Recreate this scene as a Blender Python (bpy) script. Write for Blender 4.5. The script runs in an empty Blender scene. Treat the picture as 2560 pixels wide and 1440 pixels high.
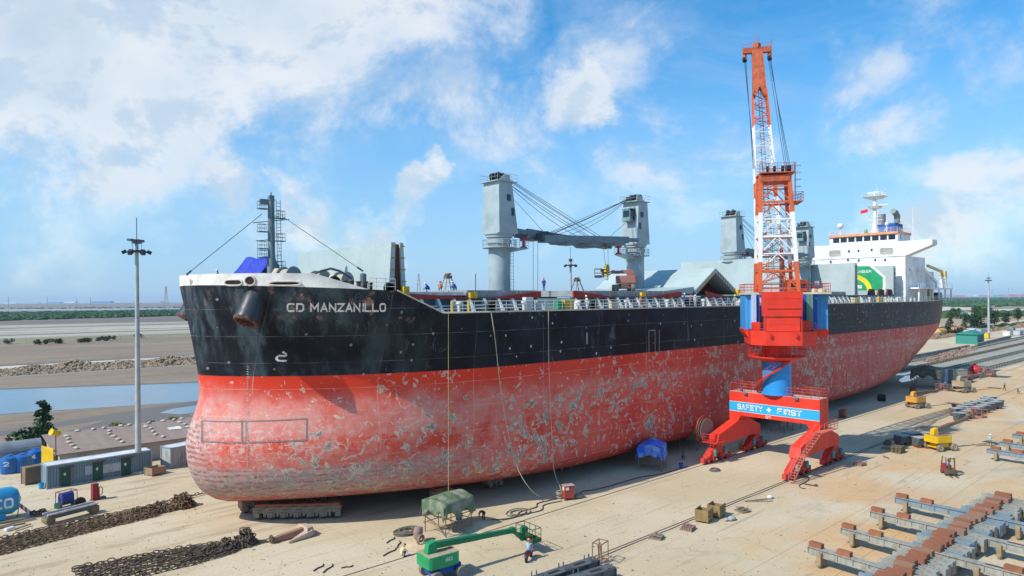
import bpy, bmesh, math, random
from mathutils import Vector, Matrix, Quaternion
R_ = math.radians
rnd = random.Random(11)
sc = bpy.context.scene
COL = sc.collection
PI = math.pi
# ---------------------------------------------------------------- camera
FP, HC, HY = 1706.6667, 21.0, 747.0
AZ, ROLL = R_(47.5), R_(0.42)
FW = Vector((math.cos(AZ), math.sin(AZ), 0)); RT = Vector((math.sin(AZ), -math.cos(AZ), 0)); UP = Vector((0, 0, 1))
cam_d = bpy.data.cameras.new("camera"); cam = bpy.data.objects.new("camera", cam_d); COL.objects.link(cam)
r2 = RT*math.cos(ROLL) - UP*math.sin(ROLL); u2 = RT*math.sin(ROLL) + UP*math.cos(ROLL); b2 = -FW
M = Matrix.Identity(4)
for i in range(3):
    M[i][0], M[i][1], M[i][2] = r2[i], u2[i], b2[i]
M[2][3] = HC
cam.matrix_world = M
cam_d.lens = 24; cam_d.sensor_width = 36; cam_d.shift_y = 27/2560; cam_d.clip_end = 40000; cam_d.clip_start = .5
sc.camera = cam

def ray(x, y):
    dx, dy = x-1280, y-HY; c, s = math.cos(ROLL), math.sin(ROLL)
    lx, ly = dx*c-dy*s, dx*s+dy*c
    return FW + RT*(lx/FP) + UP*(-ly/FP)
def at(x, y, z=0.0):
    d = ray(x, y); return Vector((0, 0, HC)) + d*((z-HC)/d.z)
def aY(x, y, Y):
    d = ray(x, y); return Vector((0, 0, HC)) + d*(Y/d.y)
def aX(x, y, X):
    d = ray(x, y); return Vector((0, 0, HC)) + d*(X/d.x)
def aD(x, y, D):
    return Vector((0, 0, HC)) + ray(x, y)*D
def pj(p):
    D = p[0]*FW.x+p[1]*FW.y; r = p[0]*RT.x+p[1]*RT.y
    lx, ly = FP*r/D, -FP*(p[2]-HC)/D; c, s = math.cos(ROLL), math.sin(ROLL)
    return 1280+lx*c+ly*s, HY-lx*s+ly*c

# ---------------------------------------------------------------- mesh helpers
class MB:
    def __init__(s): s.v = []; s.f = []; s.m = []; s.k = 0
    def mat(s, k): s.k = k; return s
    def add(s, vs, fs):
        b = len(s.v); s.v += [tuple(v) for v in vs]
        for f in fs: s.f.append(tuple(b+i for i in f)); s.m.append(s.k)
        return s
    def hexa(s, p):
        return s.add(p, [(0,3,2,1),(4,5,6,7),(0,1,5,4),(1,2,6,5),(2,3,7,6),(3,0,4,7)])
    def bx(s, x0, x1, y0, y1, z0, z1):
        return s.hexa([(x0,y0,z0),(x1,y0,z0),(x1,y1,z0),(x0,y1,z0),(x0,y0,z1),(x1,y0,z1),(x1,y1,z1),(x0,y1,z1)])
    def box(s, c, sz, rz=0.0, ry=0.0, rx=0.0):
        m = Matrix.Rotation(rz,3,'Z') @ Matrix.Rotation(ry,3,'Y') @ Matrix.Rotation(rx,3,'X'); c = Vector(c)
        a, b, d = sz[0]/2, sz[1]/2, sz[2]/2
        return s.hexa([c + m @ Vector(q) for q in [(-a,-b,-d),(a,-b,-d),(a,b,-d),(-a,b,-d),(-a,-b,d),(a,-b,d),(a,b,d),(-a,b,d)]])
    def bar(s, p0, p1, w, h=None, up=(0,0,1)):
        p0, p1 = Vector(p0), Vector(p1); h = w if h is None else h
        d = (p1-p0)
        if d.length < 1e-6: return s
        d.normalize(); u = Vector(up)
        if abs(d.dot(u)) > .98: u = Vector((1,0,0))
        a = d.cross(u).normalized()*(w/2); b = a.cross(d).normalized()*(h/2)
        return s.hexa([p0-a-b, p0+a-b, p0+a+b, p0-a+b, p1-a-b, p1+a-b, p1+a+b, p1-a+b])
    def tube(s, p0, p1, r, n=8, r1=None, cap=True):
        return s.path([p0, p1], r, n, rs=[r, r if r1 is None else r1], cap=cap)
    def path(s, pts, r, n=6, rs=None, cap=True, closed=False):
        pts = [Vector(p) for p in pts]; m = len(pts)
        base = len(s.v); prev = None
        for i, p in enumerate(pts):
            if closed: d = pts[(i+1) % m]-pts[i-1]
            else: d = pts[min(i+1, m-1)]-pts[max(i-1, 0)]
            if d.length < 1e-9: d = Vector((0,0,1))
            d.normalize()
            if prev is None:
                u = Vector((0,0,1)) if abs(d.z) < .9 else Vector((1,0,0)); a = d.cross(u).normalized()
            else:
                a = prev - d*prev.dot(d)
                a = a.normalized() if a.length > 1e-6 else d.cross(Vector((0,.3,1))).normalized()
            prev = a; b = d.cross(a); q = rs[i] if rs else r
            for j in range(n):
                t = 2*PI*j/n; s.v.append(tuple(p + a*(q*math.cos(t)) + b*(q*math.sin(t))))
        for i in range(m if closed else m-1):
            o, e = base+i*n, base+((i+1) % m)*n
            for j in range(n):
                k = (j+1) % n; s.f.append((o+j, o+k, e+k, e+j)); s.m.append(s.k)
        if cap and not closed:
            s.f.append(tuple(base+j for j in range(n-1,-1,-1))); s.m.append(s.k)
            s.f.append(tuple(base+(m-1)*n+j for j in range(n))); s.m.append(s.k)
        return s
    def lathe(s, prof, c=(0,0,0), n=24, ax='Z', rot=None):
        b = len(s.v); c = Vector(c)
        for r, z in prof:
            for j in range(n):
                t = 2*PI*j/n; q = Vector((r*math.cos(t), r*math.sin(t), z))
                if ax == 'X': q = Vector((q.z, q.x, q.y))
                elif ax == 'Y': q = Vector((q.y, q.z, q.x))
                if rot is not None: q = rot @ q
                s.v.append(tuple(c+q))
        for i in range(len(prof)-1):
            for j in range(n):
                k = (j+1) % n; s.f.append((b+i*n+j, b+i*n+k, b+(i+1)*n+k, b+(i+1)*n+j)); s.m.append(s.k)
        if prof[0][0] > 1e-4: s.f.append(tuple(b+j for j in range(n-1,-1,-1))); s.m.append(s.k)
        if prof[-1][0] > 1e-4: s.f.append(tuple(b+(len(prof)-1)*n+j for j in range(n))); s.m.append(s.k)
        return s
    def prism(s, poly, d, fn):
        """poly: 2D pts; fn(u,v,w) -> 3D ; extruded w in 0..d"""
        n = len(poly)
        return s.add([fn(u,v,0) for u,v in poly]+[fn(u,v,d) for u,v in poly],
            [tuple(range(n-1,-1,-1)), tuple(range(n,2*n))]+[(i,(i+1)%n,n+(i+1)%n,n+i) for i in range(n)])
    def sheet(s, rows):
        m, n = len(rows), len(rows[0]); 
        return s.add([p for r in rows for p in r], [(i*n+j, i*n+j+1, (i+1)*n+j+1, (i+1)*n+j) for i in range(m-1) for j in range(n-1)])
    def ball(s, c, r, n=8, sq=(1,1,1), m=5):
        prof = []
        b = len(s.v)
        s.lathe([(max(1e-5, math.sin(PI*i/m)), -math.cos(PI*i/m)) for i in range(m+1)], (0,0,0), n)
        for i in range(b, len(s.v)):
            q = s.v[i]; s.v[i] = (c[0]+q[0]*r*sq[0], c[1]+q[1]*r*sq[1], c[2]+q[2]*r*sq[2])
        return s
    def rail(s, pts, h=1.05, sp=1.5, r=.028, nr=3, closed=False):
        pts = [Vector(p) for p in pts]; seq = pts+[pts[0]] if closed else pts
        for k in range(1, nr+1):
            for a, b in zip(seq, seq[1:]): s.tube(a+UP*(h*k/nr), b+UP*(h*k/nr), r*(1.15 if k == nr else .8), 5, cap=False)
        for a, b in zip(seq, seq[1:]):
            n = max(1, round((b-a).length/sp))
            for i in range(n): s.tube(a.lerp(b, i/n), a.lerp(b, i/n)+UP*h, r, 5, cap=False)
        if not closed: s.tube(seq[-1], seq[-1]+UP*h, r, 5, cap=False)
        return s
    def ladder(s, p0, p1, w=.45, side=(1,0,0), r=.03, sp=.32):
        p0, p1, a = Vector(p0), Vector(p1), Vector(side).normalized()*(w/2)
        s.tube(p0-a, p1-a, r, 5); s.tube(p0+a, p1+a, r, 5)
        n = max(2, int((p1-p0).length/sp))
        for i in range(1, n): q = p0.lerp(p1, i/n); s.tube(q-a, q+a, r*.8, 4, cap=False)
        return s
    def build(s, name, mats, parent=None, smooth=False, bevel=0):
        me = bpy.data.meshes.new(name)
        me.from_pydata(s.v, [], s.f); me.update()
        for m in (mats if isinstance(mats, (list, tuple)) else [mats]): me.materials.append(getattr(m, "m", m))
        me.polygons.foreach_set('material_index', s.m)
        if smooth:
            me.polygons.foreach_set('use_smooth', [True]*len(me.polygons))
            me.set_sharp_from_angle(angle=R_(38))
        o = bpy.data.objects.new(name, me); COL.objects.link(o)
        if parent is not None: o.parent = parent
        if bevel:
            bv = o.modifiers.new('bevel', 'BEVEL'); bv.width = bevel; bv.segments = 2; bv.limit_method = 'ANGLE'
        return o

def tag(o, label=None, cat=None, group=None, kind=None):
    if label: o['label'] = label
    if cat: o['category'] = cat
    if group: o['group'] = group
    if kind: o['kind'] = kind
    return o
def thing(name, loc, rz=0.0, label=None, cat=None, group=None):
    o = bpy.data.objects.new(name, None); COL.objects.link(o); o.empty_display_size = .3
    o.location = loc; o.rotation_euler = (0,0,rz)
    return tag(o, label, cat, group)
def copy_tree(o, parent=None):
    c = o.copy(); COL.objects.link(c); c.parent = parent
    for ch in list(o.children): copy_tree(ch, c)
    return c
def dup(o, loc, rz=0.0, label=None, group=None):
    c = copy_tree(o); c.location = loc; c.rotation_euler = (0,0,rz)
    if label: c['label'] = label
    if group: c['group'] = group
    return c
STROKE = {'C':[[(.94,.97),(.85,1),(.22,1),(0,.8),(0,.2),(.22,0),(.85,0),(.94,.03)]],'D':[[(0,0),(0,1),(.7,1),(1,.78),(1,.22),(.7,0),(0,0)]],'M':[[(0,0),(0,1),(.5,.35),(1,1),(1,0)]],'A':[[(0,0),(.5,1),(1,0)],[(.2,.3),(.8,.3)]],'N':[[(0,0),(0,1),(1,0),(1,1)]],'Z':[[(0,1),(1,1),(0,0),(1,0)]],'I':[[(.5,0),(.5,1)]],'L':[[(0,1),(0,0),(1,0)]],'O':[[(.2,0),(.8,0),(1,.18),(1,.82),(.8,1),(.2,1),(0,.82),(0,.18),(.2,0)]],
 'S':[[(1,.86),(.8,1),(.2,1),(0,.84),(0,.66),(.2,.52),(.8,.48),(1,.34),(1,.16),(.8,0),(.2,0),(0,.14)]],'F':[[(0,0),(0,1),(1,1)],[(.1,.5),(.8,.5)]],'E':[[(1,0),(0,0),(0,1),(1,1)],[(.1,.5),(.8,.5)]],'T':[[(0,1),(1,1)],[(.5,.93),(.5,0)]],'Y':[[(0,1),(.5,.48),(1,1)],[(.5,.45),(.5,0)]],'R':[[(0,0),(0,1),(.8,1),(1,.86),(1,.62),(.8,.48),(.1,.48)],[(.55,.46),(1,0)]],'W':[[(0,1),(.25,0),(.5,.65),(.75,0),(1,1)]],'G':[[(1,.84),(.8,1),(.2,1),(0,.84),(0,.16),(.2,0),(.8,0),(1,.16),(1,.45),(.55,.45)]],'H':[[(0,0),(0,1)],[(1,0),(1,1)],[(.1,.5),(.9,.5)]],
 '0':[[(.2,0),(.8,0),(1,.18),(1,.82),(.8,1),(.2,1),(0,.82),(0,.18),(.2,0)]],'1':[[(.2,.75),(.6,1),(.6,0)]],'2':[[(0,.84),(.2,1),(.8,1),(1,.84),(1,.62),(0,0),(1,0)]],'4':[[(.75,0),(.75,1),(0,.3),(1,.3)]],'6':[[(.9,1),(.3,1),(0,.7),(0,.16),(.2,0),(.8,0),(1,.16),(1,.42),(.8,.56),(.1,.5)]]}
def text_mb(body, fn, bold=.02, w=.2, ls=1.42, asp=.78):
    """block lettering from mitred strokes; fn(u,v) maps 0..1 to 3D. w = stroke width over letter height"""
    adv = []; x = 0.0
    for ch in body:
        k = .42 if ch == 'I' else (1.15 if ch in 'MW' else 1.0); k = .75 if ch == ' ' else k
        adv.append((x, k)); x += k*ls if ch != ' ' else k
    tot = x-(ls-1.0); mb = MB(); ins = w/2
    for ch, (x0, k) in zip(body, adv):
        for pl in STROKE.get(ch, []):
            P = [Vector(((x0+k*px)*asp, ins+py*(1-w))) for px, py in pl]
            if ch == 'I': P = [Vector(((x0+k*.5)*asp, p.y)) for p in P]
            closed = (P[0]-P[-1]).length < 1e-6
            if closed: P = P[:-1]
            n = len(P); Lq, Rq = [], []
            for i, p in enumerate(P):
                a = P[i-1] if (i > 0 or closed) else None; b = P[(i+1) % n] if (i < n-1 or closed) else None
                d0 = (p-a).normalized() if a is not None else None; d1 = (b-p).normalized() if b is not None else None
                d0 = d0 if d0 is not None else d1; d1 = d1 if d1 is not None else d0
                e = Vector((0,0))
                if not closed and i == 0: e = -d1*(w*.45)
                if not closed and i == n-1: e = d0*(w*.45)
                nn = Vector((-d0.y-d1.y, d0.x+d1.x)); c = max(.42, nn.length/2); nn = nn.normalized()*(w/2/c) if nn.length > 1e-6 else Vector((-d0.y, d0.x))*(w/2)
                Lq.append(p+e+nn); Rq.append(p+e-nn)
            for i in range(n if closed else n-1):
                j = (i+1) % n; sub_ = 3; A, B, Cc, Dd = Lq[i], Lq[j], Rq[j], Rq[i]
                for q in range(sub_):
                    t0, t1 = q/sub_, (q+1)/sub_; quad = [A.lerp(B,t0), Dd.lerp(Cc,t0), Dd.lerp(Cc,t1), A.lerp(B,t1)]
                    mb.add([fn(v.x/(tot*asp), v.y) for v in quad], [(0,1,2,3)])
    return mb

# ---------------------------------------------------------------- material helpers
class NT:
    def __init__(s, name):
        s.m = bpy.data.materials.new(name); s.m.use_nodes = True; s.t = s.m.node_tree; s.t.nodes.clear()
        s.out = s.n('ShaderNodeOutputMaterial'); s.b = s.n('ShaderNodeBsdfPrincipled'); s.l(s.b.outputs[0], s.out.inputs[0])
        s.co = s.n('ShaderNodeTexCoord').outputs['Object']
    def n(s, t, **k):
        o = s.t.nodes.new(t)
        for a, v in k.items(): setattr(o, a, v)
        return o
    def l(s, a, b): s.t.links.new(a, b)
    def noise(s, scale, detail=4, rough=.55, vec=None, sc3=None, dist=0):
        n = s.n('ShaderNodeTexNoise'); n.inputs['Scale'].default_value = scale; n.inputs['Detail'].default_value = detail
        n.inputs['Roughness'].default_value = rough; n.inputs['Distortion'].default_value = dist
        v = vec or s.co
        if sc3:
            mp = s.n('ShaderNodeMapping'); mp.inputs['Scale'].default_value = sc3; s.l(v, mp.inputs[0]); v = mp.outputs[0]
        s.l(v, n.inputs['Vector']); return n.outputs['Fac']
    def ramp(s, v, a, b, lo=0.0, hi=1.0):
        n = s.n('ShaderNodeMapRange'); n.interpolation_type = 'SMOOTHSTEP'
        n.inputs[1].default_value = a; n.inputs[2].default_value = b; n.inputs[3].default_value = lo; n.inputs[4].default_value = hi
        s.l(v, n.inputs[0]); return n.outputs[0]
    def math(s, op, a, b=None, c=None):
        n = s.n('ShaderNodeMath', operation=op)
        for i, q in enumerate((a, b, c)):
            if q is None: continue
            if isinstance(q, (int, float)): n.inputs[i].default_value = q
            else: s.l(q, n.inputs[i])
        return n.outputs[0]
    def mix(s, f, a, b, mode='MIX'):
        n = s.n('ShaderNodeMix', data_type='RGBA', blend_type=mode)
        for i, q in ((0, f), (6, a), (7, b)):
            if isinstance(q, (int, float)): n.inputs[i].default_value = q
            elif isinstance(q, tuple): n.inputs[i].default_value = (*q[:3], 1)
            else: s.l(q, n.inputs[i])
        return n.outputs[2]
    def sep(s, v=None):
        n = s.n('ShaderNodeSeparateXYZ'); s.l(v or s.co, n.inputs[0]); return n.outputs
    def bump(s, h, dist=.02, st=.5):
        n = s.n('ShaderNodeBump'); n.inputs['Distance'].default_value = dist; n.inputs['Strength'].default_value = st
        s.l(h, n.inputs['Height']); s.l(n.outputs[0], s.b.inputs['Normal'])
    def fin(s, col=None, rough=.6, metal=0.0, spec=.4):
        if isinstance(col, tuple): s.b.inputs['Base Color'].default_value = (*col, 1)
        elif col is not None: s.l(col, s.b.inputs['Base Color'])
        if isinstance(rough, (int, float)): s.b.inputs['Roughness'].default_value = rough
        else: s.l(rough, s.b.inputs['Roughness'])
        s.b.inputs['Metallic'].default_value = metal; s.b.inputs['Specular IOR Level'].default_value = spec
        return s.m
def srgb(r, g, b):
    f = lambda c: (c/255/12.92 if c/255 <= .04045 else ((c/255+.055)/1.055)**2.4)
    return (f(r), f(g), f(b))
def paint(name, col, rough=.5, dirt=.35, dcol=(.19,.12,.075), sc_=1.3, metal=0.0, var=.18, streak=True, lo=.5, hi=.75):
    t = NT(name)
    a = t.noise(sc_*.6, 3); c = t.mix(t.ramp(a, .3, .7), tuple(x*(1-var) for x in col), tuple(min(1, x*(1+var*.6)) for x in col))
    d = t.noise(sc_*2.2, 6, .65, sc3=(1,1,.28) if streak else None)
    c = t.mix(t.math('MULTIPLY', t.ramp(d, lo, hi), dirt), c, dcol)
    f = t.noise(sc_*14, 3, .6)
    c = t.mix(t.ramp(f, .35, .65, 0, .16), c, tuple(x*.5 for x in col))
    t.bump(f, .01, .25)
    return t.fin(c, t.ramp(d, .4, .8, rough, min(1, rough+.25)), metal)
WHITE = paint('white_paint', (.78,.77,.74), .45, .3)
WHITED = paint('weathered_white_paint', (.7,.69,.66), .55, .55, (.25,.13,.07), 1.6)
JIBSHADE = paint('jib_shaded_grey', (.15,.215,.25), .45, .35, (.26,.24,.2), .8)  # darker copy of the crane grey: shade on the jib's side put into its colour
SHIPGREY = paint('pale_grey_green_paint', (.22,.31,.33), .5, .4, (.28,.27,.23), .8)
CRANEGREY = paint('blue_grey_paint', (.36,.43,.44), .45, .3, (.33,.38,.39), .6, lo=.55)
DARKGREY = paint('dark_grey_steel', (.10,.125,.14), .55, .4)
BLACKP = paint('black_rubber', (.02,.02,.022), .8, .35, (.12,.1,.08), 2)
RUST = paint('rusty_steel', (.19,.075,.035), .8, .6, (.07,.04,.025), 2.2)
RUSTD = paint('dark_rusty_steel', (.11,.062,.042), .85, .5, (.2,.13,.08), 2.2)
HOLDRED = paint('hold_red_primer', (.42,.035,.022), .6, .45, (.2,.09,.05), 1.2)
HOLDDARK = paint('dark_hold_red', (.09,.014,.012), .7, .4, (.03,.015,.012), 1.2)
CRED = paint('crane_red_paint', (.82,.042,.018), .5, .42, (.46,.075,.05), .9, var=.16, lo=.48, hi=.68)
CREDD = paint('weathered_crane_red', (.60,.042,.026), .55, .5, (.22,.075,.045), 1.4)
CORANGE = paint('faded_orange_paint', (.60,.115,.04), .55, .5, (.2,.07,.04), 1.1)
CBLUE = paint('crane_blue_paint', (.03,.30,.72), .4, .2, (.05,.2,.45), .6, var=.1)
SIGNBLUE = paint('sign_blue_paint', (.03,.42,.75), .4, .12, (.05,.2,.45), .6, var=.08)
DBLUE = paint('deep_blue_paint', (.015,.075,.38), .42, .3, (.03,.03,.08), 1)
YEL = paint('yellow_paint', (.80,.50,.012), .45, .3, (.3,.18,.05), 1)
YELO = paint('orange_yellow_paint', (.72,.36,.05), .5, .45, (.3,.18,.09), 1)
GRN = paint('green_paint', (.01,.30,.105), .4, .25, (.02,.12,.06), 1)
GRND = paint('dark_green_paint', (.012,.085,.06), .55, .3, (.02,.05,.04), 1)
PINKRED = paint('faded_red_lift_paint', (.36,.15,.12), .7, .5, (.3,.22,.17), 1)
TANP = paint('tan_dusty_paint', (.42,.35,.24), .75, .5, (.24,.18,.12), 1)
TIMBER = paint('red_timber', (.33,.125,.065), .85, .65, (.17,.10,.065), 1.2)
WOOD = paint('grey_wood', (.30,.235,.16), .85, .55, (.13,.1,.07), 3)
SCAF = paint('scaffold_pipe', (.25,.17,.12), .7, .5, (.12,.07,.05), 3)
CHAIN = paint('rusty_chain', (.16,.105,.065), .8, .7, (.30,.185,.09), 1.1, streak=False, lo=.42, hi=.62)
CHAIND = paint('dark_chain', (.13,.09,.062), .75, .6, (.26,.18,.10), 1.1, streak=False)
CONC = paint('concrete', (.46,.43,.37), .9, .4, (.25,.22,.18), 1)
CONCD = paint('stained_concrete', (.26,.235,.20), .9, .5, (.14,.13,.11), .6)
GALV = paint('galvanised_steel', (.42,.47,.47), .45, .3, (.3,.26,.2), 1)
BEAMB = paint('blue_grey_beam_paint', (.20,.28,.33), .6, .75, (.33,.27,.2), 1.5, lo=.44, hi=.66)
BEAMG = paint('grey_green_beam_paint', (.35,.355,.31), .65, .7, (.24,.17,.1), 1.5, lo=.44, hi=.66)
BEAMK = paint('dark_slate_beam_paint', (.10,.115,.125), .5, .35, (.28,.26,.22), 1.2)
CREAM = paint('cream_paint', (.66,.56,.40), .6, .45, (.3,.2,.12), 1)
ORANGE = paint('orange_band_paint', (.85,.36,.17), .5, .2)
EMGREEN = paint('emblem_green', (.012,.35,.13), .5, .2, (.1,.2,.12), .8)
EMYEL = paint('emblem_yellow', (.86,.66,.02), .5, .15, (.4,.3,.05), .8)
GLASSD = NT('dark_glass').fin((.015,.025,.035), .08, 0, .6)
TEAL = paint('teal_motor_paint', (.06,.33,.30), .5, .3)
TANKB = paint('water_tank_blue', (.015,.14,.42), .35, .25, (.05,.12,.25), 1)
TANKL = paint('light_blue_tank', (.04,.36,.62), .35, .3, (.1,.22,.3), .8)
SAND = paint('pale_sand', (.62,.48,.30), .95, .3, (.45,.3,.16), 1, streak=False)
BAG = paint('sandbag', (.66,.60,.48), .95, .4, (.4,.33,.25), 2, streak=False)
BIN = paint('rusty_yellow_bin', (.30,.20,.085), .8, .7, (.16,.085,.04), 1.6)
ROPE = paint('pale_rope', (.52,.45,.33), .9, .2)
HOSE = paint('grey_hose', (.16,.145,.12), .8, .3)
SKIN = NT('skin').fin((.36,.19,.12), .6)
HAIR = NT('black_hair').fin((.012,.010,.009), .6)
def cloth(name, col): return paint(name, col, .9, .25, tuple(x*.5 for x in col), 3, streak=False)
C_BLUE = cloth('blue_overall', (.02,.05,.30)); C_WHITE = cloth('white_overall', (.6,.6,.58)); C_GREY = cloth('grey_work_clothes', (.27,.28,.29))
C_DARK = cloth('dark_clothes', (.035,.035,.042)); C_LBLUE = cloth('light_blue_shirt', (.36,.52,.66)); C_OR = cloth('orange_overall', (.62,.22,.12))
C_YEL = cloth('yellow_shirt', (.68,.6,.33)); C_GREEN = cloth('green_jacket', (.07,.09,.035)); C_JEAN = cloth('blue_shorts', (.03,.06,.35)); C_KHAKI = cloth('khaki_trousers', (.2,.16,.07))
H_WHITE = NT('white_helmet').fin((.8,.8,.8), .3); H_OR = NT('orange_helmet').fin((.8,.2,.05), .3); H_YEL = NT('yellow_helmet').fin((.8,.55,.03), .3)

def tarp_mat(name, col, hi):
    t = NT(name); a = t.noise(.8, 5, .6); c = t.mix(t.ramp(a, .42, .62), col, hi)
    b = t.noise(6, 4); t.bump(t.noise(2.5, 4, .6, dist=.6), .12, .8)
    return t.fin(t.mix(t.ramp(b, .4, .7, 0, .25), c, tuple(x*.5 for x in col)), .6)
TARPG = tarp_mat('green_canvas', (.10,.16,.085), (.26,.26,.19)); TARPB = tarp_mat('blue_tarpaulin', (.015,.12,.66), (.25,.36,.62)); TARPK = tarp_mat('dark_canvas', (.05,.055,.04), (.1,.1,.08))
TARPR = tarp_mat('royal_blue_tarpaulin', (.01,.03,.40), (.02,.06,.5))

def corr(name, col, per=.28, ax=0, dirt=.5, dcol=(.2,.13,.08), depth=.05):
    t = NT(name); x = t.sep()[ax]
    w = t.math('SINE', t.math('MULTIPLY', x, 2*PI/per))
    a = t.noise(1.2, 5, .6, sc3=(1,1,.35)); c = t.mix(t.math('MULTIPLY', t.ramp(a, .48, .72), dirt), col, dcol)
    c = t.mix(t.ramp(t.noise(9, 3), .4, .7, 0, .2), c, tuple(q*.6 for q in col))
    t.bump(w, depth, 1.0)
    return t.fin(c, .6)
CONTB = corr('blue_grey_corrugated', (.16,.27,.33)); CONTW = corr('pale_corrugated', (.42,.44,.44))
HOUSEB = corr('blue_corrugated', (.05,.28,.60), .45, 1, .25, (.02,.06,.25), .02); HOUSEG = corr('green_corrugated', (.10,.25,.18), .4, 1, .2, depth=.02)
HOUSEL = corr('pale_blue_panel', (.40,.58,.78), .6, 1, .2, depth=.01); HOUSED = corr('deep_blue_panel', (.02,.07,.40), .6, 1, .4, (.05,.2,.5), .01)
ROOFM = corr('brown_sheet_roof', (.31,.225,.18), 1.6, 0, .4, (.17,.11,.085), .012)
GREENSHED = corr('green_sheet_metal', (.03,.24,.2), .5, 0, .2)

# ---------------------------------------------------------------- hull
def hull_mat():
    t = NT('ship_hull_paint'); x, y, z = t.sep()
    wob = t.noise(.5, 2); 
    # base bands
    blk = t.mix(t.ramp(t.noise(.22, 5, .6), .35, .7), (.006,.007,.012), (.016,.021,.030))
    bow = t.ramp(x, 3, 22, 1, 0); bow2 = t.ramp(x, 1, 40, 1, 0); stern = t.ramp(x, 70, 150)
    blk = t.mix(t.math('MULTIPLY', bow, t.ramp(t.noise(.35, 5, .65, sc3=(1,1,.3)), .42, .66, 0, .75)), blk, (.10,.145,.165))
    blk = t.mix(t.math('MULTIPLY', stern, .55), blk, (.030,.036,.045))
    rub = t.ramp(t.noise(.55, 6, .7, sc3=(1,1,.45)), .62, .76, 0, .6)
    blk = t.mix(t.math('MULTIPLY', rub, t.ramp(x, 8, 20, .4, .9)), blk, (.10,.09,.11))
    rustb = t.math('MULTIPLY', t.ramp(t.noise(.7, 7, .68), .56, .66), t.math('MULTIPLY', t.math('MULTIPLY', t.ramp(z, 18.2, 20.4), t.ramp(x, 4, 9, .3, 1)), t.ramp(x, 20, 26, 1, .1)))
    blk = t.mix(t.math('MULTIPLY', rustb, .85), blk, (.42,.21,.16))
    sc_ = t.math('MULTIPLY', t.ramp(t.noise(1.1, 8, .75, sc3=(1,1,.28), dist=.6), .575, .64), t.ramp(t.noise(.11, 3), .40, .58)); blk = t.mix(t.math('MULTIPLY', sc_, .5), blk, (.15,.17,.20))
    ln_ = t.math('MULTIPLY', t.ramp(t.noise(2.6, 8, .8, sc3=(1,1,.12)), .63, .67), t.math('MULTIPLY', t.ramp(x, 30, 60), t.ramp(z, 14, 17.5, 1, .25))); blk = t.mix(t.math('MULTIPLY', ln_, .6), blk, (.34,.28,.25))
    spn = t.noise(1.1, 2, .5); 
    vo = t.n('ShaderNodeTexVoronoi'); vo.inputs['Scale'].default_value = .95; mp = t.n('ShaderNodeMapping'); mp.inputs['Scale'].default_value = (1,.4,.75)
    t.l(t.co, mp.inputs[0]); t.l(mp.outputs[0], vo.inputs['Vector'])
    spot = t.math('MULTIPLY', t.ramp(vo.outputs['Distance'], .085, .125, 1, 0), t.ramp(t.noise(.35, 2), .40, .52))
    spot = t.math('MULTIPLY', spot, t.ramp(x, 14, 30, .35, 1))
    vs = t.n('ShaderNodeTexVoronoi'); vs.inputs['Scale'].default_value = 1.5; t.l(mp.outputs[0], vs.inputs['Vector']); spot = t.math('MAXIMUM', spot, t.math('MULTIPLY', t.ramp(vs.outputs['Distance'], .11, .15, 1, 0), t.math('MULTIPLY', t.ramp(x, 95, 125), t.ramp(t.noise(.25, 3), .42, .55))))
    # red
    red = t.mix(t.ramp(t.noise(.3, 5, .6), .3, .7), (.62,.050,.030), (.72,.095,.058))
    red = t.mix(t.math('MULTIPLY', t.ramp(x, 45, 95), .75), red, (.52,.056,.042))
    red = t.mix(t.math('MULTIPLY', t.ramp(z, 12.2, 13.4), t.ramp(x, 70, 20, 0, .9)), red, (.74,.05,.022))
    # faded pink band above the second weld
    zz = t.math('ADD', z, t.math('MULTIPLY', wob, 1.1))
    band = t.math('MULTIPLY', t.ramp(zz, 8.9, 9.15), t.ramp(zz, 11.0, 13.0, 1, 0))
    fade = t.math('MULTIPLY', band, t.math('MULTIPLY', t.ramp(t.noise(.45, 6, .7), .3, .62, .25, 1), t.ramp(x, 20, 66, .62, .15)))
    red = t.mix(fade, red, (.62,.235,.19))
    chk = t.math('MULTIPLY', t.ramp(t.noise(.42, 9, .78), .40, .60), t.math('MULTIPLY', t.ramp(x, 16, 48, 1, .14), t.math('MULTIPLY', t.ramp(z, 2.5, 4), t.ramp(zz, 11.8, 13.6, 1, 0))))
    red = t.mix(t.math('MULTIPLY', chk, .5), red, (.66,.34,.28))
    hs_ = t.math('MULTIPLY', t.ramp(t.noise(1.1, 9, .8, sc3=(.3,.6,2.6), dist=.5), .575, .61), t.math('MULTIPLY', t.ramp(x, 25, 60, 1, .45), t.ramp(zz, 11.5, 13, 1, 0)))
    red = t.mix(t.math('MULTIPLY', hs_, .6), red, (.64,.47,.41))
    dusk = t.ramp(z, 1.5, 4.2, .55, 0)  # unworn, deeper red paint towards the keel
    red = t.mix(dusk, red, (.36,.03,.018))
    red = t.mix(t.math('MULTIPLY', stern, t.ramp(t.noise(.7, 6, .7, sc3=(1,1,.3)), .38, .66, .1, .6)), red, (.40,.26,.22))
    # pale bow nose
    nose = t.ramp(x, .3, 6.5, 1, 0)
    nz = t.math('MULTIPLY', nose, t.math('MULTIPLY', t.ramp(z, 7.0, 9.5), t.ramp(z, 12.2, 14.2, 1, 0)))
    red = t.mix(t.math('MULTIPLY', nz, t.ramp(t.noise(.7, 6, .7), .35, .65, .1, .6)), red, (.58,.40,.37))
    scr = t.noise(1.6, 5, .75, sc3=(1.5,1.5,5), dist=1.5)
    low = t.math('MULTIPLY', t.ramp(zz, 3.0, 3.9), t.ramp(zz, 6.0, 6.6, 1, 0))
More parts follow.
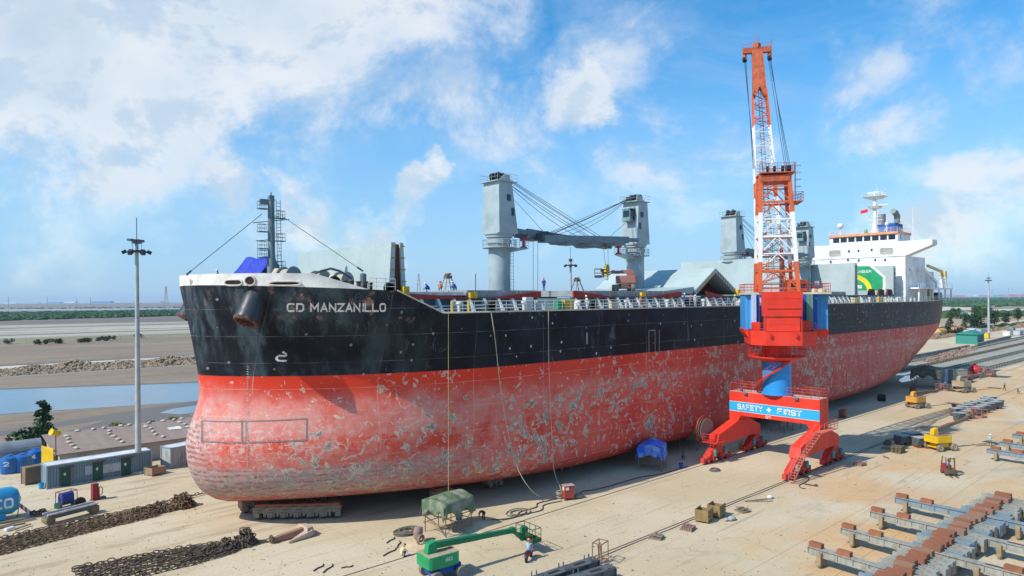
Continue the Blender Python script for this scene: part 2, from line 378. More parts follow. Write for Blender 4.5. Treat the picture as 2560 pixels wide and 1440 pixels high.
    low = t.math('MULTIPLY', low, t.ramp(x, 9, 26, 1, 0))
    nose2 = t.math('MULTIPLY', t.ramp(x, .2, 2.4, 1, 0), t.math('MULTIPLY', t.ramp(z, 3, 4.5), t.ramp(z, 9.5, 11, 1, 0)))
    scrm = t.math('MULTIPLY', t.math('MAXIMUM', low, nose2), t.ramp(scr, .36, .54))
    wv = t.n('ShaderNodeTexWave', bands_direction='Z'); wv.inputs['Scale'].default_value = .62; wv.inputs['Distortion'].default_value = 7; wv.inputs['Detail'].default_value = 3
    t.l(t.co, wv.inputs['Vector'])
    fl_ = t.noise(2.3, 7, .75, sc3=(.6,.6,2.6), dist=1.0)
    wn_ = t.math('ADD', t.math('MULTIPLY', wv.outputs['Fac'], t.ramp(x, .5, 5, .55, .12)), t.math('MULTIPLY', fl_, t.ramp(x, .5, 5, .45, .88)))
    grey = t.mix(t.ramp(wn_, .38, .62), (.15,.135,.13), (.50,.36,.33))
    red = t.mix(scrm, red, grey)
    low2 = t.math('MULTIPLY', t.ramp(zz, 2.2, 3.0), t.ramp(zz, 5.0, 7.8, 1, 0))
    flake = t.math('MULTIPLY', t.math('MULTIPLY', low2, t.ramp(x, 4, 46, 1, 0)), t.ramp(t.noise(1.7, 9, .75, sc3=(.8,.8,2.0), dist=1.0), .47, .50))
    red = t.mix(t.math('MULTIPLY', flake, .85), red, t.mix(t.ramp(t.noise(2.5, 4), .4, .6), (.50,.33,.29), (.30,.29,.26)))
    bf_ = t.math('MULTIPLY', t.ramp(t.noise(1.9, 9, .76, dist=.8), .52, .56), t.math('MULTIPLY', t.ramp(x, 4, 15, 1, 0), t.math('MULTIPLY', t.ramp(z, 5.8, 7), t.ramp(zz, 9.5, 12.6, 1, 0))))
    red = t.mix(t.math('MULTIPLY', bf_, .7), red, (.64,.47,.43))
    gr_ = t.math('MULTIPLY', t.ramp(t.noise(2.4, 8, .78, sc3=(1,1,2.2), dist=1.2), .56, .60), t.math('MULTIPLY', t.ramp(x, 1, 7, 1, 0), t.math('MULTIPLY', t.ramp(z, 8, 9), t.ramp(zz, 10.5, 12.2, 1, 0)))); red = t.mix(t.math('MULTIPLY', gr_, .7), red, (.27,.23,.22))
    # primer patches with cream rims
    vx = t.n('ShaderNodeTexVoronoi'); vx.inputs['Scale'].default_value = .42; vx.inputs['Randomness'].default_value = 1
    dv = t.n('ShaderNodeVectorMath', operation='ADD'); nn = t.n('ShaderNodeTexNoise'); nn.inputs['Scale'].default_value = .9; nn.inputs['Detail'].default_value = 4
    t.l(t.co, nn.inputs['Vector']); sm = t.n('ShaderNodeVectorMath', operation='SCALE'); sm.inputs['Scale'].default_value = 1.6; t.l(nn.outputs['Color'], sm.inputs[0])
    t.l(t.co, dv.inputs[0]); t.l(sm.outputs[0], dv.inputs[1]); t.l(dv.outputs[0], vx.inputs['Vector'])
    dens = t.math('ADD', t.ramp(t.noise(.09, 3, .6), .38, .66), t.math('MULTIPLY', stern, -.35))
    pn = t.math('ADD', t.noise(.95, 5, .62, dist=.9), t.math('MULTIPLY', dens, .10))
    zone = t.math('MULTIPLY', t.ramp(z, 2.4, 3.4), t.ramp(zz, 9.6, 12.4, 1, .55))
    zone = t.math('MULTIPLY', zone, t.ramp(x, 8, 26, .35, 1))
    pn = t.math('MULTIPLY', pn, t.math('ADD', t.math('MULTIPLY', zone, .1), .9))
    rim = t.ramp(pn, .622, .629); core = t.ramp(pn, .655, .661)
    red = t.mix(rim, red, (.60,.49,.37)); red = t.mix(core, red, t.mix(t.ramp(t.noise(1.2, 4), .4, .6), (.21,.215,.19), (.36,.31,.26)))
    pm = t.math('ADD', t.noise(2.2, 5, .65, sc3=(1,1,.7)), t.math('MULTIPLY', dens, .07))
    red = t.mix(t.math('MULTIPLY', t.ramp(pm, .675, .69), t.ramp(x, 10, 24, .5, 1)), red, (.58,.45,.37))
    fs = t.math('ADD', t.noise(1.7, 8, .78, sc3=(1,1,.22)), t.math('MULTIPLY', t.ramp(x, 30, 110), .035))
    red = t.mix(t.math('MULTIPLY', t.ramp(fs, .605, .63), t.math('MULTIPLY', t.ramp(x, 18, 45, 0, .75), t.ramp(t.noise(.16, 3), .42, .58))), red, (.47,.37,.32))
    # vertical streaks amidships
    st = t.noise(1.5, 5, .7, sc3=(1,1,.09)); stm = t.math('MULTIPLY', t.ramp(st, .6, .66), t.math('MULTIPLY', t.ramp(t.noise(.06, 2), .45, .6), t.math('MULTIPLY', t.ramp(x, 28, 40), t.ramp(z, 7.5, 9.5))))
    red = t.mix(t.math('MULTIPLY', stm, .75), red, (.38,.31,.27)); blk = t.mix(t.math('MULTIPLY', stm, .4), blk, (.24,.2,.19))
    bd2 = t.math('MULTIPLY', t.ramp(zz, 10.5, 10.9), t.ramp(zz, 11.9, 12.3, 1, 0))
    red = t.mix(t.math('MULTIPLY', t.math('MULTIPLY', bd2, t.ramp(x, 28, 50)), t.ramp(t.noise(.8, 6, .75), .47, .6, 0, .7)), red, (.48,.38,.30))
    wl = t.ramp(t.math('ADD', z, t.math('MULTIPLY', t.noise(3, 2), .04)), 14.1, 14.14)
    col = t.mix(wl, red, blk); col = t.mix(spot, col, (.62,.60,.50))
    # weld seams
    zm = t.math('ABSOLUTE', t.math('SUBTRACT', t.math('FRACT', t.math('DIVIDE', t.math('ADD', z, .6), 2.45)), .5))
    xm = t.math('ABSOLUTE', t.math('SUBTRACT', t.math('FRACT', t.math('DIVIDE', x, 9.2)), .5))
    seam = t.math('MAXIMUM', t.ramp(zm, .008, .016, 1, 0), t.ramp(xm, .0022, .0045, 1, 0))
    seam = t.math('MULTIPLY', seam, t.ramp(t.noise(.5, 3), .38, .62, .08, .6))
    col = t.mix(seam, col, t.mix(wl, (.60,.40,.34), (.16,.17,.19)))
    ro = t.mix(wl, (.6,.6,.6), (.48,.48,.48))
    dent = t.noise(.32, 2); t.bump(t.math('ADD', t.math('MULTIPLY', dent, 1), t.math('ADD', t.math('MULTIPLY', seam, .15), t.math('MULTIPLY', rim, .04))), .25, .35)
    return t.fin(col, ro, 0, .14)
HULL = hull_mat()

# ---------------------------------------------------------------- ground
def yard_mat():
    t = NT('dusty_concrete'); x, y, z = t.sep()
    c = t.mix(t.ramp(t.noise(.06, 5, .6), .35, .65), (.545,.435,.275), (.62,.52,.36))
    # orange sand to the right front
    sx = t.math('ADD', t.math('MULTIPLY', y, -1), t.math('MULTIPLY', x, .12))
    sand = t.math('MULTIPLY', t.ramp(t.math('ADD', sx, t.math('MULTIPLY', t.noise(.12, 4), 14)), -25, -10), t.ramp(t.noise(.11, 6, .62), .36, .64))
    c = t.mix(t.math('MULTIPLY', sand, .85), c, (.62,.37,.165))
    s2 = t.ramp(t.noise(.28, 6, .65, sc3=(.45,1,1)), .58, .74)
    c = t.mix(t.math('MULTIPLY', s2, .55), c, (.60,.39,.19))
    tr = t.math('MULTIPLY', t.ramp(t.noise(.9, 5, .7, sc3=(.07,1,1)), .54, .68), t.ramp(t.noise(.05, 3), .45, .65))
    c = t.mix(t.math('MULTIPLY', tr, .62), c, (.27,.19,.12))
    st = t.ramp(t.noise(.45, 7, .7, sc3=(.5,1,1)), .60, .72); c = t.mix(t.math('MULTIPLY', st, .5), c, (.24,.17,.105))
    gp_ = t.math('MULTIPLY', t.ramp(t.noise(.17, 6, .65, sc3=(.5,1,1), dist=.8), .54, .66), t.ramp(y, 34, 26)); c = t.mix(t.math('MULTIPLY', gp_, .7), c, (.38,.32,.25))
    br = t.math('MULTIPLY', t.ramp(t.noise(.5, 6, .7, sc3=(.22,1,1)), .5, .62), t.math('MULTIPLY', t.ramp(y, 52, 60), t.ramp(x, 40, 26))); c = t.mix(t.math('MULTIPLY', br, .55), c, (.36,.24,.13))
    f = t.noise(4, 6, .7); c = t.mix(t.ramp(f, .35, .7, 0, .28), c, (.33,.26,.185))
    g = t.noise(38, 2, .5); c = t.mix(t.ramp(g, .56, .68, 0, .22), c, (.2,.165,.13))
    jx = t.ramp(t.math('ABSOLUTE', t.math('SUBTRACT', t.math('FRACT', t.math('DIVIDE', x, 12)), .5)), .0012, .003, 1, 0)
    jy = t.ramp(t.math('ABSOLUTE', t.math('SUBTRACT', t.math('FRACT', t.math('DIVIDE', t.math('ADD', y, .4), 6.5)), .5)), .0018, .005, 1, 0)
    c = t.mix(t.math('MULTIPLY', t.math('MAXIMUM', jx, jy), t.ramp(t.noise(.3, 3), .4, .6, .05, .5)), c, (.2,.16,.12))
    tt = t.math('MULTIPLY', t.ramp(t.noise(1.3, 3, .5, sc3=(.03,1,1), dist=.3), .60, .66), t.ramp(t.noise(.04, 3), .5, .62)); c = t.mix(t.math('MULTIPLY', tt, .45), c, (.26,.2,.14))
    cr = t.n('ShaderNodeTexVoronoi', feature='DISTANCE_TO_EDGE'); cr.inputs['Scale'].default_value = .16; dv_ = t.n('ShaderNodeVectorMath', operation='ADD'); nn_ = t.n('ShaderNodeTexNoise'); nn_.inputs['Scale'].default_value = .6; t.l(t.co, nn_.inputs['Vector']); t.l(t.co, dv_.inputs[0]); t.l(nn_.outputs['Color'], dv_.inputs[1]); t.l(dv_.outputs[0], cr.inputs['Vector'])
    c = t.mix(t.math('MULTIPLY', t.ramp(cr.outputs['Distance'], .004, .012, 1, 0), t.ramp(t.noise(.09, 3), .5, .6, 0, .28)), c, (.28,.22,.16))
    t.bump(t.math('ADD', f, t.math('MULTIPLY', t.noise(.8, 3), 2)), .03, .5)
    return t.fin(c, .92, 0, .25)
YARD = yard_mat()
def soil(name, a, b, dark, s=.05, ax=(.35,1,1)):
    t = NT(name); c = t.mix(t.ramp(t.noise(s, 6, .6, sc3=ax), .35, .65), a, b)
    c = t.mix(t.ramp(t.noise(s*3, 6, .7, sc3=ax), .52, .72, 0, .7), c, dark)
    c = t.mix(t.ramp(t.noise(s*22, 3, .6), .45, .7, 0, .3), c, tuple(q*.55 for q in a))
    t.bump(t.noise(s*10, 5, .65), .15, .5); return t.fin(c, .85, 0, .3)
MUD = soil('tidal_mud', (.235,.175,.125), (.30,.225,.155), (.15,.105,.075), .03)
MUDW = soil('wet_mud', (.085,.06,.045), (.12,.085,.06), (.05,.035,.028), .05); MUDW.node_tree.nodes['Principled BSDF'].inputs['Roughness'].default_value = .35
TERR = soil('far_fields', (.20,.165,.13), (.30,.25,.19), (.12,.10,.075), .006, (.25,1,1))
PLOUGH = soil('ploughed_soil', (.165,.135,.115), (.24,.19,.15), (.10,.08,.068), .02, (.3,1,1))
SALT = soil('pale_salt_pans', (.33,.29,.22), (.44,.40,.32), (.20,.165,.125), .012, (.18,1,1))
DIRTROAD = soil('pale_dirt_track', (.52,.44,.33), (.60,.52,.40), (.4,.32,.24), .05)
RUBBLEM = paint('rubble_stone', (.37,.275,.185), .95, .6, (.15,.115,.085), .5, streak=False)
BROWNF = soil('brown_field', (.36,.24,.15), (.44,.31,.2), (.25,.17,.1), .03, (.2,1,1))
def water(name, col, r=.12, sc_=.8):
    t = NT(name); t.bump(t.noise(sc_, 4, .6, sc3=(.5,1,1)), .12, .35)
    return t.fin(t.mix(t.ramp(t.noise(.05, 3), .4, .6), col, tuple(q*.85 for q in col)), r, 0, .6)
WATER = water('river_water', (.075,.15,.22)); PUDDLE = water('puddle_water', (.10,.15,.19), .05, .3)
def leaf(name, a, b, tr=.25):
    t = NT(name); oi = t.n('ShaderNodeNewGeometry')
    c = t.mix(oi.outputs['Random Per Island'], a, b); c = t.mix(t.ramp(t.noise(.4, 3), .35, .65, 0, .5), c, tuple(q*.5 for q in a))
    return t.fin(c, .7, 0, .25)
LEAFD = leaf('dark_foliage', (.018,.055,.022), (.05,.10,.035)); LEAFM = leaf('mid_foliage', (.035,.09,.025), (.09,.15,.04)); LEAFY = leaf('yellow_green_leaf', (.10,.14,.025), (.24,.24,.05))
MANG = leaf('mangrove_foliage', (.028,.085,.03), (.075,.155,.05)); BARK = paint('bark', (.12,.085,.06), .9, .3)
# ================================================================ ship
def tabv(tab, z):
    if z <= tab[0][0]: return tab[0][1]
    for (a, va), (b, vb) in zip(tab, tab[1:]):
        if z <= b: return va+(vb-va)*(z-a)/(b-a)
    return tab[-1][1]
XS=[(1.5,5.6),(1.7,4.2),(2.1,3.1),(2.8,2.1),(3.6,1.4),(5,.75),(6.5,.5),(8,.5),(9.2,.8),(10.4,1.2),(11.5,1.5),(12.5,1.65),(14.1,1.55),(16.5,1.2),(19.7,.75),(22.5,.4),(23.6,.3)]
LF=[(1.5,36),(4,33),(8,32),(11,30),(14,30),(18,26),(22,21)]
PF=[(1.5,1.8),(5,2.0),(9,2.1),(14,2.2),(22,2.4)]
QF=[(1.5,.95),(2.5,.72),(4,.6),(8,.58),(10,.64),(12,.7),(14.1,.68),(18,.62),(22,.52)]
XE=[(1.5,164),(3,173),(5,180),(7,183),(9,184.3),(11,185),(12.5,185.4),(14,185.3),(20,185.5)]
LA=[(1.5,58),(5,52),(9,44),(12,42),(14,38),(20,34)]
WT=[(1.5,.5),(7,1.8),(9,5),(11,8),(12.5,9.5),(14,10.1),(17,10.6),(20,10.8)]
QA=[(1.5,.9),(6,.85),(12,.85),(20,.8)]
def half(x, z):
    t = max(0, min(1, (x-tabv(XS,z))/tabv(LF,z))); bf = 15*(1-(1-t)**tabv(PF,z))**tabv(QF,z)
    w = tabv(WT,z); t = max(0, min(1, (tabv(XE,z)-x)/tabv(LA,z))); ba = w+(15-w)*(1-(1-t)**2.2)**tabv(QA,z)
    b = min(bf, ba); r = 2.2; dz = z-1.5
    if dz < r: b = max(0, b-(r-math.sqrt(max(0, r*r-(r-dz)**2)))*min(1, b/15))
    return b
def ztop(x):
    if x < 14.2: return 22.45-.045*x
    if x < 19: return 21.81-(x-14.2)/4.8*2.11
    return 19.7+.5*max(0, (x-150)/36)**2
SX, SY = 20.0, 67.0
ship = thing('cargo_ship', (SX,SY,0), 0, 'huge bulk carrier in dry dock with black topsides, worn red bottom and white bow bulwark', 'ship')
def L(p): return Vector((p[0]-SX, p[1]-SY, p[2]))      # world -> ship coordinates
zl = [1.5,1.56,1.7,1.9,2.15,2.5,2.9,3.4,3.9,4.6,5.4,6.2,7,7.8,8.6,9.2,9.8,10.4,11,11.6,12.2,12.8,13.4,14.1,15,16,17,18,18.8,19.7,20.6,21.5,22.45]
NX = 150
us = []
for i in range(NX):
    u = i/(NX-1); us.append(.22*(u/.5)**2 if u < .5 else .22+.78*(u-.5)/.5)
def zact(zk, x): return zk if zk <= 18 else 18+(zk-18)/4.45*(ztop(x)-18)
mb = MB(); gp = []
for zk in zl:
    rp, rs = [], []
    for i, u in enumerate(us):
        xs, xe = tabv(XS, min(zk, 22.4)), tabv(XE, zk); x = xs+(xe-xs)*u; z = zact(zk, x)
        if zk > 18: xs = tabv(XS, z); x = xs+(xe-xs)*u
        b = half(x, z) if i else 0.0
        rp.append((x, -b, z)); rs.append((x, b, z))
    gp.append((rp, rs))
mb.sheet([g[0] for g in gp]); mb.sheet([list(reversed(g[1])) for g in gp])
mb.sheet([[gp[0][0][i] for i in range(NX)], [gp[0][1][i] for i in range(NX)]])      # bottom
mb.sheet([[g[1][-1] for g in gp], [g[0][-1] for g in gp]])                            # transom
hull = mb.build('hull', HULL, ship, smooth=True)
bm_ = bmesh.new(); bm_.from_mesh(hull.data); bmesh.ops.remove_doubles(bm_, verts=bm_.verts, dist=.002); bmesh.ops.recalc_face_normals(bm_, faces=bm_.faces); bm_.to_mesh(hull.data); bm_.free()
def hp(x, z, off=.02, s=-1):
    b = half(x, z); e = .05
    tx = (half(x+e, z)-half(x-e, z))/(2*e); tz = (half(x, z+e)-half(x, z-e))/(2*e)
    n = Vector((-tx, s, -tz)); n = Vector((-tx*1, s*1, -tz)) ; n.normalize()
    return Vector((x, s*b, z))+n*off, n
_g = []
for i in range(260):
    x = .3+(i/259)**1.6*70
    for j in range(95):
        z = 2+j*.22
        if z > ztop(x)+1.2 or x < tabv(XS, z)+.02: continue
        q = pj((x+SX, SY-half(x, z), z)); _g.append((q[0], q[1], x, z))
def pxh(px, py):
    best = min(_g, key=lambda q: (q[0]-px)**2+(q[1]-py)**2); x, z = best[2], best[3]; d = .12
    for it in range(14):
        c = min(((x+a*d, z+b*d) for a in (-1,0,1) for b in (-1,0,1)), key=lambda w: (lambda q: (q[0]-px)**2+(q[1]-py)**2)(pj((w[0]+SX, SY-half(w[0], w[1]), w[1]))))
        if c == (x, z): d *= .5
        x, z = c
    return x, z
def strip(mb, pts, w, off=.025):
    """painted line on the port side; pts in (x,z)"""
    for (x0,z0), (x1,z1) in zip(pts, pts[1:]):
        n = max(1, int(math.hypot(x1-x0, z1-z0)/.5)); L_ = math.hypot(x1-x0, z1-z0) or 1; ox, oz = -(z1-z0)/L_*w/2, (x1-x0)/L_*w/2
        rows = [[], []]
        for i in range(n+1):
            u = i/n; x, z = x0+(x1-x0)*u, z0+(z1-z0)*u
            rows[0].append(hp(x+ox, z+oz, off)[0]); rows[1].append(hp(x-ox, z-oz, off)[0])
        mb.sheet(rows)
WORN = NT('worn_white_lettering'); WORN.fin(WORN.mix(WORN.ramp(WORN.noise(2.2, 5, .7), .5, .62), (.74,.72,.68), (.42,.30,.28)), .6)
# ship name: follows the plating between the two ends read off the photograph
BL, BR, TL, TR = [pxh(*q) for q in ((719,779.5),(963,779.5),(719,757.5),(963,757.5))]
def nm_(u, v): return [(BL[i]*(1-u)+BR[i]*u)*(1-v)+(TL[i]*(1-u)+TR[i]*u)*v for i in (0,1)]
text_mb('CD MANZANILLO', lambda u, v: hp(*nm_(u, v), .03)[0], w=.2).build('ship_name', WORN, hull)
# bulb mark, thruster frame, draught marks
mb = MB()
strip(mb, [pxh(*q) for q in [(707,879),(716,886),(713,890),(697,889),(691,894),(693,900),(700,902),(717,902)]], .17)
mb.build('bulb_symbol', WORN, hull)
mb = MB()
for q in ([(505,1052),(767,1047),(767,1100),(505,1103),(505,1052)], [(605,1050),(605,1102)], [(616,1050),(616,1101)]): strip(mb, [pxh(*p) for p in q], .11)
mb.build('painted_frame', paint('scuffed_grey_line', (.22,.17,.16), .7, .6, (.5,.2,.16), 2), hull)
mb = MB()
for i in range(42):
    py = 918+i*6.1; xd, z = pxh(617, py)
    if .15 < rnd.random(): mb.sheet([[hp(xd, z, .03)[0], hp(xd+.13, z, .03)[0]], [hp(xd, z+.11, .03)[0], hp(xd+.1, z+.11, .03)[0]]])

mb.build('draught_marks', paint('faded_draught_marks', (.42,.36,.33), .8, .7, (.2,.16,.15), 2), hull)
mb = MB()
for c, w, h in (((1622,855), 1.3, 2.9), ((1467,846), .22, 1.3)):
    x0, z0 = pxh(*c); 
    if w > 1: strip(mb, [(x0,z0-h/2),(x0,z0+h/2),(x0+w,z0+h/2),(x0+w,z0-h/2)], .09); strip(mb, [(x0+w+.9,z0-h/2),(x0+w+.9,z0+h/2)], .09)
    else: strip(mb, [(x0,z0-h/2),(x0,z0+h/2)], w)
mb.build('side_marks', paint('faded_white_mark', (.38,.37,.36), .7, .5), hull)
# anchor bolsters on both bows
for s in (-1, 1):
    x0, z0 = pxh(633, 744); p, n = hp(x0, z0, 0, s); q, n2 = hp(x0+.25, z0-1.7, 0, s)
    a = p-n*.9+UP*.15; e = q+n2*1.35; d = (e-a).normalized()
    mb = MB(); rot = d.to_track_quat('Z','Y').to_matrix(); ln = (e-a).length
    mb.lathe([(.75,0),(.98,.35),(1.06,.9),(1.08,ln*.7),(1.1,ln-.3)], a, 26, 'Z', rot); mb.mat(1)
    mb.lathe([(1.1,ln-.3),(1.12,ln-.1),(1.02,ln+.02),(.8,ln-.03),(.7,ln-.5),(.02,ln-1.0)], a, 26, 'Z', rot)
    mb.build('anchor_bolster', [paint('bolster_paint', (.035,.042,.052), .4, .35, (.12,.13,.14), 1.2), paint('torn_rust', (.19,.085,.065), .9, .9, (.025,.016,.012), 2.2, streak=False, lo=.42, hi=.58)], hull, smooth=True)
# white bulwark with openings
mb = MB()
xend = pxh(785, 688)[0]; xlow = 11.6
for s in (-1, 1):
    lo, hi, li, hi2 = [], [], [], []
    for i in range(60):
        u = (i/59)**1.8; xb_ = .42+(xlow-.42)*u; xt_ = .32+(xend-.32)*u
        zb_ = ztop(xb_)+.01; b = half(max(xb_, tabv(XS, zb_)), zb_) if i else 0; zt_ = 23.42-.012*xt_
        bt = half(max(xt_, tabv(XS, 22.9)), 22.6)+.08 if i else 0
        lo.append((xb_, s*b, zb_)); hi.append((xt_, s*bt, zt_)); li.append((xb_+.08, s*max(0, b-.12), zb_)); hi2.append((xt_+.08, s*max(0, bt-.12), zt_))
    mb.sheet([lo, hi] if s < 0 else [hi, lo]); mb.sheet([hi, hi2] if s < 0 else [hi2, hi]); mb.sheet([hi2, li] if s < 0 else [li, hi2])
bul = mb.build('bulwark', paint('bulwark_white', (.80,.76,.70), .5, .5, (.42,.2,.11), 1.1, lo=.6, hi=.75), ship, smooth=True)
RIMM = paint('fairlead_rim', (.62,.58,.52), .6, .6, (.3,.14,.08), 2); HOLE = NT('dark_opening').fin((.03,.014,.014), .9)
for px, py, w, h in ((470,703,.3,.6), (585,706.5,1.75,.5), (626,702,.95,.82), (713,708.5,2.7,.36)):
    x, z = pxh(px, py)
    def bp(u, v, off):
        xx = max(.5, x+u); zz = z+v; b = half(xx, 22.2)+.05; p, n = hp(xx, 22.2, 0); return Vector((xx, -b, zz))+Vector((n.x, n.y, 0)).normalized()*off
    mb = MB(); N = 28; r0, r1, c0 = [], [], []
    for k in range(N):
        a = 2*PI*k/N; cu, cv = math.cos(a), math.sin(a); e = .45 if w > 1.2 else 1
        cu = math.copysign(abs(cu)**e, cu)
        r0.append((cu*w/2, cv*h/2)); 
    # arc length in x is longer than dx near the stem
    p0, p1 = bp(-.1,0,0), bp(.1,0,0); k_ = .2/max(.2, (p1-p0).length)
    rimp = [bp(a*k_, b, .05) for a, b in r0]
    mb.path(rimp, .075, 6, closed=True); mb.mat(1); mb.add([bp(a*k_, b, .02) for a, b in r0], [tuple(range(N))])
    mb.build('fairlead', [RIMM, HOLE], bul)
# decks
def deck(x0, x1, zf, name, m, n=60):
    mb = MB(); a, b = [], []
    for i in range(n+1):
        x = x0+(x1-x0)*(i/n)**1.3; z = zf(x); w = max(0, half(x, min(z, 22))-.03); a.append((x,-w,z)); b.append((x,w,z))
    mb.sheet([a, b]); return mb.build(name, m, ship)
DECKM = paint('deck_paint', (.22,.20,.19), .7, .6, (.3,.2,.13), .8, streak=False)
deck(.6, 15.5, lambda x: ztop(min(x, 14))-.06, 'forecastle_deck', DECKM)
deck(15.5, 185.3, lambda x: ztop(max(19, x))-.05, 'main_deck', DECKM)
mb = MB(); mb.bx(15.4, 15.55, -12.4, 12.4, 19.65, 21.72); mb.build('forecastle_bulkhead', SHIPGREY, ship)
# gunwale strip along the main deck edge
mb = MB()
for s in (-1, 1):
    p = [(x, s*(half(x, 19.6)+.02), ztop(x)+.02) for x in [19+i*2.2 for i in range(74)]]
    mb.path(p, .09, 5)
mb.path([(x, -(half(x, ztop(x)-.1)+.01), ztop(x)+.02) for x in (14.2,15.4,16.6,17.8,19)], .07, 5)
mb.build('gunwale', paint('gunwale_cream', (.62,.56,.46), .7, .6, (.35,.2,.12), 2), ship)
# ---- hatches
HAT = [(17.2,36.2),(42.2,65.0),(71.6,94.6),(101.4,124.6),(131.2,151.8)]
STAY = paint('stay_white', (.72,.72,.68), .6, .45, (.4,.25,.15), 2)
for hi_, (x0, x1) in enumerate(HAT):
    mb = MB(); ws = 10.0
    for y0, y1 in ((-ws, -ws+.15), (ws-.15, ws)): mb.bx(x0, x1, y0, y1, 19.65, 21.05)
    mb.bx(x0, x0+.15, -ws+.15, ws-.15, 19.65, 21.05); mb.bx(x1-.15, x1, -ws+.15, ws-.15, 19.65, 21.05)
    mb.bx(x0-.05, x1+.05, -ws-.42, -ws+.3, 21.05, 21.2)
    co = mb.build('hatch_coaming', paint('coaming_teal', (.075,.15,.17), .5, .4, (.2,.16,.12), 1), ship)
    mb = MB(); n = max(3, round((x1-x0)/2.05))
    for i in range(n+1):
        x = x0+.2+(x1-x0-.4)*i/n
        mb.hexa([(x-.05,-ws-1.35,19.66),(x+.05,-ws-1.35,19.66),(x+.05,-ws-.003,19.66),(x-.05,-ws-.003,19.66),(x-.05,-ws-.42,21.04),(x+.05,-ws-.42,21.04),(x+.05,-ws-.003,21.04),(x-.05,-ws-.003,21.04)])
        mb.hexa([(x-.16,-ws-1.42,19.66),(x+.16,-ws-1.42,19.66),(x+.16,-ws-1.36,19.66),(x-.16,-ws-1.36,19.66),(x-.16,-ws-.5,21.04),(x+.16,-ws-.5,21.04),(x+.16,-ws-.43,21.04),(x-.16,-ws-.43,21.04)])
    mb.bx(x0, x1, -ws-.75, -ws-.6, 20.25, 20.37); mb.tube((x0,-ws-1.1,20.0),(x1,-ws-1.1,20.0),.09,6)
    mb.build('coaming_stays', STAY, co)
    mb = MB(); mb.bx(x0+.3, x1-.3, -ws+.2, ws-.2, 19.7, 20.4); mb.build('hold_opening', HOLDDARK, co)
def cover(x0, x1, z0=21.22, z1=21.95, name='hatch_cover', m=None):
    mb = MB(); mb.bx(x0, x1, -10.25, 10.25, z0, z1)
    n = max(2, round((x1-x0)/2.6))
    for i in range(n+1):
        x = x0+.15+(x1-x0-.3)*i/n; mb.bx(x-.05, x+.05, -10.33, -10.25, z0+.02, z1-.02)
    o = mb.build(name, m or paint('cover_side', (.30,.33,.33), .6, .5, (.25,.15,.09), 1.2), ship)
    mb = MB()
    for i in range(n):
        if rnd.random() < .75:
            x = x0+(x1-x0)*(i+.3+.4*rnd.random())/n; mb.add([(x,-10.36,z1-.08),(x+.35,-10.36,z1-.08),(x+.17,-10.36,z1-.5)], [(0,1,2)])
    mb.build('lifting_mark', YEL, o)
    return o
cv1 = cover(25.5, 36.0); cover(17.4, 25.4, 21.4, 21.75, m=WHITED); cv2 = cover(42.3, 64.8)
def wedge(x0, x1, h0, h1, y=-10.5, name='coaming_wedge'):
    mb = MB(); mb.hexa([(x0,y,21.03),(x1,y,21.03),(x1,y+.2,21.03),(x0,y+.2,21.03),(x0,y,21.03+h0),(x1,y,21.03+h1),(x1,y+.2,21.03+h1),(x0,y+.2,21.03+h0)])
    return mb.build(name, HOLDRED, ship)
wedge(17.0, 27, .62, .1); wedge(28.5, 36.4, .08, .85); wedge(42.0, 50, .9, .08); wedge(57.5, 65.2, .08, .85); wedge(71.8, 78, .9, .1)
def ybox(x, z, w=.95):
    mb = MB(); mb.bx(x, x+w*.45, -10.75, -10.4, z, z+.6); mb.bx(x+w*.52, x+w, -10.75, -10.4, z, z+.6); mb.bx(x+w*.45, x+w*.52, -10.6, -10.45, z+.2, z+.55); mb.build('hydraulic_box', YEL, ship)
ybox(25.6, 21.1); ybox(55.4, 21.15)
CLEAT = paint('cleat_yellow_rust', (.42,.28,.09), .7, .6)
# folded pair, hold one
PANL = paint('hatch_panel_top', (.42,.50,.49), .55, .3, (.32,.36,.35), .35, var=.1)
def vpair(x, ztp, dz=0, lean=.35, gap=1.55, name='folded_hatch_cover', face=PANL):
    for k, (xa_, xb_, th) in enumerate(((x, x+lean, .62), (x+gap, x+gap-lean*.6, .5))):
        mb = MB(); y = 10.1
        mb.hexa([(xa_,-y,21.3),(xa_+th,-y,21.3),(xa_+th,y,21.3),(xa_,y,21.3),(xb_,-y,ztp-dz*k),(xb_+th*.8,-y,ztp-dz*k),(xb_+th*.8,y,ztp-dz*k),(xb_,y,ztp-dz*k)])
        o = mb.build(name, face, ship)
        zz = 21.6
        while zz < ztp-.4:
            u = (zz-21.3)/(ztp-21.3); xx = xa_+(xb_-xa_)*u+th*.5
            mb = MB(); mb.bx(xx-.28, xx+.28, -y-.07, -y-.003, zz, zz+.1); zz += 1.15; mb.build('edge_cleat', CLEAT, o)
    mb = MB(); mb.hexa([(x+.64,-9.9,21.3),(x+gap-.02,-9.9,21.3),(x+gap-.02,9.9,21.3),(x+.64,9.9,21.3),(x+lean+.5,-9.9,ztp-.15),(x+gap-lean*.6-.01,-9.9,ztp-.15),(x+gap-lean*.6-.01,9.9,ztp-.15),(x+lean+.5,9.9,ztp-.15)])
    mb.build('cover_underside', paint('rust_red_underside', (.11,.032,.02), .8, .6, (.08,.04,.025), 2), ship)
vpair(15.9, 26.6)
mb = MB(); mb.bx(17.35, 18.0, -10.6, -10.0, 20.9, 22.3); mb.build('cover_hinge', YEL, ship)
vpair(96.0, 28.0, lean=.2, gap=1.3); vpair(129.4, 28.0, lean=.2, gap=1.2)
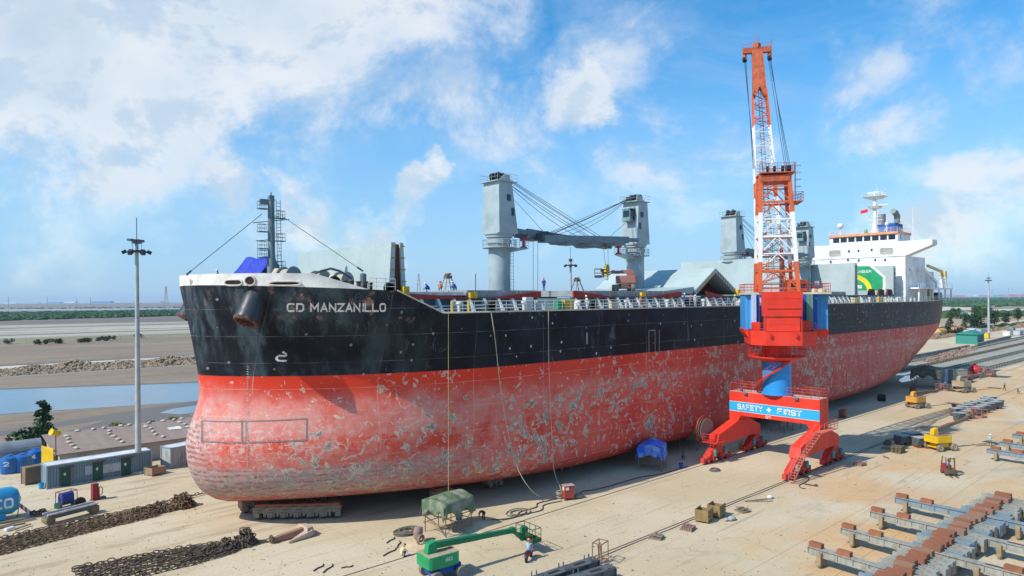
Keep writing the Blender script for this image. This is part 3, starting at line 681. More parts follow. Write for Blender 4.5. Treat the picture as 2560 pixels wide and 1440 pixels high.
# green emblem pair, hold five
GX = 152.0; vpair(GX, 28.05, lean=.06, gap=1.2)
def gp_(px, py, off=.03): p = aX(px, py, SX+GX-.02); return Vector((GX-off+.045*(p.z-21.3)/6.7*0, p.y-SY, p.z))
def flat(name, px, m, off, par=ship):
    mb = MB(); pts = [gp_(a, b, off) for a, b in px]; mb.add(pts, [tuple(range(len(pts)))]); return mb.build(name, m, par)
emb = flat('panel_emblem', [(2040,668),(2176,665),(2209,692),(2209,719),(2205,726),(2040,726)], EMGREEN, .012)
mb = MB(); W_ = [(2168,664),(2182,664),(2214,691),(2214,719),(2212,725),(2205,727),(2207,719),(2207,694),(2176,667)]
pts = [gp_(a, b, .022) for a, b in W_]; n = len(pts)
mb.add(pts, [(0,1,8),(1,2,7,8),(2,3,6,7),(3,4,5,6)]); mb.build('white_border', WHITE, emb)
mb = MB(); rows = [[], []]
for i in range(20):
    a = PI/2*(i/19); cx, cy = 2128, 728
    rows[0].append(gp_(cx+52*math.sin(a), cy-43*math.cos(a), .03)); rows[1].append(gp_(cx+40*math.sin(a), cy-32*math.cos(a), .03))
mb.sheet(rows); mb.build('yellow_arc', EMYEL, emb)
mb = MB(); mb.add([gp_(*q, .03) for q in ((2136,713),(2155,713),(2155,721),(2136,721))], [(0,1,2,3)]); mb.build('white_plate', WHITE, emb)
ta, tb = gp_(2178, 678, .03), gp_(2130, 680.5, .03)
text_mb('WEIGHT L', lambda u, v: ta.lerp(tb, u)+UP*(-.62*(v-.5)), .02).build('panel_lettering', WHITE, emb)
# tented pair, hold three
tx0, tx1, tx2, tz, ty = aY(1739,731,57).x-SX, aY(1787,682,57).x-SX, aY(1838,735,57).x-SX, 24.8, 10.0
for name, (a, b) in (('tented_hatch_cover', (tx0, tx1)), ('tented_hatch_cover', (tx2, tx1))):
    mb = MB(); s = 1 if b > a else -1; th = .75; dx, dz = b-a, tz-21.4; q = math.hypot(dx, dz); nx, nz = -dz/q*s, abs(dx)/q
    P = [(a, 21.4), (b, tz), (b-nx*0, tz+th/nz*.0+.75), (a+nx*th, 21.4+nz*th)]
    mb.prism(P, 2*ty+.3, lambda u, v, w: (u, -ty-.15+w, v)); o = mb.build(name, PANL, ship)
    for i in range(1, 9):
        u = i/9; xx, zz = a+(b-a)*u, 21.4+(tz-21.4)*u; mb = MB(); mb.box((xx+nx*.3, -ty-.2, zz+nz*.3), (.16,.1,.5), 0, 0); mb.build('edge_cleat', CLEAT, o)
mb = MB(); mb.prism([(tx0+.5,21.35),(tx2-.5,21.35),(tx1,tz-.2)], .1, lambda u, v, w: (u, -ty+2.5+w, v)); mb.build('cover_underside', HOLDDARK, ship)
mb = MB(); mb.bx(tx2-.7, tx2-.1, -10.9, -10.2, 21.35, 22.2); mb.build('cover_hinge', YEL, ship)
c3 = MB(); c3.hexa([(tx0-9,-9.9,21.3),(tx0-.6,-9.9,21.6),(tx0-.6,9.9,21.6),(tx0-9,9.9,21.3),(tx0-8.6,-9.9,21.9),(tx0-.3,-9.9,22.6),(tx0-.3,9.9,22.6),(tx0-8.6,9.9,21.9)]); c3.build('hatch_cover', PANL, ship)
cover(101.6, 124.4); cover(tx2+2, 94.4, 21.25, 21.7)
for x in (136.5, 142.0, 147.2):
    mb = MB(); mb.prism([(0,0),(3.6,0),(3.2,1.25),(.7,1.4)], .4, lambda u, v, w: (x+u, -10.4+w, 21.2+v)); mb.build('open_hatch_end', HOLDDARK, ship)
# ---- deck cranes
def deck_crane(x, aft, lens_=23.0, jib_y=0.0, tipz=29.1, rest=True):
    c = thing('deck_crane', (x, 0, 19.65)); c.parent = ship
    z = lambda w: w-19.65
    mb = MB(); mb.lathe([(1.42,0),(1.42,z(28.2)),(1.62,z(28.25)),(1.62,z(28.7)),(1.42,z(28.75)),(1.42,z(28.95)),(1.75,z(29.0)),(1.75,z(29.3)),(1.9,z(29.35)),(1.9,z(29.5))], (0,0,0), 32)
    mb.build('pedestal', CRANEGREY, c, smooth=True)
    mb = MB(); ring = [(2.2*math.cos(a), 2.2*math.sin(a), z(27.7)) for a in [2*PI*i/18 for i in range(18)]]
    mb.lathe([(1.43,z(27.62)),(2.25,z(27.62)),(2.25,z(27.7)),(1.43,z(27.7))], (0,0,0), 24); mb.rail(ring, 1.0, 1.2, .03, 2, True)
    d = 1 if aft else -1
    mb.hexa([(d*1.3,-.9,z(27.1)),(d*4.6,-.7,z(27.7)),(d*4.6,.5,z(27.7)),(d*1.3,.7,z(27.1)),(d*1.3,-.9,z(27.75)),(d*4.6,-.7,z(27.85)),(d*4.6,.5,z(27.85)),(d*1.3,.7,z(27.75))]); mb.rail([(d*1.8,-.85,z(27.8)),(d*4.6,-.7,z(27.85)),(d*4.6,.5,z(27.85))], 1, .6, .028, 3)
    mb.ladder((.75*d,-1.62,.1),(.75*d,-1.62,z(27.7)), .5, (1,0,0), .035, .4)
    mb.build('platform', GALV, c)
    mb = MB(); mb.tube((d*4.3,-.1,z(27.85)),(d*4.3,-.1,z(28.9)),.17,8); mb.box((d*4.3,-.1,z(28.95)),(.75,.7,.35)); mb.box((d*4.3,-.1,z(27.95)),(.7,.6,.2)); mb.build('jib_rest', paint('rest_red', (.7,.03,.03), .5, .2), c)
    # tower: tapered box
    w0, w1, a0, a1, b0, b1 = 1.75, 1.5, -1.5, 1.75, -1.3, .95
    mb = MB(); zt_, zb_ = z(36.2), z(29.5)
    mb.hexa([(d*a0,-w0,zb_),(d*a1,-w0,zb_),(d*a1,w0,zb_),(d*a0,w0,zb_),(d*b0,-w1,zt_),(d*b1,-w1,zt_),(d*b1,w1,zt_),(d*b0,w1,zt_)])
    for s in (-1, 1): mb.prism([(b0,zt_),(b1,zt_),(b1-.05,zt_+.95),(b1-.9,zt_+1.0),(b0+.5,zt_+.3)], .12, lambda u, v, w: (d*u, s*1.1+w-.06, v))
    mb.bx(-1.75, 1.75, -1.75, 1.75, zt_-.05, zt_+.05)
    mb.build('tower', CRANEGREY, c)
    mb = MB()
    for sx, sy, r in ((-.6*d,.5,.55),(-.6*d,-.55,.55),(.35*d,.35,.5),(.35*d,-.35,.5)): mb.lathe([(r*.6,-.12),(r,-.14),(r,.14),(r*.6,.12)], (sx, sy, zt_+.75), 16, 'Y')
    mb.build('sheave', paint('sheave_black', (.03,.03,.035), .5), c)
    mb = MB(); mb.rail([(-1.7,-1.7,zt_+.05),(1.7,-1.7,zt_+.05),(1.7,1.7,zt_+.05),(-1.7,1.7,zt_+.05)], .9, 1.2, .022, 2, True); mb.build('top_railing', GALV, c)
    mb = MB(); mb.bx(d*.3-.28, d*.3+.22, -w0-.02, -w0+.2, z(33.7), z(34.5)); mb.bx(d*.9-.2, d*.9+.25, -w1-.25, -w1-.02, z(31.8), z(32.8)) ; mb.build('window', GLASSD, c)
    if not aft:
        mb = MB(); mb.hexa([(-1.55,-1.0,z(32.9)),(-1.5,-1.0,z(32.9)),(-1.5,.5,z(32.9)),(-1.55,.5,z(32.9)),(-2.6,-1.0,z(35.0)),(-1.2,-1.0,z(35.2)),(-1.2,.5,z(35.2)),(-2.6,.5,z(35.0))]); mb.bx(-2.45, -1.5, -1.05, .55, z(33.0), z(33.1))
        mb.hexa([(-2.5,-1,z(33.1)),(-1.4,-1,z(33.1)),(-1.4,.5,z(33.1)),(-2.5,.5,z(33.1)),(-2.5,-1,z(34.9)),(-1.3,-1,z(34.9)),(-1.3,.5,z(34.9)),(-2.5,.5,z(34.9))])
        cb = mb.build('operator_cab', paint('cab_grey_green', (.2,.33,.33), .4, .3), c)
        mb = MB(); mb.bx(-2.53, -2.505, -.85, .35, z(33.7), z(34.7)); mb.bx(-2.4, -1.6, -1.03, -1.005, z(33.7), z(34.7)); mb.build('cab_window', GLASSD, cb)
    # jib: twin box girder lying level
    tip = Vector((d*lens_, jib_y, z(tipz))); heel = Vector((d*1.6, jib_y*.3, z(30.0)))
    mb = MB()
    for s in (-1, 1):
        h0, h1, t0, t1 = 1.1, .95, heel+Vector((0,s*1.35,0)), tip+Vector((0,s*.45,0)); m1 = t0.lerp(t1, .12)
        mb.bar(t0, m1, .35, .6); mb.bar(m1, t1, .42, 1.0)
    for k in range(1, 9):
        u = k/9; p = heel.lerp(tip, u); w = 1.35+(.45-1.35)*u; mb.bar(p-Vector((0,w,0)), p+Vector((0,w,0)), .3, .7)
    for k in (.22,.48,.74):
        p = heel.lerp(tip, k); mb.hexa([p+Vector(q) for q in [(-.9,-1.0,-.85),(.9,-1.0,-.85),(.9,1.0,-.85),(-.9,1.0,-.85),(-1.4,-1.2,-.45),(1.4,-1.2,-.45),(1.4,1.2,-.45),(-1.4,1.2,-.45)]])
    j = mb.build('jib', JIBSHADE, c)
    mb = MB(); mb.box(tip+Vector((d*.1,0,.25)), (.9,1.3,.75)); mb.lathe([(.3,-.25),(.5,-.25),(.5,.25),(.3,.25)], tip+Vector((-d*.9,0,.6)), 14, 'Y'); mb.build('jib_head', paint('jib_head_dark', (.06,.08,.09), .5), j)
    mb = MB(); top = Vector((d*.5, 0, zt_+.9))
    for k, (sy, u, sag) in enumerate(((-.5,.99,.0),(-.2,.97,.25),(.2,.86,.55),(.5,.9,.2),(.4,.72,.6),(-.35,.93,.05))):
        b = heel.lerp(tip, u)+Vector((0,sy*.8,.55)); a = top+Vector((0,sy,0)); mb.path([a.lerp(b, t)-UP*(sag*4*t*(1-t)*1.2) for t in [q/10 for q in range(11)]], .035, 5)
    a = heel.lerp(tip, .3)+Vector((0,-.6,.5)); mb.tube((d*1.3,-1.2,z(34.2)), a, .03, 5)
    mb.build('luffing_wires', paint('wire_rope', (.05,.065,.09), .5), c)
    return c, tip, heel
c1, tip1, _ = deck_crane(39.2, True, 23.4, .9); c2, tip2, heel2 = deck_crane(68.1, False, 22.6, -1.5)
c3_, tip3, _ = deck_crane(98.0, True, 22.5, .9); c4, tip4, _ = deck_crane(128.2, False, 22.0, -1.3)
# hoist wires and hook block
mb = MB()
for px in (1333, 1344.5): a = aY(px, 592, SY-1.5); b = aY(px, 738, SY-1.5); mb.tube(L(a), L(b), .03, 5)
mb.build('hoist_wire', paint('hoist_wire_dark', (.04,.06,.10), .5), ship)
mb = MB(); hb = L(aY(1517, 676, 61.5))
for px in (1508, 1520): a = L(aY(px, 610, 62.5)); mb.tube(a, hb+Vector(((px-1514)*.05,0,.75)), .03, 5)
mb.build('hoist_wire', paint('hoist_wire_grey', (.05,.06,.09), .5), ship)
HZ = NT('hazard_stripes'); hx, hy, hz = HZ.sep(); HZ.fin(HZ.mix(HZ.ramp(HZ.math('FRACT', HZ.math('MULTIPLY', HZ.math('ADD', hx, HZ.math('MULTIPLY', hz, 1.2)), 2.2)), .48, .52), (.75,.53,.02), (.02,.02,.02)), .5)
def hook_block(c, name='hook_block'):
    mb = MB(); mb.prism([(-.42,.5),(-.2,.85),(.2,.85),(.42,.5),(.4,-.2),(.16,-.8),(-.16,-.8),(-.4,-.2)], .4, lambda u, v, w: (c.x+u*.95, c.y+w-.2, c.z+v)); mb.mat(1)
    mb.path([(c.x+.25*math.sin(t), c.y, c.z-1.1+.25*math.cos(t)) for t in [i*.6 for i in range(8)]], .07, 6); return mb.build(name, [HZ, RUSTD], ship, bevel=.04)
hook_block(hb); hook_block(L(aY(1342, 752, 57.2)))
RAILP = paint('railing_pale', (.62,.64,.60), .6, .4)
# ---- railings along the port deck edge
mb = MB()
mb.rail([(x, -(half(x, 19.6)-.15), 19.7) for x in [20+i*4.2 for i in range(32)]], 1.1, 1.5, .032, 3)
mb.build('deck_railing', RAILP, ship); mb = MB()
mb.rail([(x, -(half(x, 19.6)-.15), ztop(x)) for x in [154+i*4 for i in range(8)]], 1.1, 1.4, .032, 3)
mb.build('deck_railing', RAILP, ship)
mb = MB(); mb.rail([(x, -(half(x, 21.6)-.15), ztop(x)) for x in (xlow+.2, 12.4, 13.2, 14.1)], 1.05, 1, .03, 3); mb.build('forecastle_railing', RAILP, ship); mb = MB()
mb.rail([(x, half(x, 21.6)-.15, ztop(x)) for x in (xlow+.2, 12.4, 13.2, 14.1)], 1.05, 1, .03, 3); mb.build('forecastle_railing', RAILP, ship)
# gangway fittings, drums and stores on the side deck
def sidebox(px, py, w, h, m, name, d=.5):
    p = L(aY(px, py, 54.6)); mb = MB(); mb.bx(p.x-w/2, p.x+w/2, p.y-d/2, p.y+d/2, 19.66, 19.66+h*.75); mb.bx(p.x-w/2-.04, p.x+w/2+.04, p.y-d/2-.04, p.y+d/2+.04, 19.66+h*.75, 19.66+h); mb.build(name, m, ship, bevel=.03)
for a in ((1320,775,1.1,1.5,WHITED,'vent_locker'),(1345,772,.7,1.2,GALV,'vent_locker'),(1398,770,.9,1.0,GRN,'deck_box'),(1420,768,1.6,1.2,YEL,'gangway_stand'),(2140,748,2.2,1.0,YEL,'gangway_stand'),(2200,742,2.6,1.1,YEL,'deck_box'),(1535,765,1.5,.9,CREAM,'deck_box')): sidebox(*a)
mb = MB(); mb.bx(20.6,20.75,-14.1,-13.95,19.66,20.9); mb.bx(22.6,22.75,-14.1,-13.95,19.66,20.9); mb.bx(20.6,22.75,-14.3,-13.9,19.6,19.7); mb.build('ladder_gate', YEL, ship)
for px, py in ((1228,770),(1482,766)):
    p = L(aY(px, py, 52.6)); mb = MB(); mb.lathe([(.34,-.12),(.52,-.17),(.58,0),(.52,.17),(.34,.12),(.34,-.12)], (p.x, p.y, 20.2), 18, 'Y'); mb.build('fender_tyre', BLACKP, ship, smooth=True)
# white pipe runs / vents on side deck seen above stays
mb = MB()
for x in range(22, 150, 9): mb.lathe([(.16,0),(.16,.8),(.3,.85),(.3,1.05),(.05,1.15)], (x+.6, -12.6, 19.66), 10)
mb.build('air_vents', STAY, ship)
# ---------------------------------------------------------------- forecastle gear
MASTM = paint('mast_grey_green', (.13,.19,.205), .5, .6, (.22,.12,.08), 1.5)
fm = thing('foremast', (8.6, 0, 22.0)); fm.parent = ship
mb = MB(); mb.lathe([(.46,0),(.43,3.2),(.36,3.3),(.32,9.0),(.36,9.05),(.36,9.2)], (0,0,0), 16); mb.build('pole', MASTM, fm, smooth=True)
mb = MB(); mb.ladder((.75,-.25,.1),(.65,-.2,9.2),.42,(1,0,0),.03,.35)
for zz in (1.5,3.5,5.5,7.5): mb.bar((.3,-.1,zz),(.75,-.22,zz),.05)
mb.build('ladder', paint('ladder_steel', (.12,.16,.2), .5), fm)
for zz, a in ((2.2,-1),(3.3,1),(4.2,1),(5.0,-1),(5.9,1),(7.3,-1),(8.2,1)):
    mb = MB(); mb.box((-.55*a-.2*a,.25*a,zz),(1.0,.7,.08)); mb.rail([(-.3*a,-.05*a,zz),(-1.2*a,-.05*a,zz),(-1.2*a,.55*a,zz),(-.3*a,.55*a,zz)],.75,.6,.022,2); mb.build('lamp_platform', MASTM, fm)
mb = MB()
mb.box((-.6,.1,8.9),(1.0,.35,.5)); mb.box((0,0,9.4),(.5,.45,.35)); mb.tube((0,0,9.5),(0,0,9.9),.06,6)
mb.bar((-1.5,.9,6.8),(1.5,-.9,7.2),.09); mb.bar((-1.3,.7,5.0),(-.3,.1,5.1),.08)
mb.build('yard_arm', MASTM, fm)
mb = MB(); mb.path([L(aY(655,535,67)), L(aY(478,677,66.3))], .035, 5); mb.path([L(aY(705,540,65)), L(aY(893,668,56.5))], .035, 5); mb.path([L(aY(690,585,66)), L(aY(705,655,64))], .025, 4)
mb.path([L(aY(478,677,66.3)), L(aY(466,687,66.3))], .09, 6); mb.path([L(aY(893,668,56.5)), L(aY(908,678,56.2))], .09, 6)
mb.build('stay_wires', paint('stay_wire', (.04,.07,.09), .5), ship)
p = L(aY(908, 700, 56.2)); mb = MB(); mb.lathe([(.3,0),(.3,1.7),(.1,1.8)], (p.x, p.y, 21.7), 12); mb.build('stay_post', MASTM, ship)
def winch(px, py, Y, k=1.0, hexf=True):
    p = L(aY(px, py, Y)); w = thing('mooring_winch', (p.x, p.y, ztop(min(p.x,14))-.05)); w.parent = ship; w.rotation_euler = (0,0,R_(20)); w.scale = (k*1.08,k*1.08,k*1.08)
    mb = MB(); mb.lathe([(.95,-.62),(.95,-.55),(.55,-.5),(.5,.5),(.95,.55),(.95,.62)], (0,0,1.05), 22, 'Y'); mb.build('drum', paint('drum_grey', (.22,.27,.28), .5, .6, (.25,.13,.08), 2), w, smooth=True)
    mb = MB(); mb.lathe([(.72,-.48),(.74,0),(.72,.48)], (0,0,1.05), 22, 'Y'); mb.build('coiled_rope', ROPE, w)
    mb = MB(); mb.prism([(-.8,0),(.8,0),(.8,1.3),(.45,1.75),(-.45,1.75),(-.8,1.3)], .5, lambda u, v, q: (u, .75+q, v+.1)); mb.bx(-1.0,1.0,-1.0,1.3,0,.2); mb.tube((0,-1.0,1.05),(0,1.4,1.05),.14,8)
    mb.build('gear_case', paint('gear_cream', (.5,.42,.3), .6, .6, (.25,.14,.08), 2), w, bevel=.03); return w
winch(722, 684, 61.5, 1.0); winch(800, 690, 62.5, .95); winch(858, 705, 60.5, .9); winch(640, 683, 70, .9)
for px, py, Y in ((905,712,55.5),(918,712,57),(870,712,56)):
    p = L(aY(px, py, Y)); mb = MB()
    for q in (-.35,.35): mb.lathe([(.2,0),(.2,.75),(.27,.78),(.27,.86)], (p.x+q, p.y, ztop(p.x)-.05), 12)
    mb.box((p.x, p.y, ztop(p.x)), (1.3,.5,.1)); mb.build('bollard', RUSTD, ship)
for px, py in ((836,706),(973,706)):
    p = L(aY(px, py, 55.0)); mb = MB(); mb.lathe([(.34,-.15),(.52,-.2),(.58,0),(.52,.2),(.34,.15),(.34,-.15)], (p.x, p.y, ztop(p.x)+.55), 18, 'Y'); mb.mat(1); mb.box((p.x,p.y,ztop(p.x)+.05),(1.1,.5,.2)); mb.build('roller_fairlead', [BLACKP, paint('fairlead_base', (.25,.3,.3), .5)], ship, smooth=True)
mb = MB(); a, b = L(aY(775, 688, 60)), L(aY(850, 683, 59)); mb.path([a, a.lerp(b,.4)+UP*.35, a.lerp(b,.7)+UP*.5, b+UP*.2, b+Vector((1.0,-.5,-.5))], .11, 7); mb.build('mooring_hose', paint('dark_hose', (.06,.07,.09), .6), ship)
p = L(aY(800, 705, 57)); mb = MB(); mb.bx(p.x-.5,p.x+.5,p.y-.4,p.y+.4,21.7,22.4); mb.build('deck_locker', GRN, ship)
# blue canopy behind the foremast
p = aY(650, 684, 70); cnp = thing('canopy_tent', (p.x, p.y, 22.2), R_(20), 'bright blue tarpaulin canopy pitched behind the foremast on the bow', 'tarpaulin'); cnp.scale = (.88,.88,.9)
mb = MB(); rows = []
for i in range(9):
    v = -2.3+4.6*i/8; row = []
    for u, z in ((-2.8,.1),(-2.4,1.3),(-1.2,2.4),(0,3.7+.1*math.sin(i)),(.9,2.5),(2.0,1.4),(2.3,.7)): row.append((u, v, z-.07*math.sin(i*1.7+u)))
    rows.append(row)
mb.sheet(rows); mb.sheet([[(-2.6,2.3,.1),(-2.3,2.3,1.0),(-1.2,2.3,1.8),(0,2.3,2.9)],[(-2.6,2.31,.05),(-1.8,2.31,.05),(-1,2.31,.05),(.2,2.31,.05)]])
o = mb.build('canopy', TARPR, cnp, smooth=True); sd = o.modifiers.new('s','SOLIDIFY'); sd.thickness = .03
mb = MB()
for u, v, h in ((-2.4,-2.2,1),(-2.4,2.2,1),(0,-2.2,2.9),(0,2.2,2.9),(2.1,-2.2,.8),(2.1,2.2,.8)): mb.tube((u,v,0),(u,v,h),.05,6)
mb.build('pole_frame', GALV, cnp)
# A-shaped blasting frames on hatch one and two
def aframe(px, py, Y):
    p = L(aY(px, py, Y)); f = thing('hatch_frame', (p.x,p.y,21.95)); f.parent = ship; f.scale = (.55,.55,.55)
    mb = MB()
    for s in (-1,1):
        for t in (-1,1): mb.bar((s*1.5,t*.9,0),(s*.55,t*.4,2.5),.14)
        mb.ladder((s*1.45,-.9,.1),(s*.6,-.45,2.3),.3,(0,1,0),.03,.35)
    for zz, k in ((.8,1.2),(1.6,.85)): mb.bar((k,-.65,zz),(k,.65,zz),.07); mb.bar((-k,-.65,zz),(-k,.65,zz),.07); mb.bar((-k,-.65,zz),(k,-.65,zz),.05)
    mb.build('legs', paint('frame_tan', (.33,.27,.18), .7, .6, (.2,.12,.07), 2), f)
    mb = MB(); mb.box((0,0,2.75),(1.5,1.0,.6)); mb.lathe([(.3,-.5),(.3,.5)],(-.2,0,3.2),10,'Y'); mb.build('motor_unit', paint('frame_unit', (.2,.14,.09), .7, .6), f, bevel=.05)
    mb = MB(); mb.box((.35,-.1,3.35),(.5,.45,.35)); mb.path([(.3,0,3.2),(-.5,0,3.4),(-.9,0,3.0)],.06,6); mb.build('red_valve', paint('valve_red', (.55,.03,.05), .5), f)
aframe(1120, 726, 60.5); aframe(1443, 726, 63)
mb = MB(); p = L(aY(1165,726,60)); mb.tube((p.x+1.4,p.y,21.9),(p.x+1.4,p.y,23.9),.05,5); mb.build('marker_pole', DARKGREY, ship)
for px, py in ((1365,750),(1385,745)):
    p = L(aY(px, py, 63)); mb = MB(); mb.bx(p.x-1.1,p.x+1.1,-3.5,3.5,19.66,22.0); mb.bx(p.x-.3,p.x+.3,-3.6,-3.5,19.8,21.6); mb.build('deck_house', SHIPGREY, ship)
# ---------------------------------------------------------------- accommodation
acc = thing('accommodation_block', (156.0, 0, 19.65)); acc.parent = ship
AX = SX+156
def ac(px, py, X=AX): p = aX(px, py, X); return p.y-SY, p.z-19.65
WS = paint('superstructure_white', (.84,.83,.81), .5, .4, (.55,.38,.24), .7, lo=.58, hi=.74)
WSIDE = paint('superstructure_side', (.70,.70,.68), .5, .35, (.4,.28,.18), .8)
yr, _ = ac(2253, 700); yr = -11.4
zw0 = ac(2253, 640)[1]; 
mb = MB(); mb.bx(0, 14, yr, -yr, 0, zw0); mb.build('wall', WS, acc)
# bridge deck with tapering wings
yt, ztp_ = ac(2331, 597); _, zbt = ac(2330, 612); yt = min(yt, -14.8)
ztp_ = ac(2200, 606)[1]; zbt = ztp_-1.15
mb = MB(); pr = [(-yt,ztp_),(yt,ztp_),(yt,zbt),(yr,zw0),(-yr,zw0),(-yt,zbt)]
mb.prism(pr, 3.6, lambda u, v, w: (-.15+w, u, v)); mb.build('bridge_wing', WS, acc)
ya, za_ = ac(2073, 607); yb, zb2 = ac(2243, 604); zt3 = ac(2243, 592)[1]; zt3 = max(zt3, ztp_+1.9)
mb = MB(); mb.bx(.3, 9, yb, ya, ztp_+.01, zt3); wh = mb.build('wheelhouse', WS, acc)
mb = MB(); mb.bx(-.1, 9.2, yb-.2, ya+.2, zt3, zt3+.55); mb.build('orange_fascia', ORANGE, wh)
for i in range(8):
    a = yb+.5+(ya-yb-1)*i/8; b = a+(ya-yb-1)/8-.35; mb = MB(); mb.bx(.27, .3-.003, a, b, ztp_+.55, zt3-.15); mb.build('window', GLASSD, wh)
mb = MB(); mb.bx(2, 2.8, yb-.02, yb-.003, ztp_+.55, zt3-.15); mb.build('window', GLASSD, wh)
for px, py in ((2123,628),(2147,627),(2180,625),(2120,650),(2147,651),(2188,650),(2213,650),(2077,655)):
    y, z = ac(px, py); mb = MB(); mb.bx(-.2 if z > zw0 else -.05, -.153 if z > zw0 else -.003, y-.2, y+.2, z-.3, z+.3); mb.build('porthole', GLASSD, acc)
for px, py in ((2088,634),(2217,628)):
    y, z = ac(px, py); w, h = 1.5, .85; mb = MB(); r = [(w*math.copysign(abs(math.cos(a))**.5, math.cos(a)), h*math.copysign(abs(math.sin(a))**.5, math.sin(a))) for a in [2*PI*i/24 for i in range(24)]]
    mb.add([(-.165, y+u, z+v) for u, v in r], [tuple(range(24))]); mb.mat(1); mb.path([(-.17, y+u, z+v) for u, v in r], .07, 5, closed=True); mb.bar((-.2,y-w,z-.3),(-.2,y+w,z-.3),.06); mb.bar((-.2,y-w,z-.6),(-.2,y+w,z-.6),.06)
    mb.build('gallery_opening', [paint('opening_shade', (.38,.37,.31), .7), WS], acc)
for x_, z_ in ((3,3.2),(7,3.2),(3,7.5),(8,7.5),(11,6)): mb = MB(); mb.bx(x_-.2,x_+.2,yr-.03,yr-.003,z_-.3,z_+.3); mb.build('porthole', GLASSD, acc)
mb = MB(); mb.rail([(.2,yb,zt3+.55),(.2,ya,zt3+.55),(9,ya,zt3+.55),(9,yb,zt3+.55)],1.0,1.5,.035,3,True); mb.build('railing', WHITE, acc)
# radar mast
rm = thing('radar_mast', (2.5, ac(2178,590)[0], zt3+.5)); rm.parent = acc
mb = MB(); mb.lathe([(1.0,0),(.45,2.6),(.38,8.2)], (0,0,0), 10)
for zz, w in ((2.2,1.5),(3.2,1.8),(4.1,1.5),(5.2,1.2)): mb.bx(-.3,.3,-w,w,zz,zz+.12)
mb.build('mast_pole', WHITE, rm)
mb = MB(); mb.hexa([(-.9,-1.0,6.1),(.9,-1.0,6.1),(.9,1.0,6.1),(-.9,1.0,6.1),(-1.3,-1.4,6.7),(1.3,-1.4,6.7),(1.3,1.4,6.7),(-1.3,1.4,6.7)]); mb.hexa([(-.9,-1.2,8.4),(.9,-1.2,8.4),(.9,1.2,8.4),(-.9,1.2,8.4),(-1.5,-2.5,9.0),(1.5,-2.5,9.0),(1.5,2.5,9.0),(-1.5,2.5,9.0)])
mb.rail([(-1.4,-2.4,9),(1.4,-2.4,9),(1.4,2.4,9),(-1.4,2.4,9)],1,1.2,.035,2,True); mb.build('mast_platform', WHITE, rm)
mb = MB(); mb.box((0,.2,10.1),(.35,2.6,.3)); mb.tube((0,0,9),(0,0,10.4),.2,8); mb.tube((0,-.5,10),(0,-.5,11.6),.06,5); mb.tube((0,-2.3,9),(0,-2.3,11),.06,5); mb.box((0,-2.0,6.9),(.25,2.2,.25)); mb.build('radar_scanner', WHITE, rm)
mb = MB()
for y_, z_, r in ((ac(2093,567)[0],zt3+3.0,.75),(ac(2209,563)[0],zt3+2.6,.45)):
    mb.ball((2,y_,z_), r, 14, m=9); mb.tube((2,y_,zt3+.5),(2,y_,z_),.14,8); mb.bar((2.6,y_,zt3+.55),(2,y_,zt3+1.8),.1); mb.bar((1.4,y_+.4,zt3+.55),(2,y_,zt3+1.8),.1)
mb.build('satellite_dome', WHITE, acc, smooth=True)
y_ = ac(2157,583)[0]; mb = MB(); mb.lathe([(.35,0),(.35,.9),(.1,1.2)],(2,y_,zt3+.55),10); mb.build('compass_binnacle', GRN, acc)
# flag below the radar mast
mb = MB(); rows = []
for i in range(6): rows.append([(1.0+.1*math.sin(j*1.6), rm.location.y+1.1+j*.34, 6.5+zt3-.28*j*.15-i*.16+.08*math.sin(j*1.5)) for j in range(6)])
mb.sheet(rows); fl = mb.build('flag', NT('red_flag').fin((.75,.02,.03), .8), acc); sd = fl.modifiers.new('s','SOLIDIFY'); sd.thickness = .03
# funnel
fx = 17; fy0, fy1 = ac(2238,585,AX+fx)[0], ac(2183,590,AX+fx)[0]
mb = MB(); mb.bx(fx, fx+6, fy0, fy1, 8, ac(2210,558,AX+fx)[1]); fn = mb.build('funnel', paint('funnel_blue', (.012,.10,.36), .5, .2), acc, bevel=.3)
zf = ac(2210,558,AX+fx)[1]; mb = MB(); mb.lathe([(.9,0),(.9,2.6),(.8,2.6)],(fx+2,fy1-1.5,zf),14); mb.path([(fx+2,fy1-5.2,zf),(fx+2,fy1-5.2,zf+1.8),(fx+1.4,fy1-5.0,zf+2.6),(fx+.2,fy1-4.8,zf+3.0)],.75,12); mb.build('exhaust_pipe', paint('exhaust_grey', (.25,.26,.25), .5, .4), fn, smooth=True)
mb = MB(); y_ = ac(2272,600)[0]; mb.tube((3,y_,ztp_),(3,y_,ztp_+8),.09,6); mb.build('whip_antenna', WHITE, acc)
# poop: side house, deck, davit, provision crane
mb = MB(); mb.bx(14, 24, -10.5, 10.5, 0, 7.5); mb.bx(14, 22, -9, 9, 7.5, 10); mb.build('aft_house', WSIDE, acc)
mb = MB(); mb.bx(2, 28.5, -13.6, -10.5, 3.0, 3.35); mb.bx(24, 28.8, -10.5, 10.5, 3.0, 3.35); mb.rail([(2,-13.5,3.35),(28.4,-13.5,3.35),(28.4,10,3.35)],1.05,1.6,.035,3); pd = mb.build('boat_deck', WS, acc)
mb = MB()
for x_ in (3,8,13,18,23,28): mb.box((x_,-13.3,1.5),(.35,.3,3.0))
mb.build('deck_pillar', WS, acc)
mb = MB(); mb.bx(5,20,-10.6,-10.52,.2,2.9); mb.build('recess_panel', paint('ochre_recess', (.36,.28,.15), .8, .5), acc)
mb = MB(); mb.bar((7,-12.8,8.2),(19,-12.4,4.8),.55,.6); mb.bar((19,-12.4,3.3),(19,-12.4,5.2),.5,.5); mb.build('boat_davit', WS, acc)
pc = thing('provision_crane', (25.5,-12.2,3.3)); pc.parent = acc
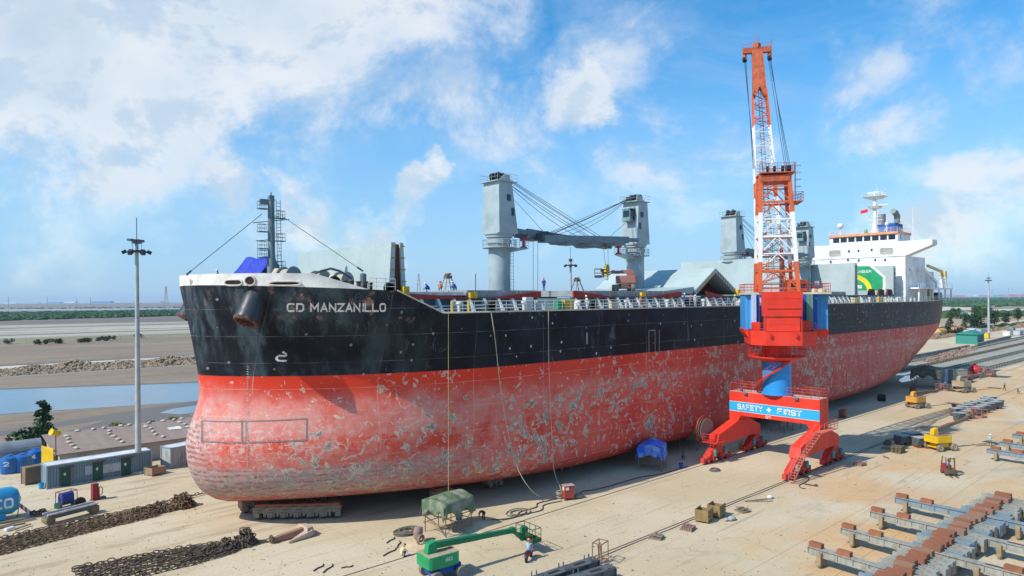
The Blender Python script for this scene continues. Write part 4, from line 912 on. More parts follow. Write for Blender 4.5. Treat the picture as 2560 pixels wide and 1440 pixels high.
mb = MB(); mb.lathe([(.8,0),(.8,2.4),(1.0,2.5),(1.0,2.8)],(0,0,0),12); mb.build('crane_post', WS, pc)
mb = MB(); mb.box((0,0,3.6),(1.5,1.3,1.5)); mb.bar((0,0,4.1),(-9,1.0,5.6),.5,.6); mb.build('crane_arm', paint('provision_yellow', (.72,.55,.2), .5, .4), pc)
mb = MB(); mb.bx(26.8,29,-10.9,10.9,0,2.2); mb.build('stern_bulwark', paint('weathered_black', (.06,.065,.07), .6, .6, (.25,.22,.18), 1.2), acc)
for i in range(26):
    x = rnd.uniform(134,182); mb = MB(); y = -(half(x,19.6)-rnd.uniform(.8,2.4)); w, h = rnd.uniform(.3,1.0), rnd.uniform(.5,1.3); z0 = ztop(x)-.03
    mb.bx(x-w/2,x+w/2,y-w/3,y+w/3,z0,z0+h*.8); mb.tube((x,y,z0),(x,y,z0+h),w*.25,8); mb.build('deck_fitting', rnd.choice([YEL,WHITED,GALV,CREAM,STAY,DARKGREY]), ship)
for i in range(9):
    x = 76+i*1.35+rnd.uniform(-.3,.3); mb = MB(); y = -(14.2-rnd.uniform(.2,1.6)); r = rnd.uniform(.28,.5); h = rnd.uniform(.6,1.1); mb.lathe([(r*.9,0),(r,h*.3),(r*.97,h*.8),(r*.6,h)],(x,y,19.66),10); mb.build('store_sack', rnd.choice([BAG,CREAM,WHITED]), ship, smooth=True)
mb = MB(); mb.bar((92,-14.0,20.2),(97,-14.0,20.9),.5,.2); mb.build('striped_cover', paint('blue_white_cover', (.25,.4,.65), .7), ship)
# ship support trolleys
def trolley_proto():
    t = thing('ship_trolley', (0,0,0), 0)
    mb = MB(); mb.bx(-1.0,1.0,-.5,-.4,.62,1.1); mb.bx(-1.0,1.0,.4,.5,.62,1.1); mb.bx(-1.1,1.1,-.55,.55,1.1,1.22); mb.bx(-.12,.12,-.62,.62,.3,1.1); mb.bx(-.98,-.5,-.6,-.501,.25,.7); mb.bx(.5,.98,-.6,-.501,.25,.7); mb.bx(-1.12,-1.0,-.5,.5,.5,1.1); mb.bx(-.85,.85,-.58,-.501,.88,.96); mb.build('frame', paint('trolley_brown', (.30,.235,.17), .8, .6, (.1,.07,.05), 2), t)
    for sx in (-.62,.62): mb = MB(); mb.lathe([(.2,-.42),(.34,-.42),(.34,-.3),(.3,-.28),(.3,.28),(.34,.3),(.34,.42),(.2,.42)],(sx,0,.36),16,'Y'); mb.build('wheel', RUSTD, t)
    mb = MB(); mb.bx(-.9,.9,-.5,.5,1.222,1.48); mb.build('timber_pad', TIMBER, t); return t
tp = trolley_proto(); first = True
G_TR = 'trolleys carrying the hull'
rows_ = [(i, 'end') for i in range(8)]
front = at(640, 1297)
spots = [at(665,1296)+(Vector((31.6,60.7,0))-at(665,1296))*(i/5) for i in range(6)]+[at(628,1278)+Vector((2.35*i,-.35*i,0)) for i in range(6)]
spots += [Vector((x, 57.6, 0)) for x in (42.5, 49.7, 61, 70, 79, 88, 97)]
for i, s in enumerate(spots):
    lab = 'brown wheeled trolley under the bow end of the keel, in the row of bogies' if i < 12 else 'single brown wheeled trolley in the shadow under the port bilge'
    if first: tp.location = s; tp.rotation_euler = (0,0,R_(-35)); tag(tp, lab, 'trolley', G_TR+(' at the bow' if i < 12 else ' amidships')); first = False
    else: dup(tp, s, R_(-35) if i < 6 else 0, lab, G_TR+(' at the bow' if i < 12 else ' amidships'))
# ================================================================ portal crane
PC = Vector((84.3, 41.75, 0))
pcr = thing('portal_crane', PC, 0, 'tall red and blue portal jib crane with a safety slogan on its beam', 'crane')
def W(p): return Vector(p)-PC
gy = 5.28
# beam
bxh = 1.25
mb = MB(); zt_, zb_ = 8.5, 5.35
poly = [(-6.0,4.75),(-4.7,4.75),(-4.4,zb_),(4.4,zb_),(4.7,4.75),(6.0,4.75),(6.0,zt_),(-6.0,zt_)]
mb.prism(poly, 2*bxh, lambda u, v, w: (-bxh+w, u, v)); beam = mb.build('portal_beam', CRED, pcr, bevel=.04)
mb = MB(); mb.bx(-bxh-.025,-bxh-.003,-5.98,5.98,5.95,7.15); band = mb.build('sign_band', SIGNBLUE, beam)
mb = MB()
for z in (5.92,7.17): mb.bx(-bxh-.02,-bxh-.004,-5.98,5.98,z-.025,z+.025)
mb.build('sign_border', WHITE, beam)
def sgn(body, y0, y1, z0, h, name, bold=.022):
    text_mb(body, lambda u, v: (-bxh-.045, y0+(y1-y0)*u, z0+h*v), bold).build(name, WHITE, beam)
sgn('SAFETY', 4.75, 1.35, 6.2, .72, 'safety_lettering'); sgn('FIRST', -.75, -3.75, 6.2, .72, 'safety_lettering'); sgn('01', .85, .2, 5.45, .36, 'crane_number')
mb = MB(); mb.prism([(.35,6.25),(.55,6.25),(.55,6.45),(.75,6.45),(.75,6.65),(.55,6.65),(.55,6.85),(.35,6.85),(.35,6.65),(.15,6.65),(.15,6.45),(.35,6.45)], .015, lambda u, v, w: (-bxh-.05+w, u, v)); mb.build('cross_mark', WHITE, beam)
for s in (-1,1):
    mb = MB(); mb.rail([(-bxh+.1,s*1.9,8.5),(-bxh+.1,s*5.9,8.5),(bxh-.1,s*5.9,8.5),(bxh-.1,s*1.9,8.5)],1.1,1.1,.032,3); mb.build('beam_railing', CREDD, beam)
mb = MB()
for y in (3.6,-3.2): mb.box((-bxh-.1,y,8.35),(.35,.5,.25)); mb.box((-bxh+.3,y+.8,8.75),(.3,.3,.5))
mb.build('floodlight', DARKGREY, beam)
mb = MB(); mb.bx(-bxh+.03,bxh-.03,-5.95,5.95,8.502,8.52); mb.build('walkway', paint('walkway_dust', (.5,.42,.36), .9, .4), beam)
# legs: plate boxes in the rail direction
for s in (-1,1):
    y0 = s*gy; mb = MB()
    P = [(-1.3,4.74),(1.3,4.74),(4.3,3.5),(4.35,2.35),(2.6,2.4),(-4.4,2.15),(-5.9,2.1),(-5.9,3.5)]
    P = [(-1.3,4.74),(-6.2,3.45),(-6.6,2.2),(-5.0,2.1),(2.4,2.35),(4.6,2.25),(4.4,3.55),(1.3,4.74)]
    mb.prism(P, 1.3, lambda u, v, w: (u, y0-.65+w, v)); leg = mb.build('leg', CRED, pcr, bevel=.03)
    # bogies
    for bx_ in (-5.9, 4.0):
        bg = thing('bogie', (bx_, y0, 0)); bg.parent = pcr
        mb = MB(); mb.prism([(-2.3,.75),(-2.3,1.0),(-.6,2.05),(.6,2.05),(2.3,1.0),(2.3,.75),(.5,1.1),(-.5,1.1)], .9, lambda u, v, w: (u, -.45+w, v))
        for q in (-1.55,1.55):
            mb.prism([(-1.1,.35),(1.1,.35),(1.05,.85),(.35,1.25),(-.35,1.25),(-1.05,.85)], .62, lambda u, v, w: (q+u, -.31+w, v))
        mb.box((-3.0,0,.5),(.5,.5,.6)); mb.box((3.0,0,.5),(.5,.5,.6)); mb.box((0,0,2.15),(1.2,1.0,.3)); mb.build('bogie_frame', CREDD, bg, bevel=.03)
        for q in (-2.2,-.9,.9,2.2):
            mb = MB(); mb.lathe([(.15,-.2),(.36,-.2),(.36,-.13),(.31,-.11),(.31,.11),(.36,.13),(.36,.2),(.15,.2)],(q,0,.36),18,'Y'); mb.mat(1); mb.lathe([(.2,-.42),(.24,-.42),(.24,-.25),(.2,-.25)],(q,0,.36),12,'Y'); mb.build('wheel', [RUSTD, CREDD], bg)
        mb = MB()
        for q in (-1.2,1.3): mb.lathe([(.2,0),(.22,.1),(.22,.7),(.14,.8)],(q,-.62,.9),12)
        mb.build('drive_motor', TEAL, bg, smooth=True)
# cable reel platform on the far front leg, ladders on the near leg
mb = MB(); mb.bx(-7.6,-5.6,gy-1.1,gy+.9,2.5,2.62); mb.rail([(-5.6,gy-1.1,2.62),(-7.6,gy-1.1,2.62),(-7.6,gy+.9,2.62)],1.0,.9,.03,3); mb.ladder((-7.7,gy-.5,.3),(-7.6,gy-.5,2.6),.5,(0,1,0),.04,.3); mb.build('reel_platform', CREDD, pcr)
mb = MB(); mb.box((-6.3,gy,3.1),(1.0,.8,.9)); mb.build('electric_cabinet', CRED, pcr, bevel=.04)
rl = MB(); rl.lathe([(.3,-.18),(1.5,-.2),(1.5,-.14),(.55,-.12),(.55,.12),(1.5,.14),(1.5,.2),(.3,.18)],(-6.3,gy+1.2,3.9),30,'Y'); rl.build('cable_reel', paint('reel_brown', (.28,.2,.15), .8, .5), pcr)
rl = MB(); rl.path([(-6.3+1.75*math.cos(a),gy+1.5,3.9+1.75*math.sin(a)) for a in [2*PI*i/32 for i in range(32)]],.07,6,closed=True)
for i in range(8): a = PI*i/4; rl.tube((-6.3,gy+1.5,3.9),(-6.3+1.75*math.cos(a),gy+1.5,3.9+1.75*math.sin(a)),.04,5)
rl.build('reel_guard', CREDD, pcr)
mb = MB(); ny = -gy-.95
def stair(mb, p0, p1, w):
    p0, p1 = Vector(p0), Vector(p1); n = int((p1.z-p0.z)/.24)
    for s in (-1,1): o = Vector((0,s*w/2,0)); mb.bar(p0+o,p1+o,.05,.2); mb.bar(p0+o+UP*.95,p1+o+UP*.95,.045)
    for i in range(n+1): q = p0.lerp(p1,i/n); mb.box(q,(.22,w,.04))
    for i in range(0,n+1,3):
        q = p0.lerp(p1,i/n)
        for s in (-1,1): mb.bar(q+Vector((0,s*w/2,0)),q+Vector((0,s*w/2,.95)),.04)
stair(mb,(-9.6,ny-.15,.35),(-7.0,ny-.15,2.55),.7); stair(mb,(-6.4,ny-.1,2.75),(-2.2,ny-.1,4.75),.7)
mb.bx(-7.0,-6.2,ny-.6,ny+.4,2.6,2.68); mb.bx(-2.4,1.6,ny-.7,ny+.28,4.75,4.83); mb.rail([(-2.2,ny-.7,4.83),(1.6,ny-.7,4.83),(1.6,ny+.2,4.83)],1.05,.9,.032,3)
mb.build('access_stair', paint('stair_pink_red', (.66,.17,.12), .6, .4), pcr)
# column
mb = MB(); mb.lathe([(1.9,8.52),(1.9,8.75),(1.75,8.78),(1.75,12.7)],(0,0,0),48); mb.build('blue_column', CBLUE, pcr, smooth=True)
mb = MB(); mb.lathe([(1.75,12.7),(1.82,12.72),(1.95,12.85),(3.45,13.3),(3.5,13.34),(3.5,13.46),(1.76,13.47),(1.76,15.05)],(0,0,0),48); mb.build('red_collar', CRED, pcr, smooth=True)
mb = MB(); mb.rail([(3.42*math.cos(a),3.42*math.sin(a),13.46) for a in [2*PI*i/26 for i in range(26)]],1.1,.9,.032,3,True); mb.build('ring_railing', CREDD, pcr)
mb = MB(); n = 26; prev = None; a0, a1 = R_(95), R_(245)
for i in range(n+1):
    u = i/n; a = a0+(a1-a0)*u; z = 8.6+u*4.3; c, s = math.cos(a), math.sin(a); mb.box((c*2.15,s*2.15,z),(.78,.3,.05),a); q = Vector((c*2.52,s*2.52,z))
    if prev is not None: mb.bar(prev,q,.05,.24); mb.bar(prev+UP*1,q+UP*1,.045); mb.bar(prev+UP*.5,q+UP*.5,.035)
    if i % 3 == 0: mb.bar(q,q+UP*1,.04)
    prev = q
mb.build('spiral_stair', paint('stair_red', (.5,.035,.02), .5, .3), pcr)
# slewing part (local u along the jib)
sl = thing('slewing_deck', (0,0,15.0)); sl.parent = pcr; SA = R_(36); sl.rotation_euler = (0,0,SA)
ext = R_(0)
mb = MB(); oc = [(-4.7,-2.2),(-4.7,2.0),(-3.0,3.55),(3.0,3.55),(4.5,2.4),(4.5,-2.4),(3.0,-4.2),(-3.0,-4.2)]
mb.prism([(a,b) for a,b in reversed(oc)], 1.75, lambda u, v, w: (u, v, w)); mb.build('slewing_base', CRED, sl, bevel=.05)
mb = MB(); mb.hexa([(-4.9,-2.15,3.6),(-2.4,-2.15,3.6),(-2.4,2.15,3.6),(-4.9,2.15,3.6),(-5.1,-2.2,6.65),(-2.4,-2.2,6.65),(-2.4,2.2,6.65),(-5.1,2.2,6.65)]); mb.bx(-4.75,-2.4,-1.95,1.95,1.76,3.6)
for z in (2.7,4.6,5.8): mb.bx(-5.08 if z > 3.6 else -4.78,-4.7,-2.0,2.0,z-.02,z+.02)
mb.build('counterweight', CRED, sl, bevel=.05)
mb = MB()
for s in (-1,1): mb.box((-4.85,s*1.5,1.3),(.3,.25,.45)); mb.bar((-4.6,s*2.12,1.8),(-4.6,s*2.12,3.7),.16)
mb.build('counterweight_bracket', CREDD, sl)
HB = 4.0
for y0, y1, x0, x1, m in ((2.3,2.75,-1.9,3.5,HOUSED),(2.75,3.3,-2.2,3.5,HOUSEL),(3.3,HB,-1.3,3.5,HOUSEB),(-3.2,-2.4,-1.9,3.5,HOUSED),(-3.95,-3.2,-2.2,3.5,HOUSEG),(-4.6,-3.95,-1.5,3.5,HOUSED),(-6.1,-4.6,-.4,3.5,HOUSEB)):
    mb = MB(); mb.bx(x0,x1,y0,y1-.003,1.9,6.3); mb.build('machinery_panel', m, sl)
mb = MB(); mb.bx(-1.8,3.6,-6.2,4.15,6.32,6.55); mb.build('house_roof', CREAM, sl)
mb = MB(); mb.hexa([(-.4,-6.1,.9),(3.5,-6.1,.9),(3.5,-4.3,.9),(-.4,-4.3,.9),(-.5,-6.15,1.88),(3.5,-6.15,1.88),(3.5,-4.3,1.88),(-.5,-4.3,1.88)]); mb.build('house_skirt', CRED, sl); mb = MB(); mb.hexa([(-1.4,3.6,.8),(3.5,3.6,.8),(3.5,4.0,1.4),(-1.4,4.0,1.4),(-1.5,3.6,1.88),(3.5,3.6,1.88),(3.5,4.15,1.88),(-1.5,4.15,1.88)]); mb.build('house_skirt', CRED, sl)
mb = MB(); mb.box((-2.6,2.9,2.3),(.6,.9,1.1)); mb.box((-2.6,-3.0,2.4),(.6,.9,1.3)); mb.build('side_cabinet', CRED, sl, bevel=.03)
mb = MB(); mb.rail([(-3.1,3.5,1.76),(-4.6,2.1,1.76)],1.0,.6,.03,3); mb.rail([(-3.1,-4.1,1.76),(-4.6,-2.3,1.76)],1.0,.6,.03,3); mb.rail([(-1.7,4.1,6.55),(3.5,4.1,6.55),(3.5,-6.1,6.55),(-1.7,-6.1,6.55),(-1.7,-2.5,6.55)],1.1,1.0,.032,3); mb.rail([(-1.7,2.5,6.55),(-1.7,4.1,6.55)],1.1,1.0,.032,3); mb.build('deck_railing', CREDD, sl)
mb = MB(); mb.bx(.5,3.2,-3.9,-1.6,6.56,8.2); mb.build('winch_house', CORANGE, sl, bevel=.04)
mb = MB(); mb.bx(.47,.495,-2.6,-1.9,7.0,7.8); mb.bx(.47,.495,-3.6,-3.0,7.1,7.6); mb.build('window', GLASSD, sl)
mb = MB()
for y in (-5.5,-4.5): mb.lathe([(.5,0),(.55,.25),(.4,.42),(.1,.5)],(.3,y,6.56),14)
mb.build('roof_ventilator', CREAM, sl, smooth=True)
# A-frame tower : four legs, banded red / white / red
tw = thing('tower_frame', (0,0,14.7)); tw.parent = pcr; tw.rotation_euler = (0,0,SA)
CORUST = paint('rusted_orange', (.56,.115,.042), .6, .6, (.14,.06,.035), 1.5, lo=.42, hi=.66)
BAND = NT('orange_white_bands'); bz = BAND.sep()[2]
f1 = BAND.math('MULTIPLY', BAND.ramp(bz, 10.7, 10.76), BAND.ramp(bz, 17.0, 17.06, 1, 0))
cb = BAND.mix(BAND.ramp(BAND.noise(1.1, 6, .65, sc3=(1,1,.35)), .5, .72, 0, .6), (.64,.125,.04), (.30,.075,.04)); cw = BAND.mix(BAND.ramp(BAND.noise(1.5, 6, .65, sc3=(1,1,.35)), .55, .72, 0, .5), (.80,.78,.75), (.45,.3,.2))
BAND.fin(BAND.mix(f1, cb, cw), .5)
ZT = 22.0
def lg(u, s, z):   # u: rear(0)/front(1)
    t = (z-6.9)/(ZT-6.9); x = (-1.7+.9*t) if u == 0 else (2.6-.9*t); return Vector((x, (2.2-.30*t) if s > 0 else -(2.38-.85*t), z))
for u in (0,1):
    for s in (-1,1):
        mb = MB(); mb.bar(lg(u,s,6.87),lg(u,s,ZT),.46 if u == 0 else .4); mb.build('tower_leg', BAND, tw)
mb = MB(); zs = [7.4,9.6,11.8,14.0,16.2,18.4,20.4]
for z in zs:
    for u in (0,1): mb.bar(lg(u,-1,z),lg(u,1,z),.16 if z not in (9.6,14.0,18.4) else .26)
    for s in (-1,1): mb.bar(lg(0,s,z),lg(1,s,z),.14)
for a, b in zip(zs, zs[1:]):
    for u in (0,1): m = (lg(u,-1,b)+lg(u,1,b))/2; mb.bar(lg(u,-1,a),m,.11); mb.bar(lg(u,1,a),m,.11)
    for s in (-1,1): mb.bar(lg(0,s,a),lg(1,s,b),.1)
mb.build('tower_bracing', BAND, tw)
mb = MB(); mb.box((.45,.2,21.4),(3.3,3.5,.8)); mb.bx(-1.5,2.4,-2.2,2.1,22.0,22.14); mb.build('tower_head', CORUST, tw); mb = MB(); mb.bx(-1.4,2.2,-3.1,-1.9,18.3,18.42); mb.build('side_platform', CORUST, tw); mb = MB(); mb.bx(-1.2,2,-2.2,2.2,13.9,14.0); mb.build('mid_platform', WHITED, tw)
mb = MB(); mb.rail([(-1.4,2.1,22.14),(-1.4,-2.2,22.14),(2.3,-2.2,22.14),(2.3,2.1,22.14)],1.1,1,.03,3); mb.rail([(-1.4,-1.9,18.42),(-1.4,-3.1,18.42),(2.2,-3.1,18.42),(2.2,-1.9,18.42)],1.1,.8,.03,3); mb.ladder((.2,-2.45,18.5),(.2,-2.45,23.4),.5,(1,0,0),.03,.35); mb.ladder((.5,-2.5,12.5),(.5,-2.3,18.4),.45,(1,0,0),.03,.35)
for z in (19.5,20.4,21.3,22.2,23.1): mb.path([(.2+.45*math.cos(a),-2.45-.7*abs(math.sin(a)),z) for a in [PI*i/8 for i in range(9)]],.025,4)
mb.rail([(-1.2,-2.2,14.0),(-1.2,2.2,14.0)],1.0,.9,.028,2); mb.build('tower_railing', paint('dull_purple_red', (.33,.085,.075), .6, .4), tw)
mb = MB()
for y, r in ((1.0,.42),(.2,.4),(-.8,.42),(-1.3,.45),(-1.65,.45)): mb.lathe([(r*.5,-.1),(r,-.13),(r*.9,0),(r,.13),(r*.5,.1)],(-.6,y,22.65),16,'Y')
mb.build('sheave', BLACKP, tw)
mb = MB(); mb.box((-.3,.9,16.3),(.5,.6,.5)); mb.box((.2,-1.2,14.3),(.5,.7,.6)); mb.box((-.4,1.4,14.3),(.4,.5,.5)); mb.build('tower_winch', CREAM, tw)
# jib
hd = aD(1892, 118, 101.0); lo = PC+Vector((math.cos(SA)*3.4, math.sin(SA)*3.4, 21.7))
jb = thing('jib', PC*0); jb.parent = pcr
H_ = W(hd); Lo = W(lo); ax = (H_-Lo).normalized(); sd_ = Vector((-math.sin(SA), math.cos(SA), 0)); dp = ax.cross(sd_).normalized()
JL = (H_-Lo).length
def jp(t, s, d):
    w = (1.75-1.02*t); q = (1.0 if .05 < t < .95 else .5); h = .85*min(1, 4*t+.2)*(1-.55*t)
    return Lo+ax*(JL*t)+sd_*(s*w)+dp*(d*h)
JB = NT('jib_bands'); jx = JB.sep()[2]; zc = [jp(t,0,0).z for t in (.16,.36,.655)]
fz = JB.math('ADD', JB.math('MULTIPLY', JB.ramp(jx, zc[0], zc[0]+.06), JB.ramp(jx, zc[1], zc[1]+.06, 1, 0)), 0)
f2 = JB.math('MULTIPLY', JB.ramp(jx, aD(1890,448,92).z-0, aD(1890,447,92).z), JB.ramp(jx, aD(1890,305,95).z, aD(1890,304,95).z, 1, 0))
cb = JB.mix(JB.ramp(JB.noise(1.1, 6, .65, sc3=(1,1,.35)), .5, .72, 0, .6), (.66,.125,.035), (.30,.075,.04))
JB.fin(JB.mix(JB.math('MAXIMUM', fz, f2), cb, (.80,.79,.77)), .5)
for s in (-1,1):
    for d in (-1,1):
        mb = MB(); pts = [jp(t,s,d) for t in (0,.1,.3,.5,.7,.80)]
        for a, b in zip(pts, pts[1:]): mb.bar(a, b, .24 if d < 0 else .18)
        mb.build('jib_chord', JB, jb)
mb = MB(); n = 26
for i in range(n):
    a, b = .03+.77*i/n, .03+.77*(i+1)/n
    for d in (-1,1):
        mb.bar(jp(a,-1,d),jp(b,1,d) if i % 2 else jp(a,1,d),.085); mb.bar(jp(a,(-1)**i,d),jp(b,-(-1)**i,d),.085)
    for s in (-1,1): mb.bar(jp(a,s,(-1)**i),jp(b,s,-(-1)**i),.075)
mb.build('jib_lacing', JB, jb)
mb = MB(); mb.ladder(jp(.05,0,.6), jp(.8,0,.6), .45, sd_, .03, .4); mb.tube(jp(.05,.25,0),jp(.9,.1,0),.04,5); mb.tube(jp(.05,-.3,0),jp(.9,-.1,0),.04,5); mb.build('jib_ladder', paint('ladder_dark', (.14,.13,.17), .6), jb)
def box4(t0, t1, k0=1.0, k1=1.0, dk=1.0): return [jp(t0,-k0,-dk),jp(t0,k0,-dk),jp(t0,k0,dk),jp(t0,-k0,dk),jp(t1,-k1,-dk),jp(t1,k1,-dk),jp(t1,k1,dk),jp(t1,-k1,dk)]
mb = MB(); mb.hexa(box4(.815,.985)); 
for s in (-1,1): mb.hexa([jp(.78,s*1.02,-1),jp(.78,s*.62,-1),jp(.78,s*.62,1),jp(.78,s*1.02,1),jp(.815,s*1.02,-1),jp(.815,s*.1,-1),jp(.815,s*.1,1),jp(.815,s*1.02,1)])
mb.build('jib_head_box', CORUST, jb)
mb = MB(); mb.hexa([jp(.82,-.22,-1.12),jp(.82,.22,-1.12),jp(.82,.22,-1.03),jp(.82,-.22,-1.03),jp(.985,-.2,-1.15),jp(.985,.2,-1.15),jp(.985,.2,-1.03),jp(.985,-.2,-1.03)]); mb.build('stained_plate', RUSTD, jb)
mb = MB(); c = jp(.985,0,0)
mb.bar(c-sd_*2.0, c+sd_*2.0, .8, .75)
for s in (-1,1): mb.bar(c+sd_*s*1.75-UP*.2, c+sd_*s*1.75-UP*1.3, .42, .4)
mb.rail([c+sd_*2+UP*.4-dp*.4, c-sd_*2+UP*.4-dp*.4, c-sd_*2+UP*.4+dp*.4],.9,.8,.025,2); mb.bx(c.x-.4,c.x+.4,c.y-.4,c.y+.4,c.z+.35,c.z+1.0)
for k in range(5): mb.tube(c+sd_*(.5-.22*k)+UP*.5-dp*.4, c+sd_*(.5-.22*k)+UP*1.9-dp*.4, .022, 4)
mb.tube(c+UP*.5, c+UP*2.5, .04, 5); mb.build('jib_head', CORUST, jb)
mb = MB()
for s in (-1,1): mb.lathe([(.2,-.16),(.42,-.16),(.42,.16),(.2,.16)], c+sd_*s*1.75-UP*1.25, 14, 'Y')
mb.build('head_sheave', BLACKP, jb)
mb = MB(); rot = Matrix.Rotation(SA,3,'Z')
for s, ys in ((-1,(-1.3,-1.55,-1.75,-1.1)),(1,(2.75,2.65,2.5))):
    for k, y in enumerate(ys): a = c+sd_*(s*1.75+.12*k-.2)-UP*1.5; b = rot @ Vector((-.5,y,22.8))+Vector((0,0,14.7)); mb.tube(a, b, .035, 5)
mb.build('luffing_wires', paint('luffing_wire', (.04,.07,.12), .5), jb)
# ================================================================ setting
def struct(o): o['kind'] = 'structure'; return o
def stuff(o, label=None): o['kind'] = 'stuff'; return tag(o, label) if label else o
def ragged(pts, amp, step, seed=1):
    r = random.Random(seed); out = []
    n = len(pts)
    for i in range(n):
        a, b = pts[i], pts[(i+1) % n]; k = max(1, min(60, int((b-a).length/step)))
        nrm = Vector((-(b-a).y, (b-a).x, 0)).normalized() if (b-a).length > 0 else Vector((0,0,0)); ph = r.random()*9
        for j in range(k):
            t = j/k; w = (math.sin(ph+j*.9)+math.sin(ph*2+j*.37)*1.3+(r.random()-.5)*1.2)*.4
            out.append(a.lerp(b, t)+nrm*(amp*w if 0 < j else 0))
    return out
def poly(name, pts, m, lab=None):
    mb = MB(); mb.add(pts, [tuple(range(len(pts)))])
    o = mb.build(name, m); bm = bmesh.new(); bm.from_mesh(o.data)
    for f in bm.faces:
        if f.normal.z < 0: f.normal_flip()
    bmesh.ops.triangulate(bm, faces=bm.faces); bm.to_mesh(o.data); bm.free(); return struct(o)
def band(name, top, bot, z, m, amp=0, step=6, x0=-220, x1=1250, seed=1):
    """strip between two image lines given by their ends at x=0 and x=490"""
    def ln(e, x): return e[0]+(e[1]-e[0])*x/490
    P = []
    for x in [x0+(x1-x0)*i/12 for i in range(13)]:
        y = max(ln(top, x), 757.5-.0074*x+2.2); P.append(at(x, y, z))
    Q = []
    for x in [x0+(x1-x0)*i/12 for i in range(13)]:
        y = max(ln(bot, x), 757.5-.0074*x+2.6); Q.append(at(x, y, z))
    pts = P+Q[::-1]
    return poly(name, ragged(pts, amp, step, seed) if amp else pts, m)
mb = MB(); N = 64; rr = [0, 400, 1500, 5000, 13500]
rows = [[(150+r*math.cos(2*PI*i/N), 150+r*math.sin(2*PI*i/N), -.6) for i in range(N+1)] for r in rr]; mb.sheet(rows); o = mb.build('ground', TERR)
bm = bmesh.new(); bm.from_mesh(o.data); bmesh.ops.remove_doubles(bm, verts=bm.verts, dist=.01); bmesh.ops.recalc_face_normals(bm, faces=bm.faces)
if bm.faces[:][0].normal.z < 0: bmesh.ops.reverse_faces(bm, faces=bm.faces)
bm.to_mesh(o.data); bm.free(); struct(o)
yard = [Vector(p+(0,)) for p in [(-90,-120),(900,-120),(900,134),(494,134),(380,128),(250,121),(60,117.5),(12,116.5),(-90,117)]]
mb = MB(); mb.add(yard, [tuple(range(len(yard)))]); n = len(yard); mb.add(yard+[v-UP*.9 for v in yard], [(i, n+i, n+(i+1) % n, (i+1) % n) for i in range(n)]); o = mb.build('yard', YARD); struct(o)
# left-hand landscape, near to far
band('mud_flat', (1037,1003), (1150,1096), -.55, MUD, 0)
band('wet_mud', (1078,1002), (1090,1012), -.53, MUDW, 1.2, 5, -150, 520, 3)
poly('wet_mud', ragged([at(x,y,-.525) for x,y in [(170,1078),(260,1052),(300,1034),(350,1022),(480,1003),(480,1040),(400,1052),(300,1068)]], 1.0, 4, 5), MUDW)
poly('puddle', ragged([at(x,y,-.51) for x,y in [(398,1032),(430,1022),(500,1012),(520,1016),(500,1030),(450,1036)]], .5, 3, 6), PUDDLE)
band('river', (974,957), (1036,1003), -.54, WATER, 1.0, 9, seed=2)
band('river_bank', (971,953.5), (974.4,957.4), -.535, MUDW, .6, 8, seed=4)
band('mud_flat', (946,912), (971.5,954), -.55, MUD)
band('dirt_track', (916,888), (924,894), -.50, DIRTROAD, .5, 9)
band('ditch', (911.5,885), (915,887.5), -.53, MUDW, .5, 9)
band('mud_flat', (861,841), (911.7,885.2), -.55, MUD)
band('salt_field', (846,832), (861,841.2), -.55, soil('dry_grass', (.24,.21,.10), (.32,.26,.16), (.16,.15,.07), .02))
band('salt_field', (814,803), (846,832), -.55, SALT, 0)
band('ploughed_field', (799,788), (814,803.2), -.55, PLOUGH, 0)
band('far_river', (774,770), (777,773), -.5, WATER, 4, 90)
for i, (t, b) in enumerate((((820,808),(822,810)),((829,815),(831.5,817)),((838,822),(840,824)),((826,818),(827,819)))): band('field_bund', t, b, -.52, PLOUGH if i != 1 else DIRTROAD, .8, 12, -200, 520, 30+i)
# right-hand landscape
RB = lambda name, pts, m, amp=0, st=8, z=-.54: poly(name, ragged([at(x,y,z) for x,y in pts], amp, st, 9) if amp else [at(x,y,z) for x,y in pts], m)
RB('brown_field', [(1950,800),(2350,794),(2800,774),(3000,790),(2600,808),(2350,824),(1950,850)], BROWNF)
RB('far_river', [(2000,770),(2360,766.5),(2420,768),(2480,772.5),(3000,770),(3000,775),(2560,777),(2360,777),(2000,782)], DIRTROAD, z=-.5)
RB('grass_strip', [(1950,777.5),(2360,777.2),(2560,777.2),(3000,775.2),(2800,774),(2350,794),(1950,800)], soil('green_scrub', (.07,.12,.04), (.13,.17,.06), (.2,.17,.1), .03))
# rubble bank
def rubble(name, fn, n, hmax, size, m, seed, lab):
    r = random.Random(seed); mb = MB()
    for i in range(n):
        t, s = r.random(), r.uniform(-1,1); c = fn(t, s); h = hmax*(1-abs(s)**1.5)*(.55+.45*math.sin(t*37)*math.sin(t*17+1)); q = size*r.uniform(.4,1.3)
        z = c.z+r.uniform(0, max(.05, h)); 
        k = len(mb.v); mb.ball((0,0,0), q, 6, (1,r.uniform(.6,1.1),r.uniform(.5,.9)), 4); rot = Matrix.Rotation(r.random()*6,3,'Z') @ Matrix.Rotation(r.uniform(-.6,.6),3,'X')
        for j in range(k, len(mb.v)): v = rot @ (Vector(mb.v[j])*r.uniform(.8,1.2)); mb.v[j] = tuple(v+Vector((c.x,c.y,z)))
    return stuff(mb.build(name, m), lab)
def bankfn(t, s):
    x = -200+1000*t; yc = 933-(933-902)*x/490; return at(x, yc+8.5*s, -.6)
rubble('rubble_bank', bankfn, 5200, 2.6, .62, RUBBLEM, 3, 'long bank of pale broken rubble beyond the river')
def bank2(t, s): a, b = at(2320,848), at(2640,806); c = a.lerp(b, t); return Vector((c.x, c.y+2.2*s, 0))
